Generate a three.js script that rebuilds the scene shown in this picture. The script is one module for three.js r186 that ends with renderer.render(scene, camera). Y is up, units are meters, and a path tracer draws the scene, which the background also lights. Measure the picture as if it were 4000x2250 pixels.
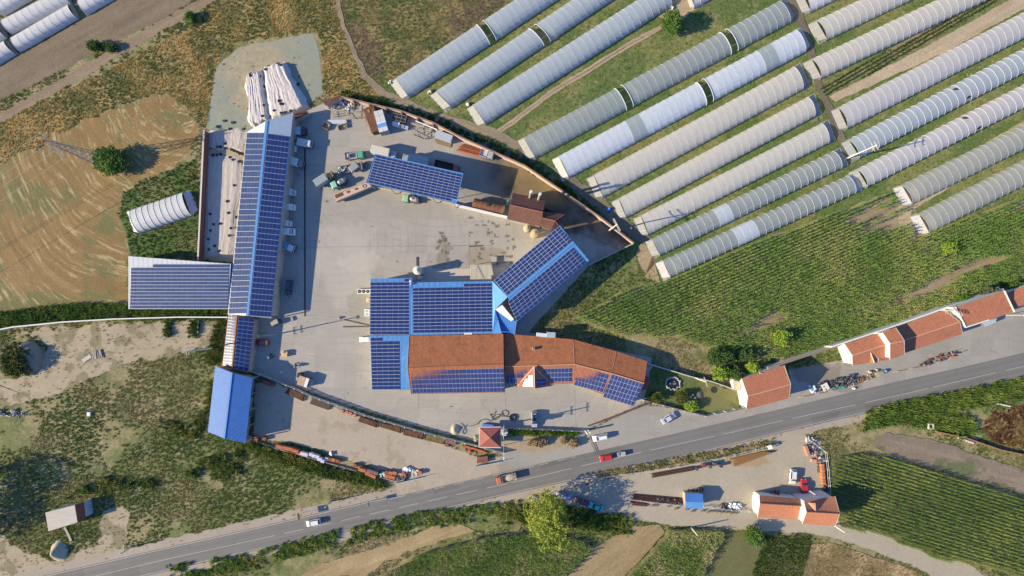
import * as THREE from 'three';
import { mergeGeometries } from 'three/addons/utils/BufferGeometryUtils.js';
import { RoundedBoxGeometry } from 'three/addons/geometries/RoundedBoxGeometry.js';

// ---------------------------------------------------------------- camera, sky, sun
const HGT = 145, SC = 12.9, NX = 1985, NY = 1200;          // flight height (m), pixels per metre on the ground, foot point
const scene = new THREE.Scene();
const camera = new THREE.PerspectiveCamera(2 * Math.atan(1125 / (HGT * SC)) * 180 / Math.PI, 16 / 9, 1, 4000);
camera.position.set(0, HGT, 0); camera.up.set(0, 0, -1); camera.lookAt(0, 0, 0);
camera.setViewOffset(4000, 2250, 2000 - NX, 1125 - NY, 4000, 2250);
const renderer = new THREE.WebGLRenderer({ antialias: true });
renderer.setSize(1024, 576);
renderer.toneMapping = THREE.LinearToneMapping;
renderer.toneMappingExposure = 1.6;
renderer.shadowMap.enabled = true;
const sunEl = 24.2 * Math.PI / 180, sunV = new THREE.Vector3(-1, 0, 0.215).normalize().multiplyScalar(Math.cos(sunEl)).setY(Math.sin(sunEl));
{
  const W = 256, Hh = 128, data = new Float32Array(W * Hh * 4);
  for (let j = 0; j < Hh; j++) for (let i = 0; i < W; i++) {
    const el = ((j + 0.5) / Hh - 0.5) * Math.PI, az = ((i + 0.5) / W - 0.5) * 2 * Math.PI;
    const d = new THREE.Vector3(Math.cos(az) * Math.cos(el), Math.sin(el), Math.sin(az) * Math.cos(el));
    const y = Math.max(d.y, 0), hz = Math.pow(1 - y, 3), c = Math.max(0, d.dot(sunV)), glow = Math.pow(c, 6) * 0.25;
    const o = (j * W + i) * 4;
    data[o] = 0.05 + 0.09 * hz + glow; data[o + 1] = 0.135 + 0.12 * hz + glow * 0.85; data[o + 2] = 0.37 + 0.11 * hz + glow * 0.6; data[o + 3] = 1;
    if (d.y < 0) { data[o] = 0.16; data[o + 1] = 0.15; data[o + 2] = 0.12; }
  }
  const t = new THREE.DataTexture(data, W, Hh, THREE.RGBAFormat, THREE.FloatType);
  t.mapping = THREE.EquirectangularReflectionMapping; t.magFilter = t.minFilter = THREE.LinearFilter; t.needsUpdate = true;
  scene.background = t; scene.environment = t;
}
const sun = new THREE.DirectionalLight(new THREE.Color(1, 0.86, 0.6), 4.9);
sun.position.copy(sunV).multiplyScalar(400); sun.castShadow = true; sun.shadow.radius = 1;
sun.shadow.mapSize.set(4096, 4096);
Object.assign(sun.shadow.camera, { left: -190, right: 190, top: 140, bottom: -140, near: 50, far: 900 });
scene.add(sun, sun.target);

// ---------------------------------------------------------------- helpers
const V = (x, y, z) => new THREE.Vector3(x, y, z);
const g = (px, py, h = 0) => { const k = (1 - h / HGT) / SC; return V((px - NX) * k, h, (py - NY) * k); };     // a place in the photograph at height h
const D = (x, y, h = 0) => g(x * 1.5528, y * 1.5528, h);
const ROW = [0, 563, 1126, 1687];
const T = (c, r, x, y, h = 0) => g(c * 1000 + x / 2.574, ROW[r] + y / 2.574, h);
const Zm = (ox, oy, s) => (x, y, h = 0) => g(ox + x / s, oy + y / s, h);
const rng = (s) => () => { s |= 0; s = s + 0x6D2B79F5 | 0; let t = Math.imul(s ^ s >>> 15, 1 | s); t = t + Math.imul(t ^ t >>> 7, 61 | t) ^ t; return ((t ^ t >>> 14) >>> 0) / 4294967296; };
let R = rng(7);
const rr = (a, b) => a + (b - a) * R();
const clamp = (x, a = 0, b = 1) => Math.min(b, Math.max(a, x)), mix = (a, b, t) => a + (b - a) * t, sst = (a, b, x) => { x = clamp((x - a) / (b - a)); return x * x * (3 - 2 * x); };
const h2 = (x, y) => { let n = Math.imul(x, 374761393) + Math.imul(y, 668265263) | 0; n = Math.imul(n ^ n >>> 13, 1274126177); return ((n ^ n >>> 16) >>> 0) / 4294967296; };
const vn = (x, y) => { const i = Math.floor(x), j = Math.floor(y), u = x - i, v = y - j, a = u * u * (3 - 2 * u), b = v * v * (3 - 2 * v); return mix(mix(h2(i, j), h2(i + 1, j), a), mix(h2(i, j + 1), h2(i + 1, j + 1), a), b); };
const fb = (x, y, o = 4) => { let s = 0, a = 0.5, n = 0; for (let k = 0; k < o; k++) { s += a * vn(x, y); n += a; a *= 0.55; x = x * 2.03 + 17.3; y = y * 2.03 + 9.1; } return s / n; };
const l3 = (a, b, t) => [mix(a[0], b[0], t), mix(a[1], b[1], t), mix(a[2], b[2], t)];
const s3 = (a, k) => [a[0] * k, a[1] * k, a[2] * k];

const used = {};
const numbered = (n) => { const k = used[n] = (used[n] ?? -1) + 1; return k ? n + '_' + String(k).padStart(3, '0') : n; };
const shadow = (m) => { m.castShadow = m.receiveShadow = true; return m; };
const mats = {};
function M(rgb, rough = 0.8, metal = 0, extra) {
  const k = JSON.stringify([rgb, rough, metal, extra]);
  return mats[k] ??= new THREE.MeshPhysicalMaterial({ color: new THREE.Color().setRGB(...rgb), roughness: rough, metalness: metal, side: THREE.DoubleSide, ...extra });
}
function tag(o, label, category, group, kind) { o.userData = { label, category }; if (group) o.userData.group = group; if (kind) o.userData.kind = kind; return o; }
function thing(name, label, category, pos = V(0, 0, 0), turn = 0, group) {
  const o = new THREE.Group(); o.name = numbered(name); o.position.copy(pos); o.rotation.y = turn; scene.add(o);
  return tag(o, label, category, group);
}
function part(parent, name, geo, m) { const p = shadow(new THREE.Mesh(geo, m)); p.name = name; parent.add(p); return p; }
function wpart(root, name, geo, m) { geo.translate(-root.position.x, -root.position.y, -root.position.z); return part(root, name, geo, m); }   // geometry given in world places
function single(name, label, category, geo, m, pos, turn = 0, group) { const o = shadow(new THREE.Mesh(geo, m)); o.name = numbered(name); if (pos) o.position.copy(pos); o.rotation.y = turn; scene.add(o); return tag(o, label, category, group); }
function copyOf(o, label, pos, turn = 0, group) { const c = o.clone(); c.name = numbered(o.name.replace(/_\d+$/, '')); c.position.copy(pos); c.rotation.y = turn; scene.add(c); c.userData = { ...o.userData, label }; if (group) c.userData.group = group; return c; }
const heading = (a, b) => Math.atan2(-(b.z - a.z), b.x - a.x);     // turn that points +x from a to b
const mg = (list) => mergeGeometries(list.map((q) => { q = q.index ? q.toNonIndexed() : q; for (const k of Object.keys(q.attributes)) if (!['position', 'normal', 'uv'].includes(k)) q.deleteAttribute(k); if (!q.attributes.uv) q.setAttribute('uv', new THREE.BufferAttribute(new Float32Array(q.attributes.position.count * 2), 2)); return q; }));
const bx = (w, h, d, x = 0, y = 0, z = 0, ry = 0, rz = 0) => { const q = new THREE.BoxGeometry(w, h, d); if (rz) q.rotateZ(rz); if (ry) q.rotateY(ry); return q.translate(x, y + h / 2, z); };
const rbx = (w, h, d, r, x = 0, y = 0, z = 0) => new RoundedBoxGeometry(w, h, d, 2, r).translate(x, y + h / 2, z);
const cy = (r1, r2, h, x = 0, y = 0, z = 0, n = 14) => new THREE.CylinderGeometry(r1, r2, h, n).translate(x, y + h / 2, z);
function rod(a, b, r = 0.05, r2 = r, n = 6) { const d = b.clone().sub(a), q = new THREE.CylinderGeometry(r2, r, d.length(), n); q.applyQuaternion(new THREE.Quaternion().setFromUnitVectors(V(0, 1, 0), d.clone().normalize())); return q.translate((a.x + b.x) / 2, (a.y + b.y) / 2, (a.z + b.z) / 2); }
function beam(a, b, w, h) { const d = b.clone().sub(a), q = new THREE.BoxGeometry(d.length(), h, w); q.applyQuaternion(new THREE.Quaternion().setFromUnitVectors(V(1, 0, 0), d.clone().normalize())); return q.translate((a.x + b.x) / 2, (a.y + b.y) / 2, (a.z + b.z) / 2); }
function tris(pos, uv) { const q = new THREE.BufferGeometry(); q.setAttribute('position', new THREE.Float32BufferAttribute(pos, 3)); q.setAttribute('uv', new THREE.Float32BufferAttribute(uv ?? new Array(pos.length / 3 * 2).fill(0), 2)); q.computeVertexNormals(); return q; }
const quad = (a, b, c, d) => { const X = b.clone().sub(a).normalize(), Y = X.clone().cross(c.clone().sub(a)).cross(X).normalize(); return tris([a, b, c, a, c, d].flatMap((p) => [p.x, p.y, p.z]), [a, b, c, a, c, d].flatMap((p) => { const e = p.clone().sub(a); return [e.dot(X) / 8, e.dot(Y) / 8]; })); };   // uv in units of 8 m
const lerpV = (a, b, t) => a.clone().lerp(b, t);
const bil = (A, B, C, E, u, v) => lerpV(lerpV(A, B, u), lerpV(E, C, u), v);    // A-B eave, E-C ridge
function smooth(q) { q.computeVertexNormals(); return q; }

// textures painted from noise, in metres
function tex(w, h, fn, srgb = true, rep) {
  const d = new Uint8Array(w * h * 4);
  for (let j = 0; j < h; j++) for (let i = 0; i < w; i++) {
    const c = fn(i, j), o = (j * w + i) * 4;
    for (let k = 0; k < 3; k++) { let x = clamp(c[k]); if (srgb) x = x <= 0.0031308 ? 12.92 * x : 1.055 * Math.pow(x, 1 / 2.4) - 0.055; d[o + k] = x * 255 + 0.5; }
    d[o + 3] = 255;
  }
  const t = new THREE.DataTexture(d, w, h, THREE.RGBAFormat);
  t.magFilter = THREE.LinearFilter; t.minFilter = THREE.LinearMipmapLinearFilter; t.generateMipmaps = true;
  if (srgb) t.colorSpace = THREE.SRGBColorSpace;
  if (rep) t.wrapS = t.wrapT = THREE.RepeatWrapping;
  t.needsUpdate = true; return t;
}
const wrapN = (x, y, n, f) => { const u = x / n, v = y / n, a = f(x, y), b = f(x - n, y), c = f(x, y - n), e = f(x - n, y - n); return mix(mix(a, b, u), mix(c, e, u), v); };   // noise that tiles

// ground sheets
const regions = [];
const inPoly = (p, x, z) => { let c = false; for (let i = 0, j = p.length - 1; i < p.length; j = i++) if ((p[i].z > z) !== (p[j].z > z) && x < (p[j].x - p[i].x) * (z - p[i].z) / (p[j].z - p[i].z) + p[i].x) c = !c; return c; };
function rough(pts, amp, step = 1.2, seed = 0) {
  const out = [];
  pts.forEach((a, i) => { const b = pts[(i + 1) % pts.length], n = Math.max(1, Math.round(a.distanceTo(b) / step)); for (let k = 0; k < n; k++) { const p = lerpV(a, b, k / n); p.x += (fb(p.x * 0.45 + seed, p.z * 0.45, 3) - 0.5) * amp * 2; p.z += (fb(p.x * 0.45 + 50 + seed, p.z * 0.45 + 31, 3) - 0.5) * amp * 2; out.push(p); } });
  return out;
}
function band(pts, w) {   // a strip of width w (or per-point widths) along a line
  const L = [], Rr = [];
  pts.forEach((p, i) => { const a = pts[Math.max(0, i - 1)], b = pts[Math.min(pts.length - 1, i + 1)], d = b.clone().sub(a).normalize(), n = V(-d.z, 0, d.x), ww = (Array.isArray(w) ? w[i] : w) / 2; L.push(p.clone().addScaledVector(n, ww)); Rr.unshift(p.clone().addScaledVector(n, -ww)); });
  return [...L, ...Rr];
}
let layer = 0;
function flat(poly, y) {
  const f = THREE.ShapeUtils.triangulateShape(poly.map((p) => new THREE.Vector2(p.x, p.z)), []), pos = [];
  for (const [a, b, c] of f) { const P = [poly[a], poly[b], poly[c]], s = (P[1].x - P[0].x) * (P[2].z - P[0].z) - (P[1].z - P[0].z) * (P[2].x - P[0].x); if (s > 0) P.reverse(); for (const p of P) pos.push(p.x, y, p.z); }
  return tris(pos);
}
function sheet(name, poly, fn, res = 0.16, o = {}) {
  const y = o.y ?? (++layer * 0.004), q = flat(poly, y), P = q.attributes.position, u = q.attributes.uv;
  let x0 = 1e9, x1 = -1e9, z0 = 1e9, z1 = -1e9;
  for (const p of poly) { x0 = Math.min(x0, p.x); x1 = Math.max(x1, p.x); z0 = Math.min(z0, p.z); z1 = Math.max(z1, p.z); }
  x0 = Math.max(x0, -175); x1 = Math.min(x1, 180); z0 = Math.max(z0, -110); z1 = Math.min(z1, 100);
  const w = Math.max(8, Math.min(2048, Math.ceil((x1 - x0) / res))), h = Math.max(8, Math.min(2048, Math.ceil((z1 - z0) / res)));
  for (let i = 0; i < P.count; i++) u.setXY(i, (P.getX(i) - x0) / (x1 - x0), (P.getZ(i) - z0) / (z1 - z0));
  const map = tex(w, h, (i, j) => fn(x0 + (i + 0.5) / w * (x1 - x0), z0 + (j + 0.5) / h * (z1 - z0)));
  const m = new THREE.MeshStandardMaterial({ map, roughness: o.rough ?? 0.95, bumpMap: o.bump ? map : null, bumpScale: o.bump ?? 0 });
  const mesh = shadow(new THREE.Mesh(q, m)); mesh.name = numbered(name); mesh.userData = { kind: 'structure', label: o.label }; if (!o.label) delete mesh.userData.label;
  scene.add(mesh); regions.push({ name: o.id ?? name, poly, y }); mesh.position.set(0, 0, 0);
  return mesh;
}
const topRegion = (x, z) => { for (let i = regions.length - 1; i >= 0; i--) if (inPoly(regions[i].poly, x, z)) return regions[i]; return { name: 'ground', y: 0 }; };

// ---------------------------------------------------------------- the land
const grain = (x, z) => 0.72 + 0.56 * vn(x * 3.1, z * 3.1) * (0.6 + 0.8 * vn(x * 7.3 + 5, z * 7.3));
const weeds = (dry) => (x, z) => {
  const a = fb(x * 0.06, z * 0.06, 4), b = fb(x * 0.35 + 40, z * 0.35, 4), c = vn(x * 1.3, z * 1.3);
  let col = l3([0.15, 0.165, 0.055], [0.28, 0.235, 0.12], sst(0.42 - dry * 0.4, 0.62 - dry * 0.4, a * 0.55 + b * 0.45));
  col = l3(col, [0.06, 0.095, 0.026], sst(0.55, 0.72, fb(x * 0.12 + 90, z * 0.12 + 7, 4)) * 0.7);
  col = l3(col, [0.33, 0.28, 0.18], sst(0.62, 0.85, c) * sst(0.45, 0.7, b) * 0.5);
  return s3(col, grain(x, z));
};
const lush = (x, z) => { const a = fb(x * 0.1, z * 0.1, 4), b = fb(x * 0.6 + 3, z * 0.6, 3); return s3(l3(l3([0.1, 0.15, 0.04], [0.2, 0.2, 0.07], sst(0.4, 0.65, a)), [0.3, 0.25, 0.14], sst(0.62, 0.8, b) * 0.5), grain(x, z)); };
const golden = (x, z) => {
  const a = fb(x * 0.09 + 3, z * 0.09, 4), b = fb(x * 0.45, z * 0.45 + 11, 4), c = vn(x * 1.6 + 9, z * 1.6);
  let col = l3([0.13, 0.13, 0.05], [0.33, 0.235, 0.085], sst(0.38, 0.6, a * 0.5 + b * 0.5));
  col = l3(col, [0.42, 0.32, 0.15], sst(0.55, 0.85, c) * 0.55);
  col = l3(col, [0.085, 0.12, 0.035], sst(0.6, 0.74, fb(x * 0.07 + 60, z * 0.07, 4)) * 0.75);
  return s3(col, grain(x, z));
};
const stubble = (x, z) => {   // mown swaths that sweep round the field
  const p = D(455, 200), ex = x - p.x, ez = z - p.z, w = (fb(x * 0.03, z * 0.03, 3) - 0.5) * 9 + (fb(x * 0.2, z * 0.2, 3) - 0.5) * 1.2, r = Math.hypot(ex, ez * 0.9) + w, al = Math.atan2(ez, ex) * 14;
  const line = vn(r * 1.25, al * 0.3), fine = vn(r * 3.1 + 5, al * 1.3), wide = vn(r * 0.3 + 7, al * 0.16), b = fb(x * 0.09, z * 0.09 + 9, 4), straw = fb(x * 0.35 + 3, z * 0.35, 3);
  let col = l3([0.2, 0.125, 0.045], [0.33, 0.215, 0.085], clamp(line * 0.6 + wide * 0.4));
  col = l3(col, [0.13, 0.14, 0.052], sst(0.46, 0.64, b * 0.75 + line * 0.25) * 0.8);
  col = l3(col, [0.47, 0.35, 0.18], sst(0.5, 0.78, fine * 0.55 + straw * 0.5) * sst(0.35, 0.7, line) * 0.85);
  return s3(col, 0.82 + 0.36 * vn(x * 4, z * 4));
};
const soil = (c1, c2, dx, dz, pitch) => (x, z) => {   // worked earth with furrows that run along (dx, dz)
  const q = x * -dz + z * dx, l = x * dx + z * dz, f = vn(q / pitch + 0.4 * fb(l * 0.1, q * 0.1, 2), l * 0.12), b = fb(x * 0.2, z * 0.2, 4);
  return s3(l3(c1, c2, clamp(f * 0.55 + b * 0.6 - 0.1)), 0.78 + 0.44 * vn(x * 5, z * 5));
};
const gravel = (c, k = 0.3) => (x, z) => { const b = fb(x * 0.12, z * 0.12, 5), d = fb(x * 0.9 + 3, z * 0.9, 3); return s3(c, 1 - k / 2 + k * (b * 0.8 + d * 0.5 - 0.15) + (vn(x * 5.7, z * 5.7) - 0.5) * 0.22); };
const dirLine = (p, a, b) => { const ux = b.x - a.x, uz = b.z - a.z, L = ux * ux + uz * uz, t = clamp(((p.x - a.x) * ux + (p.z - a.z) * uz) / L); return Math.hypot(p.x - a.x - ux * t, p.z - a.z - uz * t); };

{ // one wide sheet to the horizon, then the land itself on top of it
  const n = 512, f = (x, y) => fb(x * 0.09, y * 0.09, 4), map = tex(n, n, (i, j) => { const a = wrapN(i * 0.35, j * 0.35, n * 0.35, f), b = h2(i, j); return s3(l3([0.1, 0.115, 0.045], [0.24, 0.2, 0.1], sst(0.4, 0.62, a)), 0.8 + 0.4 * b); }, true, true);
  map.repeat.set(24, 24);
  const q = new THREE.PlaneGeometry(4200, 4200).rotateX(-Math.PI / 2);
  const e = shadow(new THREE.Mesh(q, new THREE.MeshStandardMaterial({ map, roughness: 1 }))); e.name = 'ground'; e.position.y = -0.03; e.userData.kind = 'structure'; scene.add(e);
}
const P = (list, f = D) => list.map((p) => f(...p));
sheet('grassland', P([[-60, -40], [2640, -40], [2640, 1500], [-60, 1500]]), weeds(0.1), 0.2, { id: 'weeds' });
const GREEN = P([[930, 215], [985, 205], [1230, 50], [1290, -40], [2640, -40], [2640, 560], [2290, 640], [2220, 500], [1660, 720], [1600, 640], [1500, 560], [1350, 400], [1200, 330], [960, 240]]);
sheet('grass_verge', rough(GREEN, 1.5), lush, 0.2, { id: 'lush' });
sheet('wild_meadow', rough(P([[840, -30], [1300, -30], [1225, 60], [985, 210], [930, 215], [875, 120]]), 1.2), (x, z) => { const a = fb(x * 0.09 + 30, z * 0.09, 4), b = fb(x * 0.3, z * 0.3 + 70, 4); let c = l3([0.1, 0.125, 0.04], [0.21, 0.18, 0.07], sst(0.38, 0.6, b)); c = l3(c, [0.15, 0.105, 0.075], sst(0.52, 0.68, a) * 0.9); return s3(l3(c, [0.3, 0.23, 0.1], sst(0.55, 0.72, fb(x * 0.2 + 9, z * 0.2, 4)) * 0.7), grain(x, z)); }, 0.16, { id: 'wild' });
sheet('dry_meadow', rough(P([[-60, 335], [0, 308], [280, 172], [470, 72], [560, -30], [800, -30], [850, -30], [878, 120], [930, 215], [985, 255], [860, 248], [812, 235], [805, 80], [600, 105], [545, 165], [530, 260], [515, 330], [490, 300], [440, 250], [400, 232], [300, 262], [100, 365], [-60, 440]]), 1), golden, 0.16, { id: 'golden' });
sheet('stubble_field', rough(P([[-60, 440], [100, 365], [300, 262], [400, 232], [440, 250], [492, 305], [505, 335], [488, 372], [430, 425], [330, 475], [303, 500], [297, 540], [310, 590], [322, 640], [325, 780], [200, 790], [0, 800], [-60, 805]]), 2.2), stubble, 0.14);
sheet('ploughed_field', rough(P([[-60, 185], [0, 152], [57, 134], [212, 46], [305, -5], [340, -30], [520, -30], [488, 0], [410, 48], [300, 98], [240, 128], [225, 140], [75, 218], [0, 252], [-60, 285]], D), 0.5), soil([0.15, 0.115, 0.075], [0.245, 0.185, 0.125], 0.87, -0.49, 1.1), 0.14);
sheet('dirt_track', rough(band(P([[-40, 318], [0, 297], [150, 215], [275, 140], [375, 82], [462, 35], [560, -25]]), 3), 0.5), soil([0.21, 0.15, 0.10], [0.33, 0.245, 0.165], 0.87, -0.49, 0.7), 0.14);
// west: silage pad, garden plot, waste lot
sheet('gravel_pad', rough(P([[545, 168], [600, 120], [660, 108], [740, 92], [790, 84], [806, 150], [812, 235], [735, 296], [690, 330], [610, 340], [520, 332], [530, 250]]), 0.6), (x, z) => { const c = gravel([0.27, 0.285, 0.225], 0.25)(x, z), q = D(650, 190), k = sst(15, 5, Math.hypot(x - q.x, (z - q.z) * 0.8) + (fb(x * 0.4, z * 0.4, 3) - 0.5) * 12); return l3(c, s3([0.4, 0.32, 0.2], 0.7 + 0.5 * fb(x, z, 3)), k * 0.8); }, 0.14);
sheet('garden_plot', rough(P([[306, 488], [400, 440], [495, 398], [502, 520], [500, 652], [330, 648], [318, 590], [302, 545]]), 0.5), (x, z) => s3(l3([0.07, 0.12, 0.028], [0.16, 0.15, 0.06], sst(0.42, 0.66, fb(x * 0.2, z * 0.2, 4))), grain(x, z)), 0.16, { id: 'plot' });
sheet('silage_floor', P([[523, 330], [620, 320], [596, 660], [505, 655]]), gravel([0.42, 0.345, 0.22], 0.35), 0.12);
const bare = (x, z) => { const p = V(x, 0, z); let c = gravel([0.385, 0.315, 0.215], 0.3)(x, z); const w = fb(x * 0.28, z * 0.28, 4), t = vn(x * 0.35 + z * 1.1, z * 0.2 - x * 0.3); c = s3(c, 0.92 + 0.16 * t); return l3(c, s3([0.19, 0.165, 0.085], grain(x, z)), sst(0.5, 0.64, w) * 0.75); };
sheet('bare_soil', rough(P([[25, 848], [110, 826], [300, 812], [565, 802], [566, 862], [500, 880], [420, 900], [330, 905], [250, 945], [170, 985], [60, 1015], [-60, 1040], [-60, 985], [40, 950], [100, 915], [128, 880], [95, 848]]), 2.2), bare, 0.14);
sheet('bare_ground', rough(P([[255, 1295], [310, 1270], [330, 1290], [320, 1350], [300, 1400], [200, 1420], [60, 1460], [-60, 1470], [-60, 1330], [10, 1345], [60, 1390], [150, 1410], [250, 1370]]), 1.5), bare, 0.16);
// road, its gravel edges and the lots along it
const upper = P([[-60, 1493], [105, 1449], [360, 1390], [643, 1326.8], [934, 1259], [1019, 1243.5], [1251, 1191], [1320, 1175], [1448, 1146], [1700, 1090], [1931, 1036.5], [2144, 985.5], [2300, 950], [2427, 922], [2640, 872]]);
const lower = P([[-60, 1552], [370, 1448.6], [500, 1418], [643, 1385.5], [894, 1332.6], [1111, 1282.6], [1279, 1244], [1488, 1199], [1698, 1155], [1931, 1097.6], [2087, 1060], [2357, 1002.5], [2640, 941]]);
const shift = (l, d) => l.map((p, i) => { const a = l[Math.max(0, i - 1)], b = l[Math.min(l.length - 1, i + 1)], t = b.clone().sub(a).normalize(); return p.clone().add(V(-t.z * d, 0, t.x * d)); });
sheet('gravel_verge', rough([...shift(upper, -2.4), ...shift(lower, 2.2).reverse()], 0.9), gravel([0.37, 0.315, 0.25], 0.3), 0.14);
sheet('gravel_lot', rough(P([[640, 960], [690, 962], [870, 1038], [1050, 1088], [1190, 1145], [1206, 1150], [1262, 1150], [1270, 1196], [1100, 1228], [1010, 1246], [988, 1212], [990, 1190], [900, 1165], [780, 1125], [640, 1098]]), 0.8), (x, z) => { const c = gravel([0.41, 0.345, 0.265], 0.2)(x, z); return l3(c, s3([0.2, 0.17, 0.09], grain(x, z)), sst(0.6, 0.72, fb(x * 0.25, z * 0.25, 4)) * 0.3); }, 0.12);
const conc = (c0, seed, seams = [], extra) => (x, z) => {
  const a = fb(x * 0.07 + seed, z * 0.07, 4), b = fb(x * 0.5, z * 0.5 + seed, 4), s = vn(x * 0.18 + seed, z * 2.2), p = { x, z };
  let c = s3(c0, 0.86 + 0.2 * a + 0.12 * (b - 0.5) + 0.05 * (s - 0.5) + (vn(x * 6, z * 6) - 0.5) * 0.06);
  { const gx = (x + z * 0.06) / 6.4 + seed, gz = (z - x * 0.03) / 5.2, i = Math.floor(gx), j = Math.floor(gz), e = Math.min(gx - i, i + 1 - gx) * 6.4, f = Math.min(gz - j, j + 1 - gz) * 5.2; c = s3(c, 0.94 + 0.12 * h2(i, j)); if (Math.min(e, f) < 0.07) c = s3(c, 0.94); const k = Math.abs(fb(x * 0.16 + seed, z * 0.16 + 3, 3) - 0.5); if (k < 0.004) c = s3(c, 0.8); }
  if (extra) c = extra(c, x, z);
  for (const [u, v, w, k] of seams) { const d = dirLine(p, u, v); if (d < w * 2) c = s3(c, mix(k, 1, sst(w * 0.4, w * 1.2, d))); }
  return c;
};
const blot = (cx, cz, rx, rz, x, z, n = 0.6, f = 0.5) => { const d = Math.hypot((x - cx) / rx, (z - cz) / rz) + (fb(x * f + cx, z * f, 4) - 0.5) * n * 2; return sst(1.05, 0.7, d); };
{ // main yard
  const sm = (a, b, w = 0.09, k = 0.66) => [D(...a), D(...b), w, k];
  const seams = [sm([767, 622], [1240, 617]), sm([867, 1000], [868, 1130]), sm([868, 870], [868, 1005], 0.07, 0.8), sm([1052, 985], [1054, 1053]), sm([1270, 985], [1274, 1040]), sm([1445, 965], [1450, 1085]), sm([767, 792], [930, 803], 0.07), sm([790, 790], [930, 765], 0.06, 0.8), sm([640, 874], [800, 893], 0.06, 1.25), sm([1183, 617], [1183, 675]), sm([1122, 617], [1122, 665], 0.1, 0.6), sm([1190, 520], [1260, 640], 0.06, 0.8), sm([767, 545], [930, 530], 0.05, 0.85), sm([1040, 440], [1280, 500], 0.08, 0.5), sm([1280, 500], [1560, 630], 0.08, 0.5), sm([1490, 600], [1380, 560], 0.06, 0.6), sm([930, 560], [932, 790], 0.05, 0.88), sm([768, 470], [860, 462], 0.05, 0.8), sm([1205, 1000], [1240, 1050], 0.05, 0.7), sm([1330, 985], [1410, 1055], 0.05, 0.8), sm([1386, 985], [1415, 1055], 0.05, 0.85)];
  const spots = [];
  R = rng(31);
  for (let i = 0; i < 44; i++) { const q = D(rr(1180, 1300), rr(545, 665)); spots.push([q.x, q.z, rr(0.2, 0.9), rr(0.15, 0.5)]); }
  for (let i = 0; i < 14; i++) { const q = D(rr(1100, 1130), rr(585, 660)); spots.push([q.x, q.z, rr(0.3, 0.9), rr(0.3, 0.7)]); }
  for (let i = 0; i < 20; i++) { const q = D(rr(800, 1400), rr(500, 1060)); spots.push([q.x, q.z, rr(0.15, 0.6), rr(0.1, 0.4)]); }
  const WA = D(1180, 505), W1 = D(1385, 465), W2 = D(905, 660), W3 = D(1115, 640), W4 = D(1220, 650), W5 = D(870, 640), W6 = D(910, 770);
  const yd = conc([0.375, 0.345, 0.3], 0, seams, (c, x, z) => {
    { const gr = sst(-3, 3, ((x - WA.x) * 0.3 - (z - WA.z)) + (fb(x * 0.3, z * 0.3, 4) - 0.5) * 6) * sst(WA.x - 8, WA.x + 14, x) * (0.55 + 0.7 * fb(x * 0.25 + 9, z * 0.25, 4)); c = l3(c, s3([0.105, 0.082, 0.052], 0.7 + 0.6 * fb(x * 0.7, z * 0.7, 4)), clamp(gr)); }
    c = l3(c, s3([0.25, 0.165, 0.065], 0.75 + 0.5 * fb(x * 0.5, z * 0.5, 4)), blot(W1.x, W1.z, 16, 9, x, z, 0.5, 0.14) * 0.7);
    c = l3(c, [0.5, 0.44, 0.37], blot(W2.x, W2.z, 7, 3.2, x, z, 0.6, 0.3) * 0.6);
    c = l3(c, [0.47, 0.43, 0.37], blot(W5.x, W5.z, 9, 13, x, z, 0.7, 0.12) * 0.45);
    c = l3(c, [0.2, 0.165, 0.12], blot(W3.x, W3.z, 2.4, 4.4, x, z, 0.7) * 0.6);
    c = l3(c, [0.27, 0.22, 0.14], blot(W4.x, W4.z, 8, 4, x, z, 0.7, 0.3) * 0.55);
    c = l3(c, [0.29, 0.27, 0.21], blot(W6.x, W6.z, 5, 7, x, z, 0.7, 0.3) * 0.6);
    for (const [sx, sz, a, b] of spots) { const dx = Math.abs(x - sx) / a, dz = Math.abs(z - sz) / b; if (dx < 1.4 && dz < 1.4) c = l3(c, [0.13, 0.11, 0.065], sst(1.1, 0.7, Math.max(dx, dz) + (vn(x * 4, z * 4) - 0.5) * 0.9) * 0.8); }
    const t = Math.abs(Math.hypot(x + 52, z + 20) % 2.3 - 1.1); // tyre marks
    const t2 = Math.abs(Math.hypot(x + 20, z + 60) % 3.1 - 1.5), t3 = Math.abs((z - x * 0.12 + 1.5 * vn(x * 0.1, 3)) % 2.6 - 1.3); return s3(c, 1 - 0.07 * sst(0.4, 0.1, t) * vn(x * 0.2, z * 0.2) - 0.07 * sst(0.3, 0.1, t2) * sst(0.5, 0.8, vn(x * 0.09 + 4, z * 0.09)) - 0.06 * sst(0.3, 0.1, t3) * sst(0.5, 0.8, vn(x * 0.07 + 9, z * 0.11)));
  });
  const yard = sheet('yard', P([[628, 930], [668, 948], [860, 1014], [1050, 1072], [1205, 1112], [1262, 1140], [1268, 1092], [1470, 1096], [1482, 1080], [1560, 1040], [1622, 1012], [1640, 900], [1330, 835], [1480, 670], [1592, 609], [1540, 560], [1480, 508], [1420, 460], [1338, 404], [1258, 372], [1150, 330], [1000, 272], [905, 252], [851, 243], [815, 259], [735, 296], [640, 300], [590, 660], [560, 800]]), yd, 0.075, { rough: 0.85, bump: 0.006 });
  wpart(yard, 'drain_channel', beam(D(767, 368, 0.11), D(767, 796, 0.11), 0.42, 0.02), M([0.035, 0.033, 0.035], 0.7));
  for (const [a, b] of [[[866, 804], [930, 818]], [[863, 822], [930, 821]], [[1180, 620], [1215, 618]]]) wpart(yard, 'trench_cover', beam(D(...a, 0.12), D(...b, 0.12), 0.38, 0.02), M([0.09, 0.07, 0.045], 0.9));
}
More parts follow.
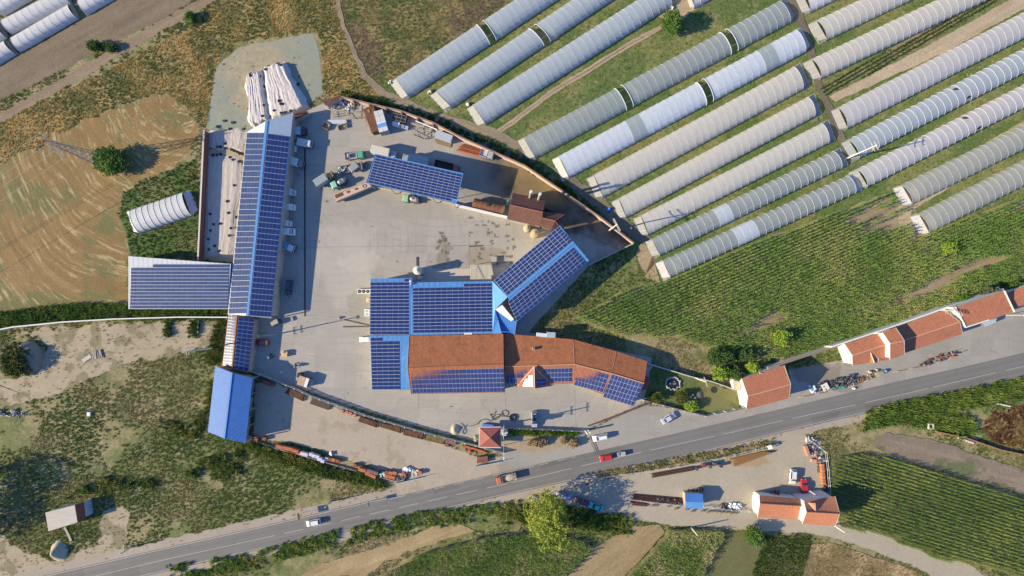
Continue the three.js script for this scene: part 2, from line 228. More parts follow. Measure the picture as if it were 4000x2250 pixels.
sheet('forecourt', rough(P([[1265, 1102], [1300, 1096], [1478, 1098], [1482, 1082], [1620, 1018], [1700, 1028], [1780, 1044], [1862, 1030], [1990, 998], [1985, 930], [2120, 905], [2400, 826], [2640, 740], [2640, 880], [2427, 932], [2144, 992], [1932, 1042], [1448, 1152], [1255, 1197]]), 0.25), conc([0.345, 0.32, 0.28], 9, [[D(1640, 1078), D(1668, 1160), 0.07, 0.7], [D(2350, 850), D(2430, 920), 0.06, 0.75]], (c, x, z) => { const p = D(1335, 1118), q = D(2040, 935), r = D(2090, 970); c = l3(c, s3([0.37, 0.28, 0.17], 0.8 + 0.4 * fb(x, z, 3)), blot(p.x, p.z, 13, 2.6, x, z, 0.5, 0.3) * 0.8); c = l3(c, [0.19, 0.155, 0.11], blot(q.x, q.z, 9, 4.5, x, z, 0.8, 0.25) * 0.65); return l3(c, [0.2, 0.165, 0.12], blot(r.x + 5, r.z, 5, 2, x, z, 0.8, 0.4) * 0.5); }), 0.1, { rough: 0.9 });
const lotS = P([[1366, 1243], [1500, 1215], [1700, 1168], [1940, 1108], [1985, 1088], [2040, 1095], [2066, 1110], [2080, 1235], [2112, 1322], [2250, 1352], [2440, 1420], [2540, 1500], [2400, 1500], [2330, 1440], [2200, 1386], [2080, 1346], [1880, 1332], [1700, 1322], [1580, 1306], [1450, 1282], [1360, 1262]]);
sheet('gravel_yard', rough(lotS, 0.5), (x, z) => { const q = D(1890, 1160); return l3(gravel([0.385, 0.335, 0.255], 0.22)(x, z), [0.36, 0.24, 0.12], blot(q.x, q.z, 8, 2, x, z, 0.7, 0.3) * 0.7); }, 0.12);
{
  const road = sheet('road', [...upper, ...[...lower].reverse()], (x, z) => { // wheel paths run with the road
    const q = z - (-0.236 * x + 8), l = x + z * -0.2, s = vn(q * 1.3 + l * 0.012, l * 0.05), b = fb(x * 0.15, z * 0.15, 4); const ty = Math.abs(((q + 40) % 3.55) - 1.78), pi = Math.floor(l / 17), pj = Math.floor(q / 3.6), patch = h2(pi, pj) > 0.82 && (l / 17 - pi) < 0.5 ? 0.86 : 1, cr = Math.abs(fb(x * 0.2, z * 0.2, 3) - 0.5) < 0.003 ? 0.75 : 1; return s3([0.19, 0.181, 0.168], (0.84 + 0.16 * s + 0.16 * b + (vn(x * 6, z * 6) - 0.5) * 0.1) * patch * cr * (1 - 0.09 * sst(0.9, 0.2, Math.abs(ty - 0.85)))); }, 0.13, { rough: 0.85 });
  const paint = new THREE.MeshStandardMaterial({ color: new THREE.Color().setRGB(0.48, 0.47, 0.44), roughness: 0.7 });
  const strip = (pts, w, dash) => { const list = []; let run = 0; for (let i = 0; i < pts.length - 1; i++) { const a = pts[i], b = pts[i + 1], n = Math.max(1, Math.round(a.distanceTo(b) / 1.5)); for (let k = 0; k < n; k++) { const u = lerpV(a, b, k / n), v = lerpV(a, b, (k + 1) / n); run += u.distanceTo(v); if (!dash || run % dash[0] < dash[1]) list.push(flat(band([u, v], w), 0)); } } return mg(list); };
  const centre = P([[-60, 1525], [240, 1449], [400, 1411], [643, 1357.6], [919, 1296], [1161, 1241.4], [1287, 1214], [1450, 1175], [1613, 1137.6], [1845, 1086.4], [1932, 1066], [2274, 991], [2640, 906]]);
  const up = (q) => q.translate(0, (layer + 1) * 0.004, 0);
  part(road, 'edge_line', up(strip(shift(upper.slice(0, 6), 0.35), 0.12)), paint); part(road, 'edge_line', up(strip(shift(upper.slice(5, 9), 0.35), 0.1, [2, 1])), paint);
  part(road, 'edge_line', up(strip(shift(lower, -0.4), 0.1)), paint);
  part(road, 'centre_line', up(strip(centre.slice(0, 4), 0.11)), paint); part(road, 'centre_line', up(strip(centre.slice(3, 7), 0.11, [9, 6])), paint); part(road, 'centre_line', up(strip(centre.slice(6), 0.11, [22, 19.5])), paint);
  layer += 2;
}
sheet('garden_lawn', rough(P([[1642, 920], [1760, 955], [1848, 985], [1868, 1028], [1780, 1040], [1640, 1004], [1620, 1000]]), 0.15), (x, z) => { const q = D(1800, 990); return l3(s3(l3([0.075, 0.12, 0.03], [0.12, 0.14, 0.045], fb(x * 0.5, z * 0.5, 4)), grain(x, z)), [0.26, 0.21, 0.09], blot(q.x, q.z, 8, 5, x, z, 0.9, 0.35) * 0.5); }, 0.1, { id: 'lawn' });
// fields on the right and below
const cornSoil = soil([0.19, 0.145, 0.09], [0.38, 0.29, 0.19], 0.9, -0.42, 1);
const CORN1 = P([[1440, 800], [1560, 735], [1680, 705], [1900, 610], [2225, 488], [2262, 520], [2290, 600], [2640, 470], [2640, 660], [2450, 735], [2110, 858], [1900, 912], [1800, 880], [1700, 850], [1560, 845]]);
sheet('corn_soil', rough(CORN1, 0.6), cornSoil, 0.14, { id: 'corn1' });
sheet('straw_strip', rough(P([[2255, 500], [2275, 480], [2640, 265], [2640, 300], [2290, 535], [2300, 560], [2640, 370], [2640, 415], [2320, 600], [2300, 612], [2262, 560]]), 0.5), soil([0.33, 0.25, 0.14], [0.5, 0.39, 0.24], 0.87, -0.49, 0.5), 0.14);
sheet('soil_strip', rough(P([[1620, 700], [1650, 660], [1632, 620], [1612, 612], [1600, 640], [1625, 700], [1660, 712]]), 0.4), soil([0.3, 0.22, 0.12], [0.45, 0.34, 0.19], 0.87, -0.49, 0.5), 0.14);
sheet('crop_bed', rough(P([[2062, 222], [2225, 133], [2372, 50], [2455, -20], [2540, -20], [2306, 125], [2076, 242]]), 0.3), (x, z) => soil([0.19, 0.14, 0.08], [0.36, 0.27, 0.16], 0.866, -0.5, 1)(x, z), 0.12, { id: 'cropbed' });
sheet('sand_track', rough(P([[2086, 243], [2320, 122], [2520, 10], [2590, -30], [2640, -30], [2640, 0], [2575, 22], [2380, 130], [2101, 257]]), 0.4), soil([0.36, 0.28, 0.18], [0.52, 0.41, 0.28], 0.87, -0.49, 1.0), 0.12);
for (const dd of [0, 9]) sheet('dirt_rut', rough(band(P([[1225, 345 + dd], [1290, 303 + dd], [1390, 226 + dd], [1480, 172 + dd], [1580, 110 + dd], [1680, 55 + dd * 0.7]]), 0.75), 0.22), soil([0.3, 0.22, 0.14], [0.46, 0.36, 0.24], 0.87, -0.49, 0.6), 0.12);
sheet('sandy_patch', rough(P([[1655, 40], [1690, 0], [1740, -20], [1830, -20], [1760, 15], [1722, 45], [1690, 60]]), 0.9), soil([0.33, 0.25, 0.14], [0.48, 0.37, 0.22], 0.87, -0.49, 0.6), 0.12);
sheet('dirt_track', rough(band(P([[845, -20], [862, 60], [890, 130], [920, 195], [965, 238], [1020, 264], [1090, 292], [1180, 318], [1240, 335], [1300, 365], [1350, 400]]), [1.2, 1.4, 1.4, 1.8, 2.6, 3.2, 3.4, 3.2, 3, 2.6, 2]), 0.5), soil([0.2, 0.16, 0.1], [0.33, 0.265, 0.175], 0.9, 0.42, 0.8), 0.12);
sheet('bare_ground', rough(P([[1380, 420], [1430, 460], [1490, 515], [1560, 580], [1600, 605], [1640, 625], [1640, 600], [1590, 560], [1520, 500], [1440, 440]]), 1.0), soil([0.13, 0.12, 0.08], [0.24, 0.2, 0.13], 0.8, 0.6, 0.8), 0.14);
const strawP = P([[107, 1449], [200, 1407], [350, 1364], [438, 1326], [500, 1311], [550, 1334], [425, 1374], [325, 1411], [275, 1449]].map(([x, y]) => [x + 643, y]));
sheet('straw_field', rough([...strawP], 0.9), soil([0.27, 0.19, 0.085], [0.47, 0.36, 0.2], 0.93, -0.37, 0.9), 0.13, { id: 'straw' });
const CORN2 = P([[930, 1460], [1070, 1384], [1225, 1347], [1330, 1338], [1460, 1355], [1490, 1375], [1470, 1400], [1400, 1460]]);
sheet('corn_soil', rough(CORN2, 0.5), cornSoil, 0.14, { id: 'corn2' });
sheet('mown_strip', rough(P([[1415, 1460], [1505, 1370], [1590, 1322], [1660, 1320], [1672, 1338], [1640, 1375], [1560, 1460]]), 0.5), soil([0.25, 0.18, 0.085], [0.37, 0.28, 0.15], 0.83, -0.55, 0.8), 0.13);
const CORN3 = P([[1565, 1460], [1645, 1376], [1680, 1330], [1812, 1328], [1818, 1345], [1790, 1395], [1755, 1460]]);
sheet('corn_soil', rough(CORN3, 0.5), cornSoil, 0.14, { id: 'corn3' });
sheet('grass_strip', rough(P([[1755, 1460], [1820, 1338], [1880, 1334], [1930, 1350], [1890, 1460]]), 0.4), soil([0.11, 0.115, 0.04], [0.165, 0.15, 0.06], 0.46, -0.89, 1.2), 0.13, { id: 'mown' });
sheet('weed_plot', rough(P([[1885, 1460], [1925, 1346], [2035, 1350], [2040, 1372], [2010, 1460]]), 0.4), (x, z) => s3(l3([0.055, 0.085, 0.024], [0.12, 0.12, 0.045], fb(x * 0.5, z * 0.5, 4)), grain(x, z)), 0.14, { id: 'plotS' });
sheet('dry_meadow', rough(P([[2012, 1460], [2042, 1368], [2085, 1362], [2200, 1400], [2300, 1435], [2340, 1460]]), 0.6), (x, z) => { const k = fb(x * 0.15, z * 0.15, 4); return s3(l3([0.2, 0.15, 0.07], [0.4, 0.29, 0.16], sst(0.4, 0.65, k)), grain(x, z)); }, 0.14, { id: 'dryS' });
const CORN4 = P([[2080, 1240], [2090, 1150], [2160, 1140], [2235, 1148], [2360, 1190], [2640, 1265], [2640, 1480], [2460, 1420], [2360, 1405], [2210, 1342], [2115, 1326]]);
sheet('corn_soil', rough(CORN4, 0.5), soil([0.13, 0.11, 0.07], [0.22, 0.17, 0.11], 0.965, 0.26, 1), 0.14, { id: 'corn4' });
sheet('bare_field', rough(P([[2190, 1118], [2225, 1090], [2340, 1102], [2500, 1160], [2640, 1200], [2640, 1258], [2400, 1198], [2250, 1146]]), 0.8), (x, z) => { const c = soil([0.17, 0.13, 0.095], [0.29, 0.23, 0.17], 0.965, 0.26, 0.9)(x, z); return l3(c, s3([0.1, 0.13, 0.045], grain(x, z)), sst(0.55, 0.68, fb(x * 0.16 + 3, z * 0.16, 4)) * 0.8); }, 0.14);
sheet('red_weeds', rough(P([[2470, 1080], [2500, 1035], [2640, 1000], [2640, 1150], [2500, 1110]]), 0.8), (x, z) => s3(l3([0.1, 0.05, 0.03], [0.22, 0.17, 0.07], sst(0.35, 0.6, fb(x * 0.3, z * 0.3, 4))), grain(x, z)), 0.14, { id: 'red' });

sheet('soil_strip', rough(band(P([[1985, -10], [2020, 70], [2042, 140], [2060, 215], [2082, 270], [2110, 335], [2140, 400]]), [3, 2.6, 2.2, 2.2, 2.4, 2.6, 2]), 0.7), soil([0.12, 0.1, 0.065], [0.22, 0.18, 0.115], 0.45, 0.89, 0.7), 0.14);

var tileMatRed;
// ---------------------------------------------------------------- buildings
const streak = (c, amt, seed = 0) => { // sheet metal or render with faint dirt and fading, 8 m square
  const n = 128; const t = tex(n, n, (i, j) => { const f = (x, y) => fb(x * 0.11 + seed, y * 0.05, 4), a = wrapN(i, j, n, f); return s3(c, 1 - amt / 2 + amt * a + (h2(i + seed, j) - 0.5) * amt * 0.4); }, true, true); return t;
};
const uvScale = (m, sx, sy) => { m.repeat.set(sx, sy); return m; };
const sheetMetal = (c, seed, r = 0.5, amt = 0.3) => new THREE.MeshPhysicalMaterial({ map: streak(c, amt, seed), roughness: r, side: THREE.DoubleSide });
const BLUE = sheetMetal([0.1, 0.29, 0.6], 1, 0.5, 0.45), BLUED = sheetMetal([0.05, 0.19, 0.52], 2, 0.58, 0.4), GREYS = sheetMetal([0.5, 0.54, 0.58], 3, 0.5), WHITES = sheetMetal([0.72, 0.72, 0.70], 4, 0.55), BEIGES = sheetMetal([0.5, 0.45, 0.34], 5, 0.7), STEEL = sheetMetal([0.36, 0.45, 0.55], 6, 0.5);
const RENDER = sheetMetal([0.74, 0.72, 0.67], 7, 0.9, 0.2), PINK = sheetMetal([0.58, 0.47, 0.39], 8, 0.9, 0.4), CONCR = sheetMetal([0.42, 0.39, 0.33], 9, 0.95, 0.5), RUST = sheetMetal([0.17, 0.075, 0.04], 10, 0.9, 0.9), BRICKM = sheetMetal([0.33, 0.16, 0.1], 11, 0.95, 0.5);
const tileMat = (c1, c2, moss, seed) => { const n = 48 * 4; return new THREE.MeshStandardMaterial({ roughness: 0.85, side: THREE.DoubleSide, map: uvScale(tex(n, n, (i, j) => { const a = h2((i >> 2) + seed, (j >> 2) + seed * 3), b = wrapN(i / 4, j / 4, 48, (x, y) => fb(x * 0.25 + seed, y * 0.25, 4)); let c = l3(c1, c2, a); c = l3(c, moss, sst(0.5, 0.75, b) * 0.65); return s3(c, 0.88 + 0.24 * h2(i, j)); }, true, true), 1 / (48 * 0.3), 1 / (48 * 0.36)) }); };
const TILE = tileMat([0.33, 0.115, 0.045], [0.45, 0.17, 0.075], [0.2, 0.085, 0.045], 1), TILEO = tileMat([0.45, 0.17, 0.09], [0.54, 0.22, 0.12], [0.4, 0.17, 0.095], 2), TILEB = tileMat([0.145, 0.062, 0.046], [0.2, 0.09, 0.066], [0.105, 0.055, 0.046], 3), TILEC = tileMat([0.34, 0.13, 0.07], [0.43, 0.17, 0.1], [0.28, 0.12, 0.075], 4);
const normalOf = (A, B, E) => B.clone().sub(A).cross(E.clone().sub(A)).normalize().multiplyScalar(1);
const upN = (A, B, E) => { const n = normalOf(A, B, E); return n.y < 0 ? n.negate() : n; };
function corr(A, B, C, E, pitch = 0.36, amp = 0.045) {   // ribbed sheet: ribs run from eave A-B to ridge E-C
  const n = upN(A, B, E), N = Math.max(2, Math.round(A.distanceTo(B) / pitch)), pos = [], uv = [], prof = [[0, 0], [0.5, 0], [0.62, 1], [0.88, 1], [1, 0]], X = B.clone().sub(A).normalize(), Y = n.clone().cross(X).normalize();
  for (let i = 0; i < N; i++) for (let k = 0; k < 4; k++) {
    const u = (i + prof[k][0]) / N, v = (i + prof[k + 1][0]) / N, P = [lerpV(A, B, u), lerpV(A, B, v), lerpV(E, C, v), lerpV(E, C, u)], o = [prof[k][1], prof[k + 1][1], prof[k + 1][1], prof[k][1]];
    P.forEach((p, q) => p.addScaledVector(n, o[q] * amp));
    for (const q of [0, 1, 2, 0, 2, 3]) { pos.push(P[q].x, P[q].y, P[q].z); const d = P[q].clone().sub(A); uv.push(d.dot(X) / 8, d.dot(Y) / 8); }
  }
  return tris(pos, uv);
}
function pantiles(A, B, C, E, w = 0.3, course = 0.36) {
  const n = upN(A, B, E), N = Math.max(2, Math.round(A.distanceTo(B) / w)), K = Math.max(2, Math.round((A.distanceTo(E) + B.distanceTo(C)) / 2 / course)), pos = [], uv = [], X = B.clone().sub(A).normalize(), Y = n.clone().cross(X).normalize();
  for (let j = 0; j < K; j++) for (let i = 0; i < N * 2; i++) {
    const u0 = i / (N * 2), u1 = (i + 1) / (N * 2), a = i % 2 ? 0.05 : 0, b = i % 2 ? 0 : 0.05;
    const P = [bil(A, B, C, E, u0, j / K), bil(A, B, C, E, u1, j / K), bil(A, B, C, E, u1, (j + 1) / K), bil(A, B, C, E, u0, (j + 1) / K)];
    P[0].addScaledVector(n, a + 0.045); P[1].addScaledVector(n, b + 0.045); P[2].addScaledVector(n, b); P[3].addScaledVector(n, a);
    for (const q of [0, 1, 2, 0, 2, 3]) { pos.push(P[q].x, P[q].y, P[q].z); const d = P[q].clone().sub(A); uv.push(d.dot(X), d.dot(Y)); }
  }
  return tris(pos, uv);
}
function wallLoop(pts, inset = 0.35, drop = 0.12) {     // walls under a roof outline, down to the ground
  const c = pts.reduce((a, p) => a.add(p), V(0, 0, 0)).multiplyScalar(1 / pts.length), Q = pts.map((p) => { const d = V(c.x - p.x, 0, c.z - p.z), l = d.length(); return p.clone().addScaledVector(d, inset * 1.3 / l).setY(p.y - drop); });
  return mg(Q.map((a, i) => { const b = Q[(i + 1) % Q.length], w = quad(V(a.x, 0, a.z), V(b.x, 0, b.z), b, a); return w; }));
}
const ridgeCap = (a, b, m, r = 0.14) => { const n = Math.max(1, Math.round(a.distanceTo(b) / 0.42)), list = []; for (let i = 0; i < n; i++) { const p = lerpV(a, b, i / n), q = lerpV(a, b, (i + 0.86) / n); p.y += 0.06; q.y += 0.1; list.push(rod(p, q, r, r * 0.85, 7)); } return mg(list); };
function building(name, label, category, at, group) { return thing(name, label, category, at, 0, group); }
const sheetRoof = (root, A, B, C, E, m, name = 'roof', pitch, amp) => wpart(root, name, corr(A, B, C, E, pitch, amp), m);
const tileRoof = (root, A, B, C, E, m, name = 'roof') => wpart(root, name, pantiles(A, B, C, E), m);
const plane3 = (a, b, c) => { const n = upN(a, b, c); return { n, d: n.dot(a) }; };
const onPlane = (px, py, pl, off) => { const o = V(0, HGT, 0), d = g(px, py, 0).sub(o), t = (pl.d + off - pl.n.dot(o)) / pl.n.dot(d); return o.addScaledVector(d, t); };
// solar panels
const panelGeo = new THREE.BoxGeometry(1, 1, 1), ALU = M([0.5, 0.53, 0.6], 0.45, 0.1);
const cell = (c) => [0, 1, 2].map((i) => new THREE.MeshPhysicalMaterial({ color: new THREE.Color().setRGB(c[0] * (0.9 + i * 0.12), c[1] * (0.94 + i * 0.07), c[2] * (0.92 + i * 0.08)), roughness: 0.24, specularIntensity: 0.8 }));
const NAVY = cell([0.022, 0.042, 0.15]), SLATE = cell([0.062, 0.09, 0.19]), GREYP = cell([0.13, 0.14, 0.2]), MID = cell([0.042, 0.06, 0.18]);
let pSeed = 5;
function solar(label, corners, pl, cols, rows, set, skip = () => false, gap = 0.13, group = 'solar arrays on the works roofs') {
  const [A, B, C, E] = corners.map(([x, y]) => onPlane(x, y, pl, 0.12)), root = thing('solar_array', label, 'solar panels', A.clone(), 0, group), r = rng(pSeed += 11), back = [];
  for (let j = 0; j < rows; j++) for (let i = 0; i < cols; i++) {
    if (skip(i, j)) continue;
    const P = [[i, j], [i + 1, j], [i + 1, j + 1], [i, j + 1]].map(([x, y]) => bil(A, B, C, E, x / cols, y / rows)), c = lerpV(P[0], P[2], 0.5), u = P[1].clone().sub(P[0]), v = P[3].clone().sub(P[0]);
    const X = u.clone().normalize(), Y = pl.n.clone(), Zv = X.clone().cross(Y).normalize(); if (Zv.dot(v) < 0) Zv.negate();
    const m = part(root, 'panel', panelGeo, set[Math.floor(r() * 3)]), lv = Math.abs(v.dot(Zv));
    m.matrixAutoUpdate = true; m.position.copy(c.sub(root.position)).addScaledVector(Y, 0.03); m.quaternion.setFromRotationMatrix(new THREE.Matrix4().makeBasis(X, Y, X.clone().cross(Y)));
    m.scale.set(u.length() - gap, 0.04, lv - gap);
    back.push(quad(...P));
  }
  wpart(root, 'mounting_frame', mg(back), ALU);
  return root;
}
const SX = (x, y) => [x, y];
const z1 = (ox, oy, s) => (x, y) => [ox + x / s, oy + y / s];

{ // long shed on the west side of the yard
  const e = 4.4, r = 5.3, W0 = g(955, 520, e), W1 = g(890, 1228, e), R0 = g(1042.5, 471, r), R1 = g(966, 1234, r), E0 = g(1145, 441, e), E1 = g(1060, 1243, e), W0b = g(963, 516, e);
  const b = building('long_shed', 'long gabled shed with blue ridge and solar panels on both slopes beside yard', 'shed', V((W0.x + E1.x) / 2, 0, (W0.z + E1.z) / 2));
  wpart(b, 'wall', wallLoop([W0b, R0, E0, E1, R1, W1], 0.5), CONCR);
  sheetRoof(b, W0b, W1, R1, R0, WHITES).userData.label = 'pale west roof slope';
  sheetRoof(b, E0, E1, R1, R0, STEEL).userData.label = 'steel blue east roof slope';
  wpart(b, 'ridge_cap', mg([beam(R0.clone().setY(r + 0.08), R1.clone().setY(r + 0.08), 0.75, 0.05)]), BLUE);
  for (let i = 0; i <= 11; i++) { const p = lerpV(E0, E1, i / 11); wpart(b, 'post', bx(0.25, e - 0.1, 0.25, p.x - 0.3, 0, p.z), M([0.3, 0.3, 0.3])); }
  const q = z1(940, 440, 8.05), pe = plane3(E0, E1, R1), pw = plane3(W0b, W1, R1);
  solar('long deep blue solar array on the east slope of the long shed', [q(852, 662), q(1530, 752), [1058, 1239], [973, 1233]], pe, 6, 33, NAVY);
  solar('long greyish solar array on the west slope of the long shed', [q(195, 632), q(748, 635), [963, 1224], [892, 1226]], pw, 6, 33, SLATE);
}
{ // lower extension with narrow panels
  const e = 3.3, r = 4.3, W0 = g(893, 1228, e), W1 = g(868, 1430, e), R0 = g(928, 1232, r), R1 = g(909, 1441, r), E0 = g(995, 1243, e), E1 = g(971, 1458, e);
  const b = building('tiled_annex', 'narrow brown tiled annex under panels between long shed and blue shed', 'annex', V(W1.x, 0, W0.z));
  wpart(b, 'wall', wallLoop([W0, R0, E0, E1, R1, W1], 0.4), CONCR);
  tileRoof(b, W0, W1, R1, R0, TILE); tileRoof(b, E0, E1, R1, R0, TILE);
  wpart(b, 'ridge_cap', ridgeCap(R0, R1, 0), TILE);
  solar('small dark blue solar array on the east slope of the tiled annex', [[932, 1238], [993, 1244], [969, 1452], [913, 1438]], plane3(E0, E1, R1), 3, 13, NAVY);
  solar('pale grey solar array with bright frames on the west slope of the annex', [[894, 1229], [925, 1233], [905, 1430], [870, 1427]], plane3(W0, W1, R1), 3, 17, GREYP, undefined, 0.17);
}
{ // blue gabled shed
  const e = 5, r = 6.1, W0 = g(841, 1430, e), W1 = g(812, 1687, e), R0 = g(906, 1456, r), R1 = g(876, 1712.5, r), E0 = g(987, 1477.6, e), E1 = g(960, 1731, e);
  const b = building('blue_shed', 'blue ribbed metal gabled shed with open bays facing gravel lot', 'shed', V(R0.x, 0, R0.z));
  wpart(b, 'wall', wallLoop([W0, R0, E0, lerpV(E0, R0, 0.3), lerpV(E1, R1, 0.3), E1, R1, W1], 0.4), CONCR);
  sheetRoof(b, W0, W1, R1, R0, BLUED); sheetRoof(b, E0, E1, R1, R0, BLUED);
  wpart(b, 'ridge_cap', beam(R0.clone().setY(r + 0.09), R1.clone().setY(r + 0.09), 0.5, 0.05), BLUE);
  for (let i = 0; i <= 4; i++) { const p = lerpV(E0, E1, i / 4); wpart(b, 'post', bx(0.3, e - 0.1, 0.3, p.x - 0.4, 0, p.z), M([0.25, 0.25, 0.27])); }
  for (const [x, y] of [[994, 1523], [985, 1596]]) { const p = g(x, y, 0); wpart(b, 'awning', new THREE.BoxGeometry(1.6, 0.06, 3.4).rotateZ(-0.35).translate(p.x - 0.1, 2.7, p.z), M([0.42, 0.04, 0.035], 0.6)); }
  for (const [x, y] of [[985, 1558], [975, 1630]]) { const p = g(x, y, 0); wpart(b, 'partition', bx(2.6, 2.4, 0.18, p.x - 0.4, 0, p.z, 0.3), CONCR); }
}
{ // white shed with panels, west
  const A = g(502, 1207, 4.2), B = g(891, 1207, 4.2), C = g(902, 1031, 4.9), E = g(502, 1000.6, 4.9);
  const b = building('white_shed', 'wide low shed with white ribbed roof and slate panels left of long shed', 'shed', A.clone().setY(0));
  wpart(b, 'wall', wallLoop([A, B, C, E], 0.4), CONCR); sheetRoof(b, A, B, C, E, WHITES);
  const q = z1(480, 980, 3.15);
  solar('wide slate coloured solar array on the white shed west of the long shed', [q(101, 165), q(1308, 165), q(1290, 711), q(86, 711)], plane3(A, B, C), 18, 13, SLATE, (i, j) => j === 0 && i < 4);
  single('metal_sheet', 'bright blue metal flashing strip between white shed and long shed', 'roof flashing', corr(g(907, 1030, 4.3), g(897, 1150, 4.3), g(914, 1150, 4.35), g(924, 1025, 4.35)), BLUED);
}
{ // free standing canopy in the yard
  const A = g(1431, 714.5, 7), B = g(1782.5, 794.5, 7), C = g(1808, 678.4, 7.3), E = g(1467, 602, 7.3);
  const b = building('vehicle_canopy', 'free standing flat canopy with blue edge and solar panels in middle of yard', 'canopy', A.clone().setY(0));
  sheetRoof(b, A, B, C, E, BLUE);
  for (const [p, q] of [[A, E], [B, C], [A, B], [E, C]]) wpart(b, 'edge_beam', beam(p, q, 0.16, 0.3), BLUE);
  for (let i = 0; i < 5; i++) for (const [p, q] of [[A, B], [E, C]]) { const s = lerpV(p, q, 0.03 + i * 0.235); wpart(b, 'post', bx(0.18, s.y - 0.05, 0.18, s.x, 0, s.z), M([0.3, 0.32, 0.35])); }
  solar('navy solar array covering the free standing canopy in the yard', [[1470, 605], [1804, 682], [1781, 791], [1436, 713]], plane3(A, B, C), 16, 10, NAVY, (i, j) => j === 9 && i > 14);
}
{ // main works: three blue roofs, tiled hall, wing
  const q = z1(1400, 1060, 2.206), q2 = z1(1000, 1126, 2.574);
  const G = (f, x, y, h) => g(...f(x, y), h);
  const w = [G(q, 98, 545, 5), G(q, 448, 545, 5), G(q, 450, 58, 4.7), G(q, 103, 62, 4.7)];
  const b = building('works_block', 'west block of the works under blue ribbed metal and seven panel columns', 'factory', w[0].clone().setY(0));
  wpart(b, 'wall', wallLoop(w), RENDER); sheetRoof(b, w[0], w[1], w[2], w[3], BLUE);
  wpart(b, 'gutter', beam(G(q, 450, 58, 4.95), G(q, 450, 545, 5.2), 0.9, 0.08), BLUED);
  solar('navy solar array of seven columns on the west block of the works', [q(103, 65), q(442, 62), q(442, 544), q(99, 545)], plane3(w[0], w[1], w[2]), 7, 16, NAVY, (i, j) => j === 0 && i < 6);
  const m = [G(q, 455, 550, 5.6), G(q, 1164, 536, 5.6), G(q, 1158, 84, 4.9), G(q, 456, 96, 4.9)];
  const b2 = building('works_hall', 'central works hall under blue ribbed metal with the widest navy array', 'factory', m[0].clone().setY(0));
  wpart(b2, 'wall', wallLoop(m), RENDER); sheetRoof(b2, m[0], m[1], m[2], m[3], BLUE);
  wpart(b2, 'skylight', corr(G(q, 912, 545, 5.68), G(q, 980, 543, 5.68), G(q, 980, 528, 5.64), G(q, 912, 530, 5.64)), M([0.75, 0.74, 0.7], 0.5));
  solar('widest navy solar array of fourteen columns on the central works hall', [q(468, 113), q(1150, 101), q(1157, 522), q(470, 533)], plane3(m[0], m[1], m[2]), 14, 14, NAVY, (i, j) => j === 0 && i < 9);
  const s = [G(q2, 1165, 1022, 4.4), G(q2, 1556, 1020, 4.4), G(q2, 1548, 470, 5), G(q2, 1146, 476, 5)];
  const b3 = building('works_annex', 'south west works annex with plain blue ribbed strip beside tiled hall', 'factory', s[0].clone().setY(0));
  wpart(b3, 'wall', wallLoop(s), RENDER); sheetRoof(b3, s[0], s[1], s[2], s[3], BLUE);
  solar('five column navy solar array on the south west works annex', [q2(1150, 497), q2(1437, 492), q2(1447, 1017), q2(1166, 1019)], plane3(s[0], s[1], s[2]), 5, 14, NAVY, (i, j) => j === 0 && i > 1);
  // tiled hall
  const hN = [g(1600, 1311, 5.2), g(1966, 1305, 5.2)], hR = [g(1593, 1437, 7.9), g(1967.5, 1422.5, 7.9)], hS = [g(1607, 1539, 4.9), g(1972, 1533, 4.9)];
  const t = building('tiled_hall', 'large hall with weathered orange tile roof and panels along its south slope', 'factory', hN[0].clone().setY(0));
  wpart(t, 'wall', wallLoop([hN[0], hN[1], hR[1], hS[1], hS[0], hR[0]]), RENDER);
  tileRoof(t, hN[0], hN[1], hR[1], hR[0], TILE); tileRoof(t, hS[0], hS[1], hR[1], hR[0], TILE);
  wpart(t, 'ridge_cap', ridgeCap(hR[0], hR[1]), TILEC); for (const i of [0, 1]) for (const e of [hN, hS]) wpart(t, 'verge', rod(e[i], hR[i], 0.12), TILEB);
  { const p = g(1943, 1406, 7.1); wpart(t, 'roof_antenna', mg([0, 1, 2, 3, 4].map((k) => rod(p.clone(), p.clone().add(V(Math.cos(k * 1.26) * 0.55, 0.5, Math.sin(k * 1.26) * 0.55)), 0.06))), M([0.6, 0.6, 0.58])); }
  solar('mid blue solar array of five rows along the south slope of the tiled hall', [q2(1546, 826), q2(2489, 805), q2(2499, 1043), q2(1572, 1056)], plane3(hS[0], hS[1], hR[1]), 25, 5, MID);
  // diagonal wing
  const nW = g(1929, 1095.5, 6.6), nE = g(2187, 881, 6.6), rW = g(1984, 1160, 8.3), rE = g(2241, 946, 8.3), sW = g(2019, 1256, 7.9), sE = g(2301, 1017.5, 7.9);
  const wg = building('works_wing', 'diagonal works wing with bright blue ridge strip and arrays on both slopes', 'factory', nW.clone().setY(0));
  wpart(wg, 'wall', wallLoop([nW, rW, sW, sE, rE, nE], 0.4), RENDER);
  sheetRoof(wg, nW, nE, rE, rW, BLUE); sheetRoof(wg, sW, sE, rE, rW, BLUE); wpart(wg, 'ridge_cap', beam(rW.clone().setY(8.4), rE.clone().setY(8.4), 0.7, 0.05), BLUE);
  solar('navy solar array on the north west slope of the diagonal works wing', [[1930, 1095], [2183, 885], [2236, 942], [1981, 1155]], plane3(nW, nE, rE), 16, 6, NAVY);
  solar('navy solar array on the south east slope of the diagonal works wing', [[1984, 1178], [2238, 966], [2290, 1024.5], [2018, 1254]], plane3(sW, sE, rE), 16, 6, NAVY);
  // sheet that joins hall and wing, annex below it
  const z5 = z1(1860, 1020, 4.675), j = (x, y, h) => g(...z5(x, y), h);
  const jn = building('link_roof', 'smooth blue triangular roof piece joining the central hall to the diagonal wing', 'roof', j(300, 900, 0));
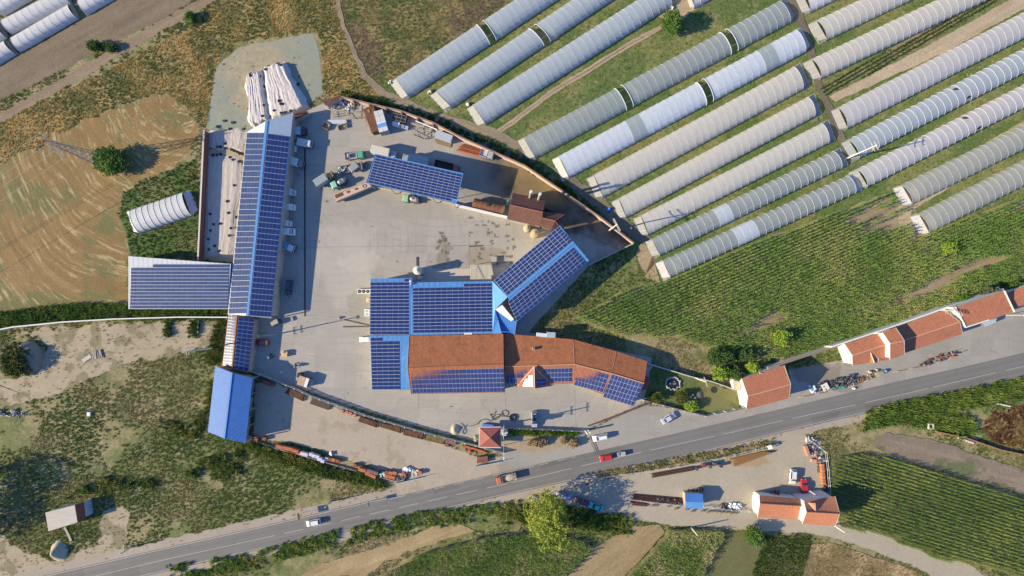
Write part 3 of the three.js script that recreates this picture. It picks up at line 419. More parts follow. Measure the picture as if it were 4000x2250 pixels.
  wpart(jn, 'roof', mg([quad(j(298, 365, 5.2), j(575, 655, 8), j(345, 885, 7), j(300, 1325, 5.7)), quad(j(300, 1326, 5.7), j(345, 886, 7), j(400, 1060, 6.2), j(468, 1326, 5.6))]), sheetMetal([0.13, 0.36, 0.72], 21, 0.5));
  const an = building('stair_block', 'small blue block with white roof sheet at the south end of the diagonal wing', 'annex', j(560, 1100, 0));
  wpart(an, 'wall', wallLoop([j(350, 900, 6), j(690, 1062, 6), j(735, 1110, 5), j(712, 1330, 4), j(468, 1300, 4)], 0.3), M([0.13, 0.3, 0.55], 0.7));
  wpart(an, 'white_sheet', mg([quad(j(345, 885, 8), j(475, 800, 8.2), j(690, 1060, 8.2), j(635, 1096, 8)), ]), M([0.78, 0.77, 0.74], 0.6));
  sheetRoof(an, j(468, 1300, 4.2), j(712, 1340, 4.2), j(742, 1105, 6.1), j(352, 905, 6.5), BLUED);
}
{ // office range with tiled roof, bending along the yard
  const q = z1(1960, 1280, 4.293), O = (x, y, h) => g(...q(x, y), h), e = 4.1, r = 6.2;
  const b = building('office_range', 'bent office range with red tile roof, gabled entrance and several small arrays', 'office building', O(60, 100, 0));
  const n = [O(32, 100, e), O(1197, 197, e), O(1925, 400, e), O(2446, 567, e)], rd = [O(52, 652, r), O(1222, 612, r), O(1846, 766, r), O(2388, 930, r)], s = [O(58, 938, e), O(1212, 938, e), O(1684, 1115, e), O(2207, 1318, 3.6)];
  wpart(b, 'wall', wallLoop([n[0], n[1], n[2], n[3], rd[3], s[3], s[2], s[1], s[0], rd[0]], 0.75), RENDER);
  for (let i = 0; i < 3; i++) { tileRoof(b, n[i], n[i + 1], rd[i + 1], rd[i], TILE); const s0 = i === 2 ? O(1688, 1162, 3.6) : s[i]; tileRoof(b, s0, s[i + 1], rd[i + 1], rd[i], TILEC); wpart(b, 'ridge_cap', ridgeCap(rd[i], rd[i + 1], 0, 0.16), M([0.6, 0.36, 0.2], 0.9)); }
  for (const i of [1, 2]) { wpart(b, 'valley', rod(n[i], rd[i], 0.13), TILEC); wpart(b, 'valley', rod(s[i], rd[i], 0.13), TILEC); }
  { const p = O(530, 352, 5.2); const c = wpart(b, 'chimney', bx(0.8, 1.3, 0.7, p.x, 4.6, p.z), M([0.5, 0.42, 0.36])); wpart({ position: b.position.clone(), add: (o) => c.add(o) }, 'flue', bx(0.4, 0.05, 0.35, p.x, 5.9, p.z), M([0.02, 0.02, 0.02])); }
  // entrance gable
  const gr = O(545, 652, 7), gf = O(553, 1022, 7), gl = O(300, 700, 4), gl2 = O(243, 992, 3.4), gR = O(700, 680, 4.3), gR2 = O(852, 975, 3.4);
  tileRoof(b, lerpV(gl2, gr, 0.12), gl2, gf, gr, TILEC, 'gable_roof'); tileRoof(b, gR2, lerpV(gR2, gr, 0.12), gr, gf, TILEC, 'gable_roof');
  for (const [u, v] of [[gl2, gr], [gR2, gr], [gr, gf]]) wpart(b, 'gable_verge', rod(u, v, 0.13), M([0.62, 0.5, 0.4]));
  wpart(b, 'gable_wall', tris([O(300, 985, 0), O(800, 970, 0), O(800, 970, 3.4), O(300, 985, 0), O(800, 970, 3.4), O(300, 985, 3.4), O(300, 985, 3.4), O(800, 970, 3.4), O(553, 1000, 6.6)].flatMap((p) => [p.x, p.y, p.z])), RENDER);
  const gL = plane3(gl2, gf, gr), gRt = plane3(gR2, gf, gr), p0 = plane3(s[0], s[1], rd[1]);
  solar('small two row array left of the office entrance gable', [q(68, 684), q(424, 680), q(424, 925), q(78, 930)], p0, 6, 3, MID, (i, j) => j === 2 && i > 2 || j === 1 && i > 4);
  solar('stepped three row array right of the office entrance gable', [q(704, 688), q(1175, 676), q(1170, 903), q(706, 908)], p0, 8, 3, MID, (i, j) => i < j);
  solar('four panel array on the shaded side of the office entrance gable', [q(580, 862), q(740, 850), q(742, 970), q(584, 982)], gRt, 2, 2, MID);
  solar('glaring array on the sunlit side of the office entrance gable', [q(430, 800), q(520, 800), q(522, 988), q(346, 980)], gL, 3, 3, MID, (i, j) => j === 0 && i === 0);
  solar('four row array on the middle bay of the office range', [q(1268, 634), q(1796, 790), q(1686, 1084), q(1216, 964)], plane3(s[1], s[2], rd[2]), 9, 4, MID);
  solar('five row array on the end bay of the office range', [q(1846, 784), q(2370, 940), q(2209, 1314), q(1691, 1160)], plane3(O(1688, 1162, 3.6), s[3], rd[3]), 9, 5, MID);
  wpart(b, 'side_canopy', mg([quad(O(2405, 790, 3.2), O(2512, 880, 2.6), O(2440, 1035, 2.6), O(2330, 1050, 3.2))]), M([0.25, 0.06, 0.045], 0.8));
  wpart(b, 'end_patio', flat([O(2360, 1000), O(2440, 780), O(2545, 640), O(2440, 640), O(2250, 1290), O(2350, 1230)].slice(0, 6), 0.2), CONCR);
  single('air_conditioner', 'long white air conditioning unit at the north eave of the office range', 'air conditioner', mg([rbx(3, 0.9, 1.1, 0.06)]), M([0.62, 0.65, 0.66], 0.6), O(665, 118, 3.9).setY(3.9), -0.1);
  single('roof_tank', 'grey blue boxed plant unit beside the white unit on the office eave', 'plant box', rbx(2.6, 1, 1.6, 0.05), M([0.35, 0.45, 0.5], 0.6), O(822, 118, 3.9).setY(3.9), -0.05);
}
{ // brown tiled house with tall flues
  const q = z1(1640, 560, 4.14), B = (x, y, h) => g(...q(x, y), h), e = 5.6, r = 8.4;
  const nl = B(1500, 800, e), nr = B(2035, 920, e), rl = B(1455, 995, r), r2 = B(1992, 1115, r), sl = B(1416, 1226, e), sr = B(1960, 1350, e);
  const b = building('boiler_house', 'dark brown tiled boiler house with two tall metal flues at back of yard', 'boiler house', sl.clone().setY(0));
  wpart(b, 'wall', wallLoop([nl, nr, r2, sr, sl, rl], 0.4), CONCR);
  tileRoof(b, nl, nr, r2, rl, TILEB); tileRoof(b, sl, sr, r2, rl, TILEB); wpart(b, 'ridge_cap', ridgeCap(rl, r2, 0, 0.17), TILEC);
  const xr0 = B(1975, 1205, 7.2), xr1 = B(2188, 1250, 7.2), xs0 = B(1962, 1352, e), xs1 = B(2125, 1392, e), xs2 = B(2240, 1330, e), xe = B(2340, 1152, e), xn = B(2000, 1100, e);
  tileRoof(b, xs0, xs1, xr1, xr0, TILEB); tileRoof(b, xn, xe, xr1, xr0, TILEB); tileRoof(b, xs2, xe, xr1.clone().add(V(0.05, 0, 0)), xr1, TILEB); tileRoof(b, xs1, xs2, xr1.clone().add(V(0.02, 0, 0.02)), xr1, TILEB);
  wpart(b, 'ridge_cap', mg([ridgeCap(xr0, xr1, 0, 0.15), ridgeCap(xr1, xe, 0, 0.13), ridgeCap(xr1, xs2, 0, 0.13)]), TILEC);
  wpart(b, 'wall', wallLoop([xs0, xs1, xs2, xe, B(2010, 1000, e)], 0.5), CONCR);
  for (const [x, y, x2, y2] of [[1780, 868, 1808, 745], [1920, 905, 1950, 785]]) { const p = B(x, y, 6.2), c = wpart(b, 'flue', cy(0.36, 0.4, 7.2, p.x, 5.6, p.z), M([0.5, 0.44, 0.38], 0.5, 0.2)); c.add(shadow(new THREE.Mesh(cy(0.42, 0.46, 0.5, p.x - b.position.x, 12.4, p.z - b.position.z), M([0.85, 0.87, 0.9], 0.35, 0.3)))); c.children[0].name = 'cowl'; }
}
{ // gate house
  const q = z1(1800, 1560, 4.767), G = (x, y, h) => g(...q(x, y), h), c = [G(350, 520, 3), G(755, 515, 3), G(750, 900, 3), G(337, 890, 3)], a = G(548, 718, 4.7);
  const b = building('gate_house', 'small square gatehouse with red pyramid tile roof and white fascia', 'gatehouse', a.clone().setY(0));
  wpart(b, 'wall', wallLoop(c, 0.9), RENDER);
  for (let i = 0; i < 4; i++) wpart(b, 'roof', quad(c[i], c[(i + 1) % 4], a.clone(), a.clone().add(V(0.01, 0, 0.01))), TILEREDN());
  wpart(b, 'fascia', mg(c.map((p, i) => beam(p.clone().setY(2.93), c[(i + 1) % 4].clone().setY(2.93), 0.2, 0.22))), M([0.7, 0.69, 0.66]));
  wpart(b, 'hip', mg(c.map((p) => rod(p, a, 0.07))), M([0.3, 0.1, 0.08]));
}
function TILEREDN() { return tileMatRed ??= new THREE.MeshStandardMaterial({ map: streak([0.32, 0.105, 0.085], 0.3, 40), roughness: 0.8, side: THREE.DoubleSide }); }

{ // houses and shops along the road
  const gable = (name, label, cat, nW, nE, rW, rE, sW, sE, m, wallM = RENDER, ins = 0.4) => {
    const b = building(name, label, cat, sW.clone().setY(0));
    wpart(b, 'wall', wallLoop([nW, rW, sW, sE, rE, nE], ins), wallM);
    tileRoof(b, nW, nE, rE, rW, m); tileRoof(b, sW, sE, rE, rW, m); wpart(b, 'ridge_cap', ridgeCap(rW, rE, 0, 0.17), m === TILEO ? TILEC : M([0.62, 0.38, 0.24], 0.9));
    for (const [u, v] of [[nW, rW], [sW, rW], [nE, rE], [sE, rE]]) wpart(b, 'verge', rod(u, v, 0.08), M([0.66, 0.6, 0.54]));
    return b;
  };
  const a = z1(2800, 1380, 2.912), A = (x, y, h) => g(...a(x, y), h);
  const h1 = gable('white_house', 'white house with orange tile roof and white gable beside the garden lawn', 'house', A(284, 290, 5), A(766, 135, 5), A(352, 488, 7.2), A(842, 353, 7.2), A(336, 637, 4.8), A(822, 510, 4.8), TILEC);
  for (const [x, y] of [[284, 378], [302, 536]]) { const p = A(x, y, 2.4), w = wpart(h1, 'window', bx(0.12, 1.3, 0.8, p.x - 0.02, 1.8, p.z, 0.33), M([0.06, 0.07, 0.09], 0.15)); w.add(shadow(new THREE.Mesh(bx(0.1, 0.1, 1, p.x - h1.position.x, 1.7, p.z - h1.position.z, 0.33), M([0.7, 0.69, 0.66])))); w.children[0].name = 'sill'; }
  { const p = A(515, 228, 5.2); wpart(h1, 'roof_vent', rod(p, p.clone().add(V(-0.9, 0.2, -0.2)), 0.14), M([0.7, 0.68, 0.62])); }
  const hut = building('lean_to', 'small beige flat roofed lean-to against the white house gable', 'lean-to', A(190, 350, 0));
  const hc = [A(185, 292, 2.7), A(258, 288, 2.9), A(277, 428, 2.9), A(190, 414, 2.7)]; wpart(hut, 'wall', wallLoop(hc, 0.15), RENDER); wpart(hut, 'roof', quad(...hc), BEIGES);
  const t = (x, y, h) => T(3, 2, x, y, h);
  const h2a = gable('shop_building', 'orange tiled shop with glazed white gable front facing the oily forecourt', 'shop', t(770, 560, 4.3), t(1142, 440, 4.3), t(846, 675, 6), t(1217, 555, 6), t(850, 776, 4.3), t(1222, 716, 4.3), TILEC);
  { // glazed end
    const p0 = t(712, 592, 0.3), p1 = t(765, 738, 0.3), p2 = t(800, 760, 3.6), fr = mg([beam(p0, p1, 0.15, 0.15), beam(p0.clone().setY(3.4), p1.clone().setY(3.4), 0.15, 0.15)]);
    wpart(h2a, 'glazing_frame', fr, M([0.72, 0.72, 0.7]));
    const nrm = p1.clone().sub(p0).normalize();
    for (let i = 0; i < 4; i++) for (let k = 0; k < 2; k++) { const c = lerpV(p0, p1, (i + 0.5) / 4).setY(0.5 + k * 1.45); const w = wpart(h2a, 'window', beam(c.clone().addScaledVector(nrm, -0.62).setY(c.y + 0.65), c.clone().addScaledVector(nrm, 0.62).setY(c.y + 0.65), 0.08, 1.3), M([0.1, 0.12, 0.14], 0.1)); const f = part(w, 'frame', mg([beam(c.clone().addScaledVector(nrm, -0.68), c.clone().addScaledVector(nrm, 0.68), 0.12, 0.09), beam(c.clone().addScaledVector(nrm, 0.68), c.clone().addScaledVector(nrm, 0.68).setY(c.y + 1.3), 0.12, 0.09).rotateX(0)]).translate(-h2a.position.x, 0, -h2a.position.z), M([0.72, 0.72, 0.7])); }
    const gr = t(1022, 626, 5.6), gf = t(1068, 745, 5.2), gl = t(985, 765, 3.4);
    tileRoof(h2a, gl, lerpV(gl, gr, 0.1), gr, gf, TILEC, 'gable_roof'); tileRoof(h2a, t(1112, 750, 3.5), lerpV(t(1200, 660, 4.6), gr, 0.5), gr, gf, TILEC, 'gable_roof'); wpart(h2a, 'gable_verge', rod(gr, gf, 0.16), M([0.7, 0.55, 0.42]));
    wpart(h2a, 'pipe', rod(t(1108, 685, 4.6), t(1108, 745, 5.5), 0.07), M([0.7, 0.7, 0.68])); wpart(h2a, 'roof_vent', rbx(0.8, 0.4, 0.35, 0.05).translate(...t(1192, 663, 5).toArray()), M([0.7, 0.65, 0.6]));
  }
  gable('shop_building', 'taller orange tiled cross block standing above the shop roofs on either side', 'shop', t(1148, 440, 6.6), t(1283, 395, 6.6), t(1226, 555, 8.6), t(1370, 526, 8.6), t(1226, 716, 6.6), t(1371, 662, 6.6), TILEC);
  gable('shop_building', 'long orange tiled shop with pale dotted ridge between cross block and tall end block', 'shop', t(1284, 396, 4.3), t(1775, 222, 4.3), t(1372, 522, 6), t(1930, 338, 6), t(1377, 650, 4.3), t(1956, 456, 4.3), TILEC);
  const e3 = building('end_block', 'tall end block with single orange tile slope and white parapet edges', 'shop', t(1985, 390, 0));
  const c3 = [t(1985, 392, 5.2), t(2472, 236, 5.2), t(2372, 25, 6.4), t(1880, 190, 6.4)]; wpart(e3, 'wall', wallLoop(c3, 0.1, 0.2), RENDER); tileRoof(e3, ...c3, TILEC);
  for (const [u, v] of [[c3[1], c3[2]], [c3[0], c3[3]], [c3[0], lerpV(c3[0], c3[1], 0.48)]]) wpart(e3, 'parapet', beam(u, v, 0.33, 0.5), RENDER);
  { const d = [t(2160, 352, 2.6), t(2300, 300, 2.6)]; wpart(e3, 'door_canopy', quad(d[0], d[1], t(2290, 345, 2.4), t(2178, 388, 2.4)), M([0.45, 0.5, 0.55])); }
  const e4 = building('far_house', 'orange tiled house end cut off by the right edge of the photograph', 'house', t(2474, 190, 0));
  const c4 = [t(2474, 192, 4.4), t(2760, 128, 4.4), t(2700, -70, 4.4), t(2394, 48, 4.4)]; wpart(e4, 'wall', wallLoop(c4, 0.3), RENDER); tileRoof(e4, c4[0], c4[1], t(2730, 35, 5), t(2430, 120, 5), TILEC); tileRoof(e4, c4[3], c4[2], t(2730, 35, 5), t(2430, 120, 5), TILEC);
  // south lot houses
  const k = z1(2900, 1690, 3.6225), K = (x, y, h) => g(...k(x, y), h);
  gable('tiled_house', 'bright orange tiled long house with cream west wall south of the gravel yard', 'house', K(240, 886, 3.8), K(808, 935, 3.8), K(247, 1000, 5.5), K(832, 1036, 5.5), K(214, 1190, 3.8), K(782, 1230, 3.8), TILEO);
  const lk = building('link_house', 'narrow orange roof piece linking the two southern tiled houses', 'annex', K(830, 1150, 0)); const lc = [K(784, 1226, 3.4), K(842, 1250, 3.4), K(888, 1092, 4.5), K(832, 1060, 4.5)]; wpart(lk, 'wall', wallLoop(lc, 0.2), RENDER); tileRoof(lk, ...lc, TILEO);
  const h6 = gable('tiled_house', 'taller orange tiled house with dormer at the east end of southern lane', 'house', K(872, 968, 6.2), K(1312, 902, 6.2), K(906, 1120, 9), K(1377, 1146, 9), K(846, 1290, 6.2), K(1317, 1318, 6.2), TILEO);
  { const p = K(1040, 1120, 8.9), q = K(1035, 1000, 8.5), l = K(940, 990, 6.9), r = K(1085, 1000, 7.1); tileRoof(h6, l, lerpV(l, p, 0.1), p, q, TILEO, 'dormer_roof'); tileRoof(h6, r, lerpV(r, p, 0.1), p, q, TILEO, 'dormer_roof'); for (const u of [l, r]) wpart(h6, 'dormer_trim', rod(u, p, 0.1), M([0.7, 0.68, 0.64])); }
  const tr = building('terrace', 'grey concrete terrace with pale parapet behind the taller southern house', 'terrace', K(950, 940, 0));
  const tc = [K(812, 935, 3), K(1092, 892, 3), K(1100, 975, 3), K(830, 965, 3)]; wpart(tr, 'slab', mg([wallLoop(tc, 0, 0), quad(...tc)]), CONCR); for (const i of [0, 1]) wpart(tr, 'parapet', beam(tc[i], tc[i + 1], 0.2, 0.5), M([0.6, 0.6, 0.58]));
  single('steel_beam', 'pale beam lying across the terrace edge near the red pickup', 'beam', beam(K(950, 825, 3.2), K(1065, 905, 3.4), 0.35, 0.2), M([0.6, 0.6, 0.58]));
  const f = z1(2400, 1890, 2.862), F = (x, y, h) => g(...f(x, y), h);
  const ki = building('blue_kiosk', 'small kiosk with bright blue ribbed gable roof on pallet fence', 'kiosk', F(880, 200, 0));
  wpart(ki, 'wall', wallLoop([F(792, 108, 2.8), F(985, 112, 2.8), F(996, 206, 3.5), F(988, 278, 2.8), F(790, 270, 2.8), F(792, 202, 3.5)], 0.3), M([0.4, 0.35, 0.28]));
  sheetRoof(ki, F(790, 105, 2.9), F(986, 110, 2.9), F(996, 206, 3.6), F(792, 201, 3.6), BLUED, 'roof', 0.3); sheetRoof(ki, F(788, 272, 2.9), F(990, 280, 2.9), F(996, 206, 3.6), F(792, 201, 3.6), BLUE, 'roof', 0.3);
  // hut in the weeds
  const w = (x, y, h) => T(0, 3, x, y, h);
  const ht = building('roadside_hut', 'small hut with pale grey west slope and rusty red east slope in weeds', 'hut', w(640, 900, 0));
  const W = [w(455, 812, 2.8), w(487, 1000, 2.8)], Rr2 = [w(751, 736, 3.9), w(779, 910, 3.9)], Ee = [w(836, 700, 2.9), w(857, 864, 2.9)];
  wpart(ht, 'wall', wallLoop([W[0], Rr2[0], w(850, 695, 2.9), w(872, 860, 2.9), Rr2[1], W[1]], 0.35), M([0.5, 0.53, 0.55], 0.9)); sheetRoof(ht, W[0], W[1], Rr2[1], Rr2[0], sheetMetal([0.4, 0.375, 0.35], 61, 0.8, 0.4), 'roof', 0.25, 0.02); sheetRoof(ht, Ee[0], Ee[1], Rr2[1], Rr2[0], sheetMetal([0.33, 0.09, 0.05], 62, 0.8, 0.4), 'roof', 0.3, 0.03);
  single('footpath_slab', 'narrow pale concrete path running from the roadside hut towards the road', 'path slab', flat(band([w(655, 955), w(690, 1020), w(722, 1092)], 0.7), 0.3), CONCR);
}
// walls and fences
const wallRun = (name, label, cat, pts, h, t, m, cap) => { // pts: the top as the photo shows it
  const root = thing(name, label, cat, V(pts[0].x, 0, pts[0].z)), list = [], caps = [];
  pts.slice(1).forEach((b, i) => { const a = pts[i]; list.push(beam(a.clone().setY(h / 2), b.clone().setY(h / 2), t, h)); if (cap) caps.push(beam(a.clone().setY(h + 0.05), b.clone().setY(h + 0.05), t + 0.12, 0.1)); });
  wpart(root, 'wall', mg(list), m); if (cap) wpart(root, 'coping', mg(caps), cap); return root;
};
const fence = (name, label, cat, pts, h, every, pm, o = {}) => {
  const root = thing(name, label, cat, V(pts[0].x, 0, pts[0].z));
  if (o.base) wpart(root, 'base_wall', mg(pts.slice(1).map((b, i) => beam(pts[i].clone().setY(o.base / 2), b.clone().setY(o.base / 2), 0.28, o.base))), CONCR);
  const post = new THREE.BoxGeometry(o.pw ?? 0.14, h, o.pw ?? 0.14);
  pts.slice(1).forEach((b, i) => { const a = pts[i], n = Math.max(1, Math.round(a.distanceTo(b) / every)); for (let k = 0; k < n + (i === pts.length - 2 ? 1 : 0); k++) { const p = part(root, 'post', post, pm); p.position.copy(lerpV(a, b, k / n)).sub(root.position).setY(h / 2); } });
  for (const y of o.rails ?? [h * 0.95, h * 0.5]) wpart(root, 'rail', mg(pts.slice(1).map((b, i) => beam(pts[i].clone().setY(y), b.clone().setY(y), 0.06, o.rw ?? 0.08))), o.rm ?? pm);
  if (o.slats) { const s = new THREE.BoxGeometry(0.09, h * 0.75, 0.02), list = []; pts.slice(1).forEach((b, i) => { const a = pts[i], n = Math.round(a.distanceTo(b) / 0.16); for (let k = 0; k < n; k++) { const p = lerpV(a, b, k / n); list.push(s.clone().rotateY(heading(a, b)).translate(p.x, h * 0.58, p.z)); } }); wpart(root, 'bars', mg(list), pm).userData.kind = 'stuff'; }
  return root;
};
{
  const a = z1(1240, 370, 4.6), b = z1(1640, 560, 4.14), c = z1(2340, 800, 6.44), h = 2.6;
  const pts = [a(370, 20), a(900, 150), a(1500, 290), a(2080, 500), a(2570, 760), b(1100, 95), b(1500, 270), b(1700, 360), b(2270, 745), c(0, 290), c(880, 965)].map((p) => g(...p, h));
  const w = wallRun('yard_wall', 'long curved rendered wall with brick coping along the east side of yard', 'wall', pts, h, 0.3, PINK, M([0.3, 0.16, 0.11], 0.9));
  for (const p of [[640, 85], [930, 155], [1225, 230], [1505, 295], [1790, 405], [2070, 515]]) { const q = g(...a(...p), h); wpart(w, 'buttress', bx(0.45, 2.75, 0.7, q.x + 0.1, 0, q.z + 0.45, -0.35), M([0.22, 0.17, 0.13])); }
  wallRun('corner_wall', 'grey block wall closing the sharp eastern corner of the yard', 'wall', [c(880, 965), c(0, 1390)].map((p) => g(...p, 2)).concat(g(2300, 1036, 2)), 2, 0.3, CONCR);
  wallRun('silage_wall', 'straight brown brick wall with pale coping on west side of silage floor', 'wall', [g(797, 509, 2.4), g(794, 563, 2.4), g(773, 1017, 2.4)], 2.4, 0.35, sheetMetal([0.2, 0.09, 0.07], 71, 0.9, 0.4), M([0.6, 0.57, 0.53]));
  wallRun('white_wall', 'long low white wall curving along hedge above the bare waste lot', 'wall', [[-60, 425], [0, 413], [120, 390], [620, 340], [1130, 310], [1800, 290], [2285, 292]].map(([x, y]) => T(0, 2, x, y, 2)), 2, 0.35, RENDER);
  wallRun('white_wall', 'white rendered wall running from the canopy to the brown boiler house', 'wall', [g(1775, 798, 2.2), g(1981, 847, 2.2)], 2.2, 0.45, RENDER);
  wallRun('low_wall', 'low beige wall along the south edge of the free standing canopy', 'wall', [g(1453, 727, 1.2), g(1600, 755, 1.2), g(1775, 797, 1.2)], 1.2, 0.35, sheetMetal([0.5, 0.4, 0.28], 72, 0.9, 0.3));
  wallRun('white_wall', 'white boundary wall between the white house and the shops with dark coping', 'wall', [T(2, 2, 2574, 800, 2.8), T(3, 2, 130, 762, 2.8), T(3, 2, 720, 572, 2.8)], 2.8, 0.4, RENDER, M([0.25, 0.17, 0.13]));
  wallRun('back_wall', 'white strip of rear wall behind the shop roofs facing the corn', 'wall', [T(3, 2, 640, 590, 3.6), T(3, 2, 1200, 405, 3.6), T(3, 2, 1780, 200, 3.6), T(3, 2, 2370, 8, 3.6)], 3.6, 0.4, RENDER);
  wallRun('garden_wall', 'grey wall on north side of the garden lawn bending to the lean-to', 'wall', [g(2528, 1420, 1.7), g(2697, 1471, 1.7), g(2782, 1491, 1.7), g(2864, 1520, 1.7)], 1.7, 0.3, sheetMetal([0.5, 0.48, 0.44], 73, 0.9, 0.3));
  wallRun('brick_wall', 'thin red brick wall crossing the weeds at the right edge below road', 'wall', [T(3, 3, 1700, 0, 1.2), T(3, 3, 2000, 65, 1.2), T(3, 3, 2350, 185, 1.2), T(3, 3, 2640, 245, 1.2)], 1.2, 0.35, BRICKM);
  const f = z1(2480, 1420, 3.309), DK = M([0.2, 0.22, 0.25], 0.6), LT = M([0.55, 0.58, 0.6], 0.5);
  fence('yard_fence', 'long steel bar fence on concrete base along south side of the yard', 'fence', [[974, 1447], [1058, 1476], [1156, 1517], [1218, 1546], [1427, 1621], [1622, 1678], [1740, 1709.5], [1857, 1738.6], [1969, 1768]].map(([x, y]) => g(x, y, 0.5)), 1.7, 3, M([0.5, 0.5, 0.48]), { base: 0.5, pw: 0.34, rm: M([0.4, 0.5, 0.55], 0.5), rw: 0.14, slats: true });
  fence('garden_fence', 'dark bar fence with pale posts along the south edge of garden lawn', 'fence', [f(105, 470), f(480, 570), f(900, 675), f(1150, 615), f(1385, 560)].map((p) => g(...p, 0.3)), 1.5, 3.2, M([0.5, 0.5, 0.48]), { base: 0.35, pw: 0.3, rm: DK, slats: true });
  fence('front_fence', 'steel bar fence behind the clipped hedge left of the gate', 'fence', [g(1983, 1670, 0.3), g(2120, 1675, 0.3), g(2270, 1682, 0.3)], 1.6, 3.2, M([0.45, 0.46, 0.47]), { base: 0.35, pw: 0.25, rm: DK, slats: true });
  fence('sliding_gate', 'dark maroon sliding gate running back from the entrance pillars', 'gate', [g(2298, 1663, 0.6), g(2360, 1640, 0.6), g(2536, 1572, 0.6)], 1.7, 4, M([0.16, 0.09, 0.1], 0.6), { rails: [1.65, 1.1, 0.5, 0.15], slats: true });
  fence('lot_fence', 'open wire fence on north edge of the southern gravel yard', 'fence', [g(2340, 1895, 0), g(2355, 1860, 0), g(2651, 1821, 0), g(2783, 1793, 0), g(3030, 1731, 0)], 1.3, 3.5, LT, { rw: 0.05 });
  fence('lot_fence', 'pale steel fence behind leaning pallets on south edge of the gravel yard', 'fence', [g(2428, 1942, 0), g(2540, 1958, 0), g(2672, 1974, 0)], 1.4, 3, LT, {});
  fence('lot_fence', 'pale steel fence between the blue kiosk and the long tiled house', 'fence', [g(2747, 1977, 0), g(2924, 1995, 0)], 1.4, 3, LT, {});
  fence('lot_fence', 'pale mesh fence on the east edge of the southern gravel yard', 'fence', [g(3146, 1709, 0), g(3216, 1762, 0), g(3224, 1830, 0), g(3231, 1922, 0)], 1.8, 2.6, M([0.65, 0.68, 0.7], 0.5), { pw: 0.1 });
  fence('brick_lot_fence', 'low grey concrete edge fence below brick pallets on gravel lot', 'fence', [T(1, 3, -80, 60, 0), T(1, 3, 220, 165, 0), T(1, 3, 700, 300, 0), T(1, 3, 1000, 385, 0), T(1, 3, 1400, 490, 0)], 0.7, 5, CONCR, { base: 0.5, rails: [0.62] });
  for (const [l, p, q] of [['blue metal gate leaf lying along the road side of brick pallets', T(1, 3, 1415, 505, 0), T(1, 3, 1710, 440, 0)], ['blue metal gate leaf beside the gatehouse corner', T(1, 3, 2212, 335, 0), T(1, 3, 2490, 285, 0)]]) { const r = thing('gate_leaf', l, 'gate', p.clone()); wpart(r, 'panel', beam(p.clone().setY(0.75), q.clone().setY(0.75), 0.08, 1.1), M([0.22, 0.33, 0.5], 0.5)); wpart(r, 'rail', beam(p.clone().setY(1.4), q.clone().setY(1.4), 0.14, 0.12), M([0.4, 0.5, 0.62], 0.5)); }
  { const q = z1(1800, 1560, 4.767); for (const [l, x, y] of [['left white pillar of the sliding gate', 2330, 600], ['right slimmer white pillar of the sliding gate', 2375, 580]]) { const p = g(...q(x, y), 1), r = thing('gate_pillar', l, 'pillar', p.clone().setY(0)); part(r, 'shaft', bx(0.32, 3.4, 0.32), M([0.75, 0.74, 0.7])); part(r, 'cap', bx(0.46, 0.14, 0.46, 0, 3.4), M([0.75, 0.74, 0.7])); } }
  // sheds over the yard gate, top left
  const t = (x, y, h) => T(1, 0, x, y, h);
  for (const [l, c] of [['small brown tiled roof over wall west of the yard gate', [[400, 1205], [532, 1135], [492, 1093], [372, 1150]]], ['small brown tiled roof over wall east of the yard gate', [[700, 1065], [850, 988], [828, 963], [664, 1018]]]]) { const P4 = c.map(([x, y], i) => t(x, y, i < 2 ? 2.6 : 3)), r = building('gate_roof', l, 'roof', P4[0].clone().setY(0)); wpart(r, 'wall', wallLoop(P4, 0.25), CONCR); tileRoof(r, ...P4, TILEB); }
}

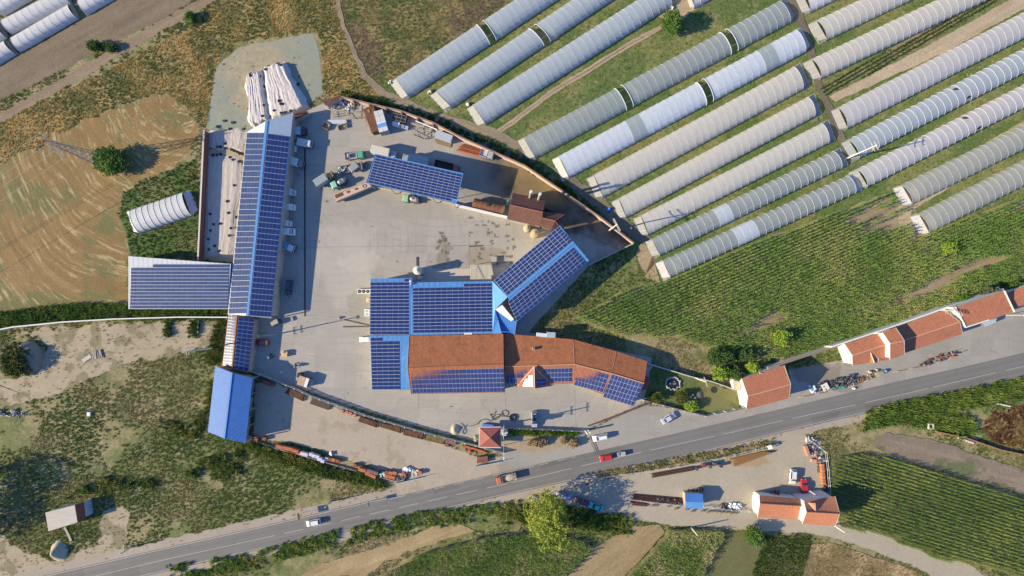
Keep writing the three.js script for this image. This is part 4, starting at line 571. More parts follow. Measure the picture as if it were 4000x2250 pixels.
// ---------------------------------------------------------------- polytunnels
const film = (c, rgh, tr, seed) => new THREE.MeshPhysicalMaterial({ map: streak(c, 0.34, seed), roughness: rgh, transmission: tr, thickness: 0, side: THREE.DoubleSide, ior: 1.35 });
const FILM = { blue: film([0.56, 0.63, 0.7], 0.42, 0.4, 81), clear: film([0.56, 0.62, 0.63], 0.4, 0.55, 82), white: film([0.63, 0.69, 0.77], 0.4, 0.22, 83), warm: film([0.77, 0.73, 0.67], 0.5, 0.38, 84), pink: film([0.7, 0.68, 0.7], 0.45, 0.38, 85), green: film([0.58, 0.6, 0.55], 0.4, 0.5, 86), milk: film([0.68, 0.67, 0.65], 0.5, 0.12, 87), flap: film([0.55, 0.54, 0.52], 0.5, 0.45, 88) };
const HOOP = M([0.62, 0.63, 0.64], 0.5);
const tunnelFloor = [];
function tunnel(label, style, lU, lL, rU, rL, o = {}) {   // ground corners: left end upper / lower, right end upper / lower
  const [a, b, c, d] = [lU, lL, rU, rL].map((p) => g(p[0], p[1], 0)), m = lerpV(a, b, 0.5), root = thing('polytunnel', label, 'polytunnel', m.clone(), 0, o.group ?? 'polytunnels in the rows north east of the yard');
  const ax = lerpV(c, d, 0.5).sub(m), len = ax.length(), X = ax.clone().normalize(), Y = V(0, 1, 0), Zs = X.clone().cross(Y); if (Zs.dot(b.clone().sub(a)) < 0) Zs.negate();
  const half = Math.abs(b.clone().sub(a).dot(Zs)) / 2, rise = o.rise ?? 2.1, bays = Math.max(3, Math.round(len / (o.bay ?? 2.25))), K = 14, skew = b.clone().sub(a).dot(X) / 2 / half;
  const at = (l, t, k = 1) => { const w = half * Math.cos(t) * k; return V(0, 0, 0).addScaledVector(X, l + -w * skew * (o.skew ?? 1)).addScaledVector(Zs, -w).setY(Math.pow(Math.sin(t), 0.8) * rise * k); };
  const rl = rng(Math.round(lU[0] * 7 + lU[1])), gaps = o.gaps ?? [], segs = [];
  let s = 0; for (let i = 1; i <= bays; i++) if (gaps.includes(i) || i === bays) { segs.push([s, i === bays && !gaps.includes(i) ? bays : i - 1]); s = i; }
  for (const [i0, i1] of segs) {
    const pos = [], uv = [], N = (i1 - i0) * 2;
    const pt = (i, k) => at((i0 + i / 2) * len / bays, Math.PI * k / K, i % 2 ? 0.995 - rl() * 0.003 : 1);
    const grid = []; for (let i = 0; i <= N; i++) { grid.push([]); for (let k = 0; k <= K; k++) grid[i].push(pt(i, k)); }
    for (let i = 0; i < N; i++) for (let k = 0; k < K; k++) for (const [x, y] of [[0, 0], [1, 0], [1, 1], [0, 0], [1, 1], [0, 1]]) { const p = grid[i + x][k + y]; pos.push(p.x, p.y, p.z); uv.push((i + x) * 0.17, (k + y) / K); }
    const q = new THREE.BufferGeometry(); q.setAttribute('position', new THREE.Float32BufferAttribute(pos, 3)); q.setAttribute('uv', new THREE.Float32BufferAttribute(uv, 2)); q.computeVertexNormals();
    const mm = o.patch && i0 ? FILM[o.patch] : FILM[style];
    part(root, 'plastic_cover', q, mm);
    if (gaps.length) { const e = at(i0 * len / bays, Math.PI / 2); for (const z of [i0 + 0.02, i1 - 0.02]) { if (z < 1 || z > bays - 1) continue; const roll = []; for (let k = 0; k < K; k++) roll.push(rod(at(z * len / bays, Math.PI * k / K, 1.03), at(z * len / bays, Math.PI * (k + 1) / K, 1.03), 0.12)); part(root, 'rolled_edge', mg(roll), FILM.white); } }
  }
  for (const [i, j, st] of o.sheets ?? []) { const pos = []; for (let k = 0; k < K; k++) { const P = [at(i * len / bays, Math.PI * k / K, 1.015), at(j * len / bays, Math.PI * k / K, 1.02), at(j * len / bays, Math.PI * (k + 1) / K, 1.02), at(i * len / bays, Math.PI * (k + 1) / K, 1.015)]; for (const q of [0, 1, 2, 0, 2, 3]) pos.push(P[q].x, P[q].y, P[q].z); } part(root, 'patch_sheet', tris(pos), FILM[st]); }
  const hoop = mg(Array.from({ length: K }, (_, k) => rod(at(0, Math.PI * k / K, 1.012), at(0, Math.PI * (k + 1) / K, 1.012), o.hoop ?? 0.03, undefined, 5)));
  for (let i = 0; i <= bays; i++) { const h = part(root, 'hoop', hoop, o.hoopMat ?? HOOP); h.position.copy(X).multiplyScalar(i * len / bays); }
  if (o.purlin !== false) for (const t of o.purlins ?? [0.33 * Math.PI, 0.68 * Math.PI]) part(root, 'purlin', rod(at(0, t, 1.005), at(len, t, 1.005), 0.025), HOOP);
  const flap = (l, dir, w, name) => { // sheet that slopes from the end hoop to the ground
    const A0 = at(l, 0).setY(0.03).addScaledVector(X, dir * w), B0 = at(l, Math.PI).setY(0.03).addScaledVector(X, dir * w), list = [], n = 6;
    for (let i = 0; i < n; i++) { const f = (k) => [lerpV(A0, B0, k / n), at(l, Math.PI * (0.0 + k / n), 1).setY(Math.min(at(l, Math.PI * k / n).y, o.flapH ?? 1.1))]; const [p, q] = f(i), [r, t] = f(i + 1); list.push(quad(p, r, t, q)); }
    part(root, name, mg(list), FILM[o.flap ?? 'flap']); part(root, 'flap_frame', mg([0, 2, 4, 6].map((k) => rod(lerpV(A0, B0, k / n), at(l, Math.PI * k / n).setY(Math.min(at(l, Math.PI * k / n).y, 1.1)), 0.035)).concat([rod(A0, B0, 0.04)])), HOOP);
  };
  if (o.left !== 0) flap(0, -1, o.left ?? 2.0, 'end_flap'); if (o.right !== 0) flap(len, 1, o.right ?? 2.9, 'end_flap');
  for (const [l, t] of o.vents ?? []) { const p = at(l * len, t * Math.PI, 1.02), n = V(0, 0, 0).addScaledVector(Zs, -Math.cos(t * Math.PI)).setY(Math.sin(t * Math.PI)).normalize(), q = new THREE.CircleGeometry(0.55, 12).scale(1.3, 1, 1); q.applyQuaternion(new THREE.Quaternion().setFromUnitVectors(V(0, 0, 1), n)); part(root, 'vent_hole', q.translate(p.x, p.y, p.z), M([0.03, 0.035, 0.03], 0.9)); }
  tunnelFloor.push([a, b, d, c]);
  return root;
}
tunnel('first blue grey polytunnel below the wild meadow, broken by one open bay', 'blue', [1545, 310], [1598, 384], [2300, -190], [2352, -110], { gaps: [14], right: 0 });
tunnel('second blue grey polytunnel with one open bay, beside the longest blue tunnel', 'blue', [1702, 360], [1763, 424], [2480, -180], [2530, -72], { gaps: [16], right: 0 });
tunnel('longest unbroken blue grey polytunnel beside the double wheel track', 'blue', [1846, 412], [1896, 490], [2573, -54], [2622, 30], { right: 0, hoop: 0.035 });
tunnel('dull clear polytunnel cut in three by two open bays', 'clear', [2043, 540], [2090, 622], [3034, 8], [3084, 94], { gaps: [15, 31] });
tunnel('bright bluish white polytunnel with open bay in the middle', 'white', [2179, 612], [2220, 698], [3096, 122], [3145, 207], { gaps: [22], sheets: [[10, 12, 'clear'], [30, 32, 'clear']], flap: 'warm' });
tunnel('warm white polytunnel with two power line shadows near its west end', 'warm', [2315, 686], [2353, 774], [3085, 266], [3139, 352], {});
tunnel('warm white polytunnel below the shadowed one, third from cornfield side', 'warm', [2412, 777], [2442, 853], [3134, 381], [3189, 461], {});
tunnel('warm white polytunnel with one dark pole shadow at its west end', 'warm', [2498, 843], [2527, 921], [3192, 488], [3240, 560], {});
tunnel('blue clear polytunnel with bright white sheet patch, second from cornfield', 'clear', [2541, 934], [2574, 1001], [3239, 594], [3288, 661], { sheets: [[9, 11, 'white']], hoop: 0.045 });
tunnel('blue clear polytunnel nearest the cornfield with white patched sheets', 'clear', [2583, 1018], [2615, 1087], [3301, 693], [3335, 754], { sheets: [[10, 13, 'white']], hoop: 0.045, flap: 'pink' });
tunnel('short pale polytunnel end at the top edge right of clear tunnel', 'milk', [3114, -40], [3158, 54], [3700, -330], [3740, -240], { right: 0 });
tunnel('pale warm polytunnel with open mouth at top, above two crop beds', 'warm', [3178, 86], [3222, 162], [3760, -190], [3800, -110], { right: 0 });
tunnel('long warm polytunnel beside the dark green crop bed', 'warm', [3160, 236], [3201, 312], [4010, -165], [4050, -90], { right: 0 });
tunnel('long pale polytunnel below the sand track at the right edge', 'pink', [3264, 424], [3302, 508], [4160, -40], [4200, 52], { right: 0 });
tunnel('blue polytunnel with bright hoops and two vent holes', 'blue', [3304, 549], [3349, 622], [4150, 106], [4190, 190], { right: 0, hoop: 0.05, vents: [[0.47, 0.3], [0.5, 0.72]], flap: 'clear' });
tunnel('lilac polytunnel with bright hoops and two vent holes', 'pink', [3338, 664], [3380, 735], [4150, 246], [4190, 332], { right: 0, hoop: 0.045, vents: [[0.5, 0.25], [0.53, 0.75]] });
tunnel('grey green polytunnel with faint hoops, upper of the two by straw strips', 'green', [3510, 726], [3554, 802], [4120, 417], [4160, 512], { right: 0, hoop: 0.025, flap: 'pink', purlin: false });
tunnel('grey green polytunnel with faint hoops, lower of the two by straw strips', 'green', [3576, 837], [3620, 916], [4110, 560], [4160, 652], { right: 0, hoop: 0.025, flap: 'pink', purlin: false });
tunnel('small pale tunnel corner at the top edge above the round tree', 'milk', [2680, -40], [2708, 38], [2930, -180], [2960, -110], { right: 0, left: 0.8 });
const gl = { group: 'white polytunnels in the top left corner', hoop: 0.04, hoopMat: M([0.85, 0.84, 0.82]), left: 0.5, right: 0.5, purlin: false };
tunnel('white crumpled polytunnel cut by the top edge, first of top left corner', 'milk', [-6, 20], [22, 64], [240, -130], [270, -80], gl);
tunnel('white polytunnel in the top left corner, upper full length one', 'milk', [21, 83], [52, 136], [250, -32], [281, 14], gl);
tunnel('white polytunnel in the top left corner beside ploughed field', 'milk', [58, 151], [86, 205], [274, 22], [312, 78], gl);
tunnel('white polytunnel at the top edge standing on the ploughed field border', 'milk', [316, 8], [345, 61], [560, -140], [590, -80], gl);
tunnel('white tunnel end at left edge, upper of two', 'milk', [-140, 178], [-112, 236], [2, 95], [30, 148], gl);
tunnel('white tunnel end at left edge beside ploughed field, lower of two', 'milk', [-150, 274], [-116, 326], [31, 162], [65, 216], gl);
tunnel('lone silvery polytunnel on green garden plot left of silage wall', 'milk', [520, 820], [552, 912], [720, 752], [757, 843], { group: undefined, bay: 1.75, left: 2, right: 2, hoop: 0.07, flap: 'milk', rise: 2.4 }).userData.group = undefined;
scene.children.forEach((o) => { if (o.userData.group === undefined) delete o.userData.group; });

// ---------------------------------------------------------------- silage heaps with tyres
{
  const creased = sheetMetal([0.6, 0.535, 0.495], 91, 0.65, 0.2), floorSheet = sheetMetal([0.5, 0.44, 0.385], 95, 0.8, 0.4), heaps = [];
  const heap = (label, quadPts, h, seed) => { // tarpaulin with long creases over a low bank
    const [a, b, c, d] = quadPts.map((p) => g(p[0], p[1], 0)), U = 60, W = 90, pos = [], idx = [], uv = [];
    const hAt = (u, v, x, z) => { const e = sst(0, 0.16, u) * sst(1, 0.84, u) * sst(0, 0.07, v) * sst(1, 0.95, v); return 0.1 + e * h * (0.85 + 0.2 * fb(x * 0.12 + seed, z * 0.1, 3)) + (h < 1 ? 0.6 : 1) * e * ((vn(u * 26 + 1.6 * vn(v * 4, seed), v * 3 + seed) - 0.5) * 0.2 + (vn(x * 1.6, z * 1.6) - 0.5) * 0.09); };
    for (let j = 0; j <= W; j++) for (let i = 0; i <= U; i++) { const u = i / U, v = j / W, p = bil(a, b, c, d, u, v); p.y = hAt(u, v, p.x, p.z); p.x += (fb(v * 6 + (u > 0.5 ? 9 : 0), seed, 3) - 0.5) * 2 * Math.abs(u * 2 - 1) ** 5; p.z += (fb(u * 4 + (v > 0.5 ? 5 : 0), seed, 3) - 0.5) * 2.4 * Math.abs(v * 2 - 1) ** 5; pos.push(p.x, p.y, p.z); uv.push(p.x / 8, p.z / 8); }
    for (let j = 0; j < W; j++) for (let i = 0; i < U; i++) { const o = j * (U + 1) + i; idx.push(o, o + U + 1, o + 1, o + 1, o + U + 1, o + U + 2); }
    const q = new THREE.BufferGeometry(); q.setAttribute('position', new THREE.Float32BufferAttribute(pos, 3)); q.setAttribute('uv', new THREE.Float32BufferAttribute(uv, 2)); q.setIndex(idx); q.computeVertexNormals();
    heaps.push(pos); return single('silage_tarpaulin', label, 'tarpaulin', q, h < 1 ? floorSheet : creased);
  };
  heap('wide creased white tarpaulin over silage north of the long shed', [[1052, 478], [1216, 428], [1118, 246], [1026, 258]].reverse(), 1.5, 91);
  heap('narrow creased white tarpaulin left of the wide silage tarpaulin', [[976, 500], [1058, 478], [1020, 266], [960, 300]].reverse(), 1.2, 92);
  heap('long creased tarpaulin on silage floor between brick wall and long shed', [[788, 1000], [912, 998], [950, 618], [802, 606]].reverse(), 0.3, 93);
  heap('short tarpaulin piece at the top of silage floor by the wall end', [[806, 580], [952, 588], [962, 508], [818, 503]].reverse(), 0.22, 94);
  const topAt = (x, z) => { let best = 0.2, bd = 0.8; for (const P of heaps) for (let i = 0; i < P.length; i += 3) { const d = Math.hypot(P[i] - x, P[i + 2] - z); if (d < bd) { bd = d; best = P[i + 1]; } } return best; };
  const tyre = thing('tyre', 'black tyre weighing down the white silage tarpaulin north of long shed', 'tyre', V(0, 0, 0), 0, 'tyres on the silage tarpaulins north of the shed');
  const tg = new THREE.TorusGeometry(0.27, 0.13, 8, 18).rotateX(Math.PI / 2); part(tyre, 'rubber', tg, M([0.018, 0.018, 0.02], 0.9));
  const lists = [[[220, 635], [250, 657], [125, 660], [95, 700], [30, 755], [405, 827], [65, 853], [235, 1018], [250, 1047], [270, 1047], [75, 1055], [183, 1115], [350, 1115], [295, 1132], [258, 1140], [62, 1165], [153, 1165]].map(([x, y]) => T(1, 0, x, y, 1.4)).concat([[2525, 748], [2527, 768], [2500, 1092]].map(([x, y]) => T(0, 0, x, y, 0.8))),
    [[2245, 1210], [2330, 1228], [2180, 1268], [2300, 1293], [2440, 1290], [2255, 1440]].map(([x, y]) => T(0, 0, x, y, 0.6)).concat([[2110, 35], [2182, 25], [2215, 25], [2260, 40], [2320, 52], [2345, 62], [2378, 75], [2400, 90], [2418, 92], [2440, 98], [2305, 130], [2337, 155], [2400, 170], [2437, 188], [2135, 108], [2175, 105], [2213, 98], [2345, 410], [2275, 572], [2115, 702], [2285, 688], [2365, 730], [2205, 797], [2137, 803], [2312, 843], [2118, 868], [2295, 917], [2095, 955], [2150, 1022], [2103, 1060], [2190, 1073], [2080, 1170]].map(([x, y]) => T(0, 1, x, y, y < 220 ? 0.5 : x < 2130 ? 0.4 : 0.9)))];
  R = rng(77); let first = true;
  lists.forEach((l, li) => l.forEach((p) => { p.y = topAt(p.x, p.z) + 0.09; if (first) { tyre.position.copy(p); first = false; } else copyOf(tyre, li ? 'black tyre lying on the silage floor sheets beside the brick wall' : tyre.userData.label, p, 0, li ? 'tyres on the silage floor beside the brick wall' : undefined); }));
  scene.children.filter((o) => o.name.startsWith('tyre')).forEach((o) => { o.scale.setScalar(rr(0.95, 1.2)); o.rotation.set(rr(-0.25, 0.25), rr(0, 3), rr(-0.25, 0.25)); });
}

// ---------------------------------------------------------------- plants
const leafMat = new THREE.MeshPhysicalMaterial({ color: 0xffffff, vertexColors: false, roughness: 1, transmission: 0.35, thickness: 0, side: THREE.DoubleSide, specularIntensity: 0.2 });
const leafV = new THREE.MeshPhysicalMaterial({ color: 0xffffff, vertexColors: true, roughness: 1, transmission: 0.25, thickness: 0, side: THREE.DoubleSide, specularIntensity: 0.2 });
function tuftGeo(n, w, h, spread, seed) { // a clump of leaning blades
  const r = rng(seed), pos = [];
  for (let i = 0; i < n; i++) { const a = r() * 6.28, l = (0.5 + r() * 0.7), c = Math.cos(a), s = Math.sin(a), bx0 = (r() - 0.5) * spread, bz0 = (r() - 0.5) * spread, k = spread * (0.4 + r()); pos.push(bx0 - s * w, 0, bz0 + c * w, bx0 + s * w, 0, bz0 - c * w, bx0 + c * k, h * l, bz0 + s * k); }
  return tris(pos);
}
function cornGeo(seed) { // narrow plants so that the rows stay apart
  const r = rng(seed), pos = []; for (let i = 0; i < 8; i++) { const a = i * 2.4 + r(), y = 0.5 + i * 0.15, c = Math.cos(a), s = Math.sin(a), l = 0.34 + r() * 0.2, w = 0.065; const P = (t, yy, ww) => [[c * t - s * ww, yy, s * t + c * ww], [c * t + s * ww, yy, s * t - c * ww]]; const A = P(0.02, y, w * 0.6), B = P(l * 0.55, y + 0.28, w), C = [c * l, y + 0.05, s * l]; pos.push(...A[0], ...A[1], ...B[1], ...A[0], ...B[1], ...B[0], ...B[0], ...B[1], ...C); } pos.push(-0.03, 0, 0, 0.03, 0, 0, 0, 1.9, 0, 0, 0, -0.03, 0, 0, 0.03, 0, 1.9, 0); return tris(pos); }
const TUFT = tuftGeo(9, 0.06, 0.32, 0.38, 3), BUSHY = tuftGeo(16, 0.1, 0.34, 0.55, 4), HEDGE = tuftGeo(18, 0.11, 0.7, 0.65, 8), CORN = cornGeo(5), LOWP = tuftGeo(12, 0.11, 0.32, 0.4, 6);
const roofs = [];   // places without plants
scene.traverse((o) => { if (o.isMesh && /^(roof|plastic_cover)/.test(o.name)) { const b = new THREE.Box3().setFromObject(o); } });
function sow(name, label, category, places, geo, colour, size) {
  const im = new THREE.InstancedMesh(geo, leafMat, places.length), m = new THREE.Matrix4(), q = new THREE.Quaternion(), c = new THREE.Color();
  places.forEach((p, i) => { const s = size(p); m.compose(V(p.x, p.y ?? 0, p.z), q.setFromAxisAngle(V(0, 1, 0), R() * 6.28), V(s, s * (0.8 + R() * 0.4), s)); im.setMatrixAt(i, m); const k = colour(p); c.setRGB(Math.min(0.8, k[0] * 1.3), Math.min(0.8, k[1] * 1.22), k[2] * 1.1); im.setColorAt(i, c); });
  im.castShadow = im.receiveShadow = true; im.name = numbered(name); scene.add(im); return tag(im, label, category, undefined, 'stuff');
}
R = rng(123);
const inTunnel = (x, z) => tunnelFloor.some((t) => inPoly(t, x, z));
const regionPts = {};
for (let x = -158; x < 160; x += 0.62) for (let z = -96; z < 84; z += 0.62) {
  const px = x + rr(-0.5, 0.5), pz = z + rr(-0.5, 0.5), r = topRegion(px, pz);
  if (!/^(weeds|lush|wild|golden|plot|red|dryS|lawn|mown|plotS|gravel_verge|bare_soil|bare_ground|gravel_pad)$/.test(r.name)) continue;
  if (inTunnel(px, pz)) continue;
  (regionPts[r.name] ??= []).push(V(px, r.y, pz));
}
const pick = (n, k) => (regionPts[n] ?? []).filter(() => R() < k);
const tone = (stops, f = 0.14, s = 0) => (p) => { const t = clamp((fb(p.x * f + s, p.z * f, 3) - 0.28) / 0.44 * 0.8 + (R() - 0.5) * 0.5) * (stops.length - 1), i = Math.min(stops.length - 2, Math.floor(t)); return s3(l3(stops[i], stops[i + 1], t - i), 0.75 + R() * 0.5); };
sow('weeds', 'mixed green and straw coloured weeds around the road and the waste lots', 'weeds', pick('weeds', 1).filter((p) => fb(p.x * 0.1 + 31, p.z * 0.1, 4) < 0.44 + R() * 0.2), BUSHY, tone([[0.08, 0.135, 0.032], [0.145, 0.175, 0.055], [0.23, 0.205, 0.09], [0.35, 0.3, 0.19]], 0.07), () => rr(0.4, 1.1));
sow('grass', 'lush green grass between the polytunnels', 'grass', pick('lush', 0.5), TUFT, tone([[0.1, 0.175, 0.036], [0.17, 0.225, 0.055], [0.28, 0.26, 0.1]]), () => rr(0.5, 1.1));
sow('meadow_grass', 'dark olive and brown tall grass in the wild meadow at top centre', 'grass', pick('wild', 0.95), TUFT, tone([[0.075, 0.115, 0.03], [0.14, 0.15, 0.045], [0.19, 0.14, 0.085], [0.31, 0.235, 0.1]]), () => rr(0.6, 1.2));
sow('dry_grass', 'golden dry grass with green clumps in the meadow at top left', 'grass', pick('golden', 1), BUSHY, tone([[0.11, 0.14, 0.04], [0.22, 0.19, 0.07], [0.4, 0.28, 0.1], [0.52, 0.39, 0.18]], 0.16), () => rr(0.4, 1.0));
sow('vegetables', 'leafy green vegetables around the lone polytunnel', 'vegetables', pick('plot', 0.7), LOWP, tone([[0.06, 0.11, 0.02], [0.09, 0.15, 0.025], [0.17, 0.16, 0.06]], 0.1), () => rr(0.6, 1.3));
sow('red_weeds', 'reddish brown dead weeds below the road at the right edge', 'weeds', pick('red', 0.9), BUSHY, tone([[0.08, 0.03, 0.02], [0.16, 0.09, 0.04], [0.24, 0.19, 0.08]], 0.25), () => rr(0.6, 1.2));
sow('dry_grass', 'pale dry grass below the southern lane', 'grass', pick('dryS', 0.6), TUFT, tone([[0.12, 0.12, 0.04], [0.3, 0.22, 0.1], [0.42, 0.32, 0.17]]), () => rr(0.6, 1.1));
sow('garden_plants', 'dark leafy plants on the small plot below the southern lane', 'vegetables', pick('plotS', 0.9), LOWP, tone([[0.045, 0.08, 0.018], [0.09, 0.12, 0.03], [0.18, 0.17, 0.09]]), () => rr(0.8, 1.6));
sow('sparse_weeds', 'sparse low weeds on the bare soil and gravel edges', 'weeds', [...pick('gravel_verge', 0.05), ...pick('bare_soil', 0.12), ...pick('bare_ground', 0.14), ...pick('gravel_pad', 0.03)], TUFT, tone([[0.1, 0.11, 0.04], [0.25, 0.21, 0.12]]), () => rr(0.4, 0.9));
// crops in rows
const rows = (poly, a, b, pitch, step, keep) => { const X = b.clone().sub(a).normalize(), N = V(-X.z, 0, X.x), out = []; for (let i = -260; i < 260; i++) for (let s = -190; s < 190; s += step) { const p = a.clone().addScaledVector(N, i * pitch + rr(-0.1, 0.1)).addScaledVector(X, s + rr(-0.15, 0.15)); if (Math.abs(p.x) < 160 && p.z > -96 && p.z < 84 && inPoly(poly, p.x, p.z) && keep(p)) { p.y = 0.1; out.push(p); } } return out; };
const cornTone = tone([[0.12, 0.23, 0.05], [0.18, 0.29, 0.075], [0.28, 0.32, 0.12]], 0.1);
const thin = (f, t, s) => (p) => fb(p.x * f + s, p.z * f * 1.6, 3) < t;
const along = (p, k = 0.06) => fb((p.x * 0.9 - p.z * 0.42) * k, (p.x * 0.42 + p.z * 0.9) * k * 6, 3);
sow('corn', 'rows of green corn in the large field between tunnels and shops', 'corn', rows(CORN1, D(1500, 800), D(2225, 490), 0.95, 0.36, (p) => { const l = along(p, 0.045); return R() < sst(0.74, 0.58, l) * 0.95 + 0.04; }), CORN, cornTone, () => rr(0.85, 1.35));
sow('corn', 'dense corn field with curving rows at the lower right', 'corn', rows(CORN4, D(2100, 1240), D(2576, 1385), 1.05, 0.36, (p) => R() < 0.92), CORN, tone([[0.1, 0.19, 0.04], [0.17, 0.26, 0.065], [0.27, 0.3, 0.11]], 0.1, 5), () => rr(0.85, 1.3));
sow('corn', 'patch of pale tasselled corn left of the mown strip at bottom', 'corn', rows(CORN2, D(1000, 1449), D(1225, 1350), 0.85, 0.3, () => R() < 0.95), CORN, tone([[0.12, 0.22, 0.045], [0.2, 0.29, 0.08], [0.36, 0.36, 0.2]], 0.2, 9), () => rr(0.8, 1.25));
sow('corn', 'wedge of pale tasselled corn right of the mown strip at bottom', 'corn', rows(CORN3, D(1590, 1449), D(1700, 1330), 0.85, 0.3, () => R() < 0.95), CORN, tone([[0.13, 0.22, 0.05], [0.23, 0.3, 0.1], [0.42, 0.4, 0.24]], 0.2, 13), () => rr(0.8, 1.2));
{ const CB = P([[2062, 222], [2225, 133], [2372, 50], [2455, -20], [2540, -20], [2306, 125], [2076, 242]]); sow('crop_rows', 'dark green crop rows beside the sand track between polytunnels', 'crop', rows(CB, D(2070, 232), D(2420, 30), 1.05, 0.35, () => true), LOWP, tone([[0.035, 0.085, 0.018], [0.05, 0.12, 0.025]]), () => rr(0.8, 1.3)); }
// trees and bushes: leaf clumps round limbs
function treeParts(root, h, rx, ry, rz, n, cols, seed, trunkR = 0.18) {
  const r = rng(seed), pos = [], col = [], cy0 = h - ry * 0.95, up = V(0, 1, 0);
  part(root, 'trunk', mg([rod(V(0, 0, 0), V(0, cy0, 0), trunkR, trunkR * 0.6, 8), ...Array.from({ length: 6 }, (_, i) => rod(V(0, cy0 * (0.45 + 0.08 * i), 0), V(Math.cos(i * 2.4) * rx * 0.6, cy0 + ry * (0.1 + 0.1 * i), Math.sin(i * 2.4) * rz * 0.6), trunkR * 0.45, 0.03, 5))]), M([0.12, 0.085, 0.055], 0.95));
  for (let i = 0; i < n; i++) {
    const a = r() * 6.283, u = r() * 1.7 - 0.7, rad = Math.pow(r(), 0.4) * (0.66 + 0.6 * vn(Math.cos(a) * 2.2 + seed, Math.sin(a) * 2.2 + u * 2)), s = Math.sqrt(Math.max(0, 1 - u * u * 0.95));
    const c = V(Math.cos(a) * rx * rad * s, cy0 + u * ry * (0.4 + 0.6 * rad), Math.sin(a) * rz * rad * s); if (c.y < 0.1) c.y = 0.1 + r() * 0.4;
    const base = l3(cols[0], cols[1], clamp(vn(c.x * 0.9 + seed, c.z * 0.9) * 1.1 + (r() - 0.5) * 0.5));
    for (let k = 0; k < 10; k++) { const d = V(r() - 0.5, r() - 0.5, r() - 0.5).multiplyScalar(0.9), q = c.clone().add(d), l = 0.16 + r() * 0.16, e1 = V(r() - 0.5, r() * 0.5 - 0.35, r() - 0.5).normalize(), e2 = e1.clone().cross(V(r() - 0.5, r() + 0.3, r() - 0.5)).normalize(), f = s3(base, 0.75 + r() * 0.5);
      const A = q.clone().addScaledVector(e1, -l), B = q.clone().addScaledVector(e1, l), C = q.clone().addScaledVector(e2, l * 0.6), E = q.clone().addScaledVector(e2, -l * 0.6); for (const w of [A, C, B, A, B, E]) { pos.push(w.x, w.y, w.z); col.push(...f); } }
  }
  const q = tris(pos); q.setAttribute('color', new THREE.Float32BufferAttribute(col, 3)); part(root, 'crown', q, leafV);
}
let tSeed = 200;
const tree = (label, p, h, rx, rz, n, cols, cat = 'tree', name = 'tree', group, ry) => { const t = thing(name, label, cat, p.clone().setY(0), 0, group); treeParts(t, h, rx, ry ?? Math.min(h * 0.45, (rx + rz) / 2), rz, n, cols, tSeed += 17, cat === 'tree' ? 0.2 : 0.06); return t; };
const GR = [[0.09, 0.18, 0.035], [0.16, 0.25, 0.06]], YG = [[0.2, 0.28, 0.04], [0.42, 0.44, 0.08]], DG = [[0.06, 0.12, 0.03], [0.11, 0.17, 0.045]], BR_ = [[0.22, 0.33, 0.04], [0.34, 0.45, 0.07]];
tree('large spreading tree with yellowish leaves beside road above parked cars', T(2, 3, 370, 850, 4), 11, 6.6, 8.2, 900, YG, 'tree', 'tree', undefined, 4.6);
tree('round green tree standing at the sandy end of the wheel track', T(2, 0, 1600, 235, 2.5), 5.5, 3.1, 3.3, 420, GR);
tree('dark green field tree beside the power pylon in stubble', T(0, 1, 1130, 170, 2), 4.6, 4.6, 4.6, 520, GR);
tree('bright lime green bush in the corn right of the pole stack', T(3, 1, 1795, 1045, 1), 3, 2, 2.1, 200, BR_);
tree('bright lime green tree in corn above the white house', T(3, 2, 115, 500, 2), 4.5, 2.7, 2.3, 260, BR_);
tree('green round bush beside southern lane near grass strip', T(2, 3, 2420, 1040, 1.5), 4, 2.7, 3, 320, GR);
tree('bright green bush left of the white house beside the lean-to', T(2, 2, 2090, 850, 2), 4.2, 2.6, 2.2, 260, BR_);
tree('bright green bush behind the white house roof', T(2, 2, 2420, 800, 2), 4, 2, 1.6, 180, BR_);
tree('leafy grey green bush between two bright bushes beside the white house', T(2, 2, 2240, 860, 2), 4, 2.2, 2.2, 240, DG);
tree('dark bush mass in shade behind the bright bushes at garden corner', T(2, 2, 2080, 690, 2), 4.6, 4.2, 2.6, 420, DG);
tree('dark corner bush at the end of the corn behind bright bushes', T(2, 2, 2330, 670, 1.5), 3.6, 3, 2, 260, DG);
tree('pale grey green bush behind the tall end block', T(3, 2, 2190, 50, 2), 4.5, 2.6, 1.8, 260, [[0.09, 0.12, 0.055], [0.16, 0.18, 0.09]]);
tree('bright low bush behind the shop roofs below the pale bush', T(3, 2, 1950, 110, 1), 3, 3, 1.5, 200, GR);
tree('leafy bush at the hidden corner of the corn field at right edge', T(3, 2, 2500, -10, 1), 3, 4, 1.5, 220, GR);
tree('left rounded shrub in the garden lawn, broad leaved', T(2, 2, 1440, 1090, 1), 2.4, 1.6, 1.4, 140, [[0.06, 0.085, 0.02], [0.15, 0.16, 0.04]], 'shrub', 'shrub');
tree('middle rounded shrub in the garden lawn beside white chairs', T(2, 2, 1700, 1095, 1), 2.6, 1.7, 1.8, 170, [[0.07, 0.085, 0.025], [0.15, 0.15, 0.05]], 'shrub', 'shrub');
tree('bright green shrub by the garden fence', T(2, 2, 1795, 1180, 1), 2.6, 1.7, 1.5, 160, BR_, 'shrub', 'shrub');
tree('small bright shrub tuft above the middle garden shrub', T(2, 2, 1722, 1046, 0.7), 1.3, 0.65, 0.5, 40, BR_, 'shrub', 'shrub');
tree('spiky palm like plant in the shaded part of garden lawn', T(2, 2, 1478, 900, 0.6), 1.4, 0.7, 0.9, 30, GR, 'shrub', 'shrub');
tree('dark green bush on the border of the ploughed field', T(0, 0, 960, 470, 0.8), 2.4, 1.9, 1.5, 160, DG, 'bush', 'bush');
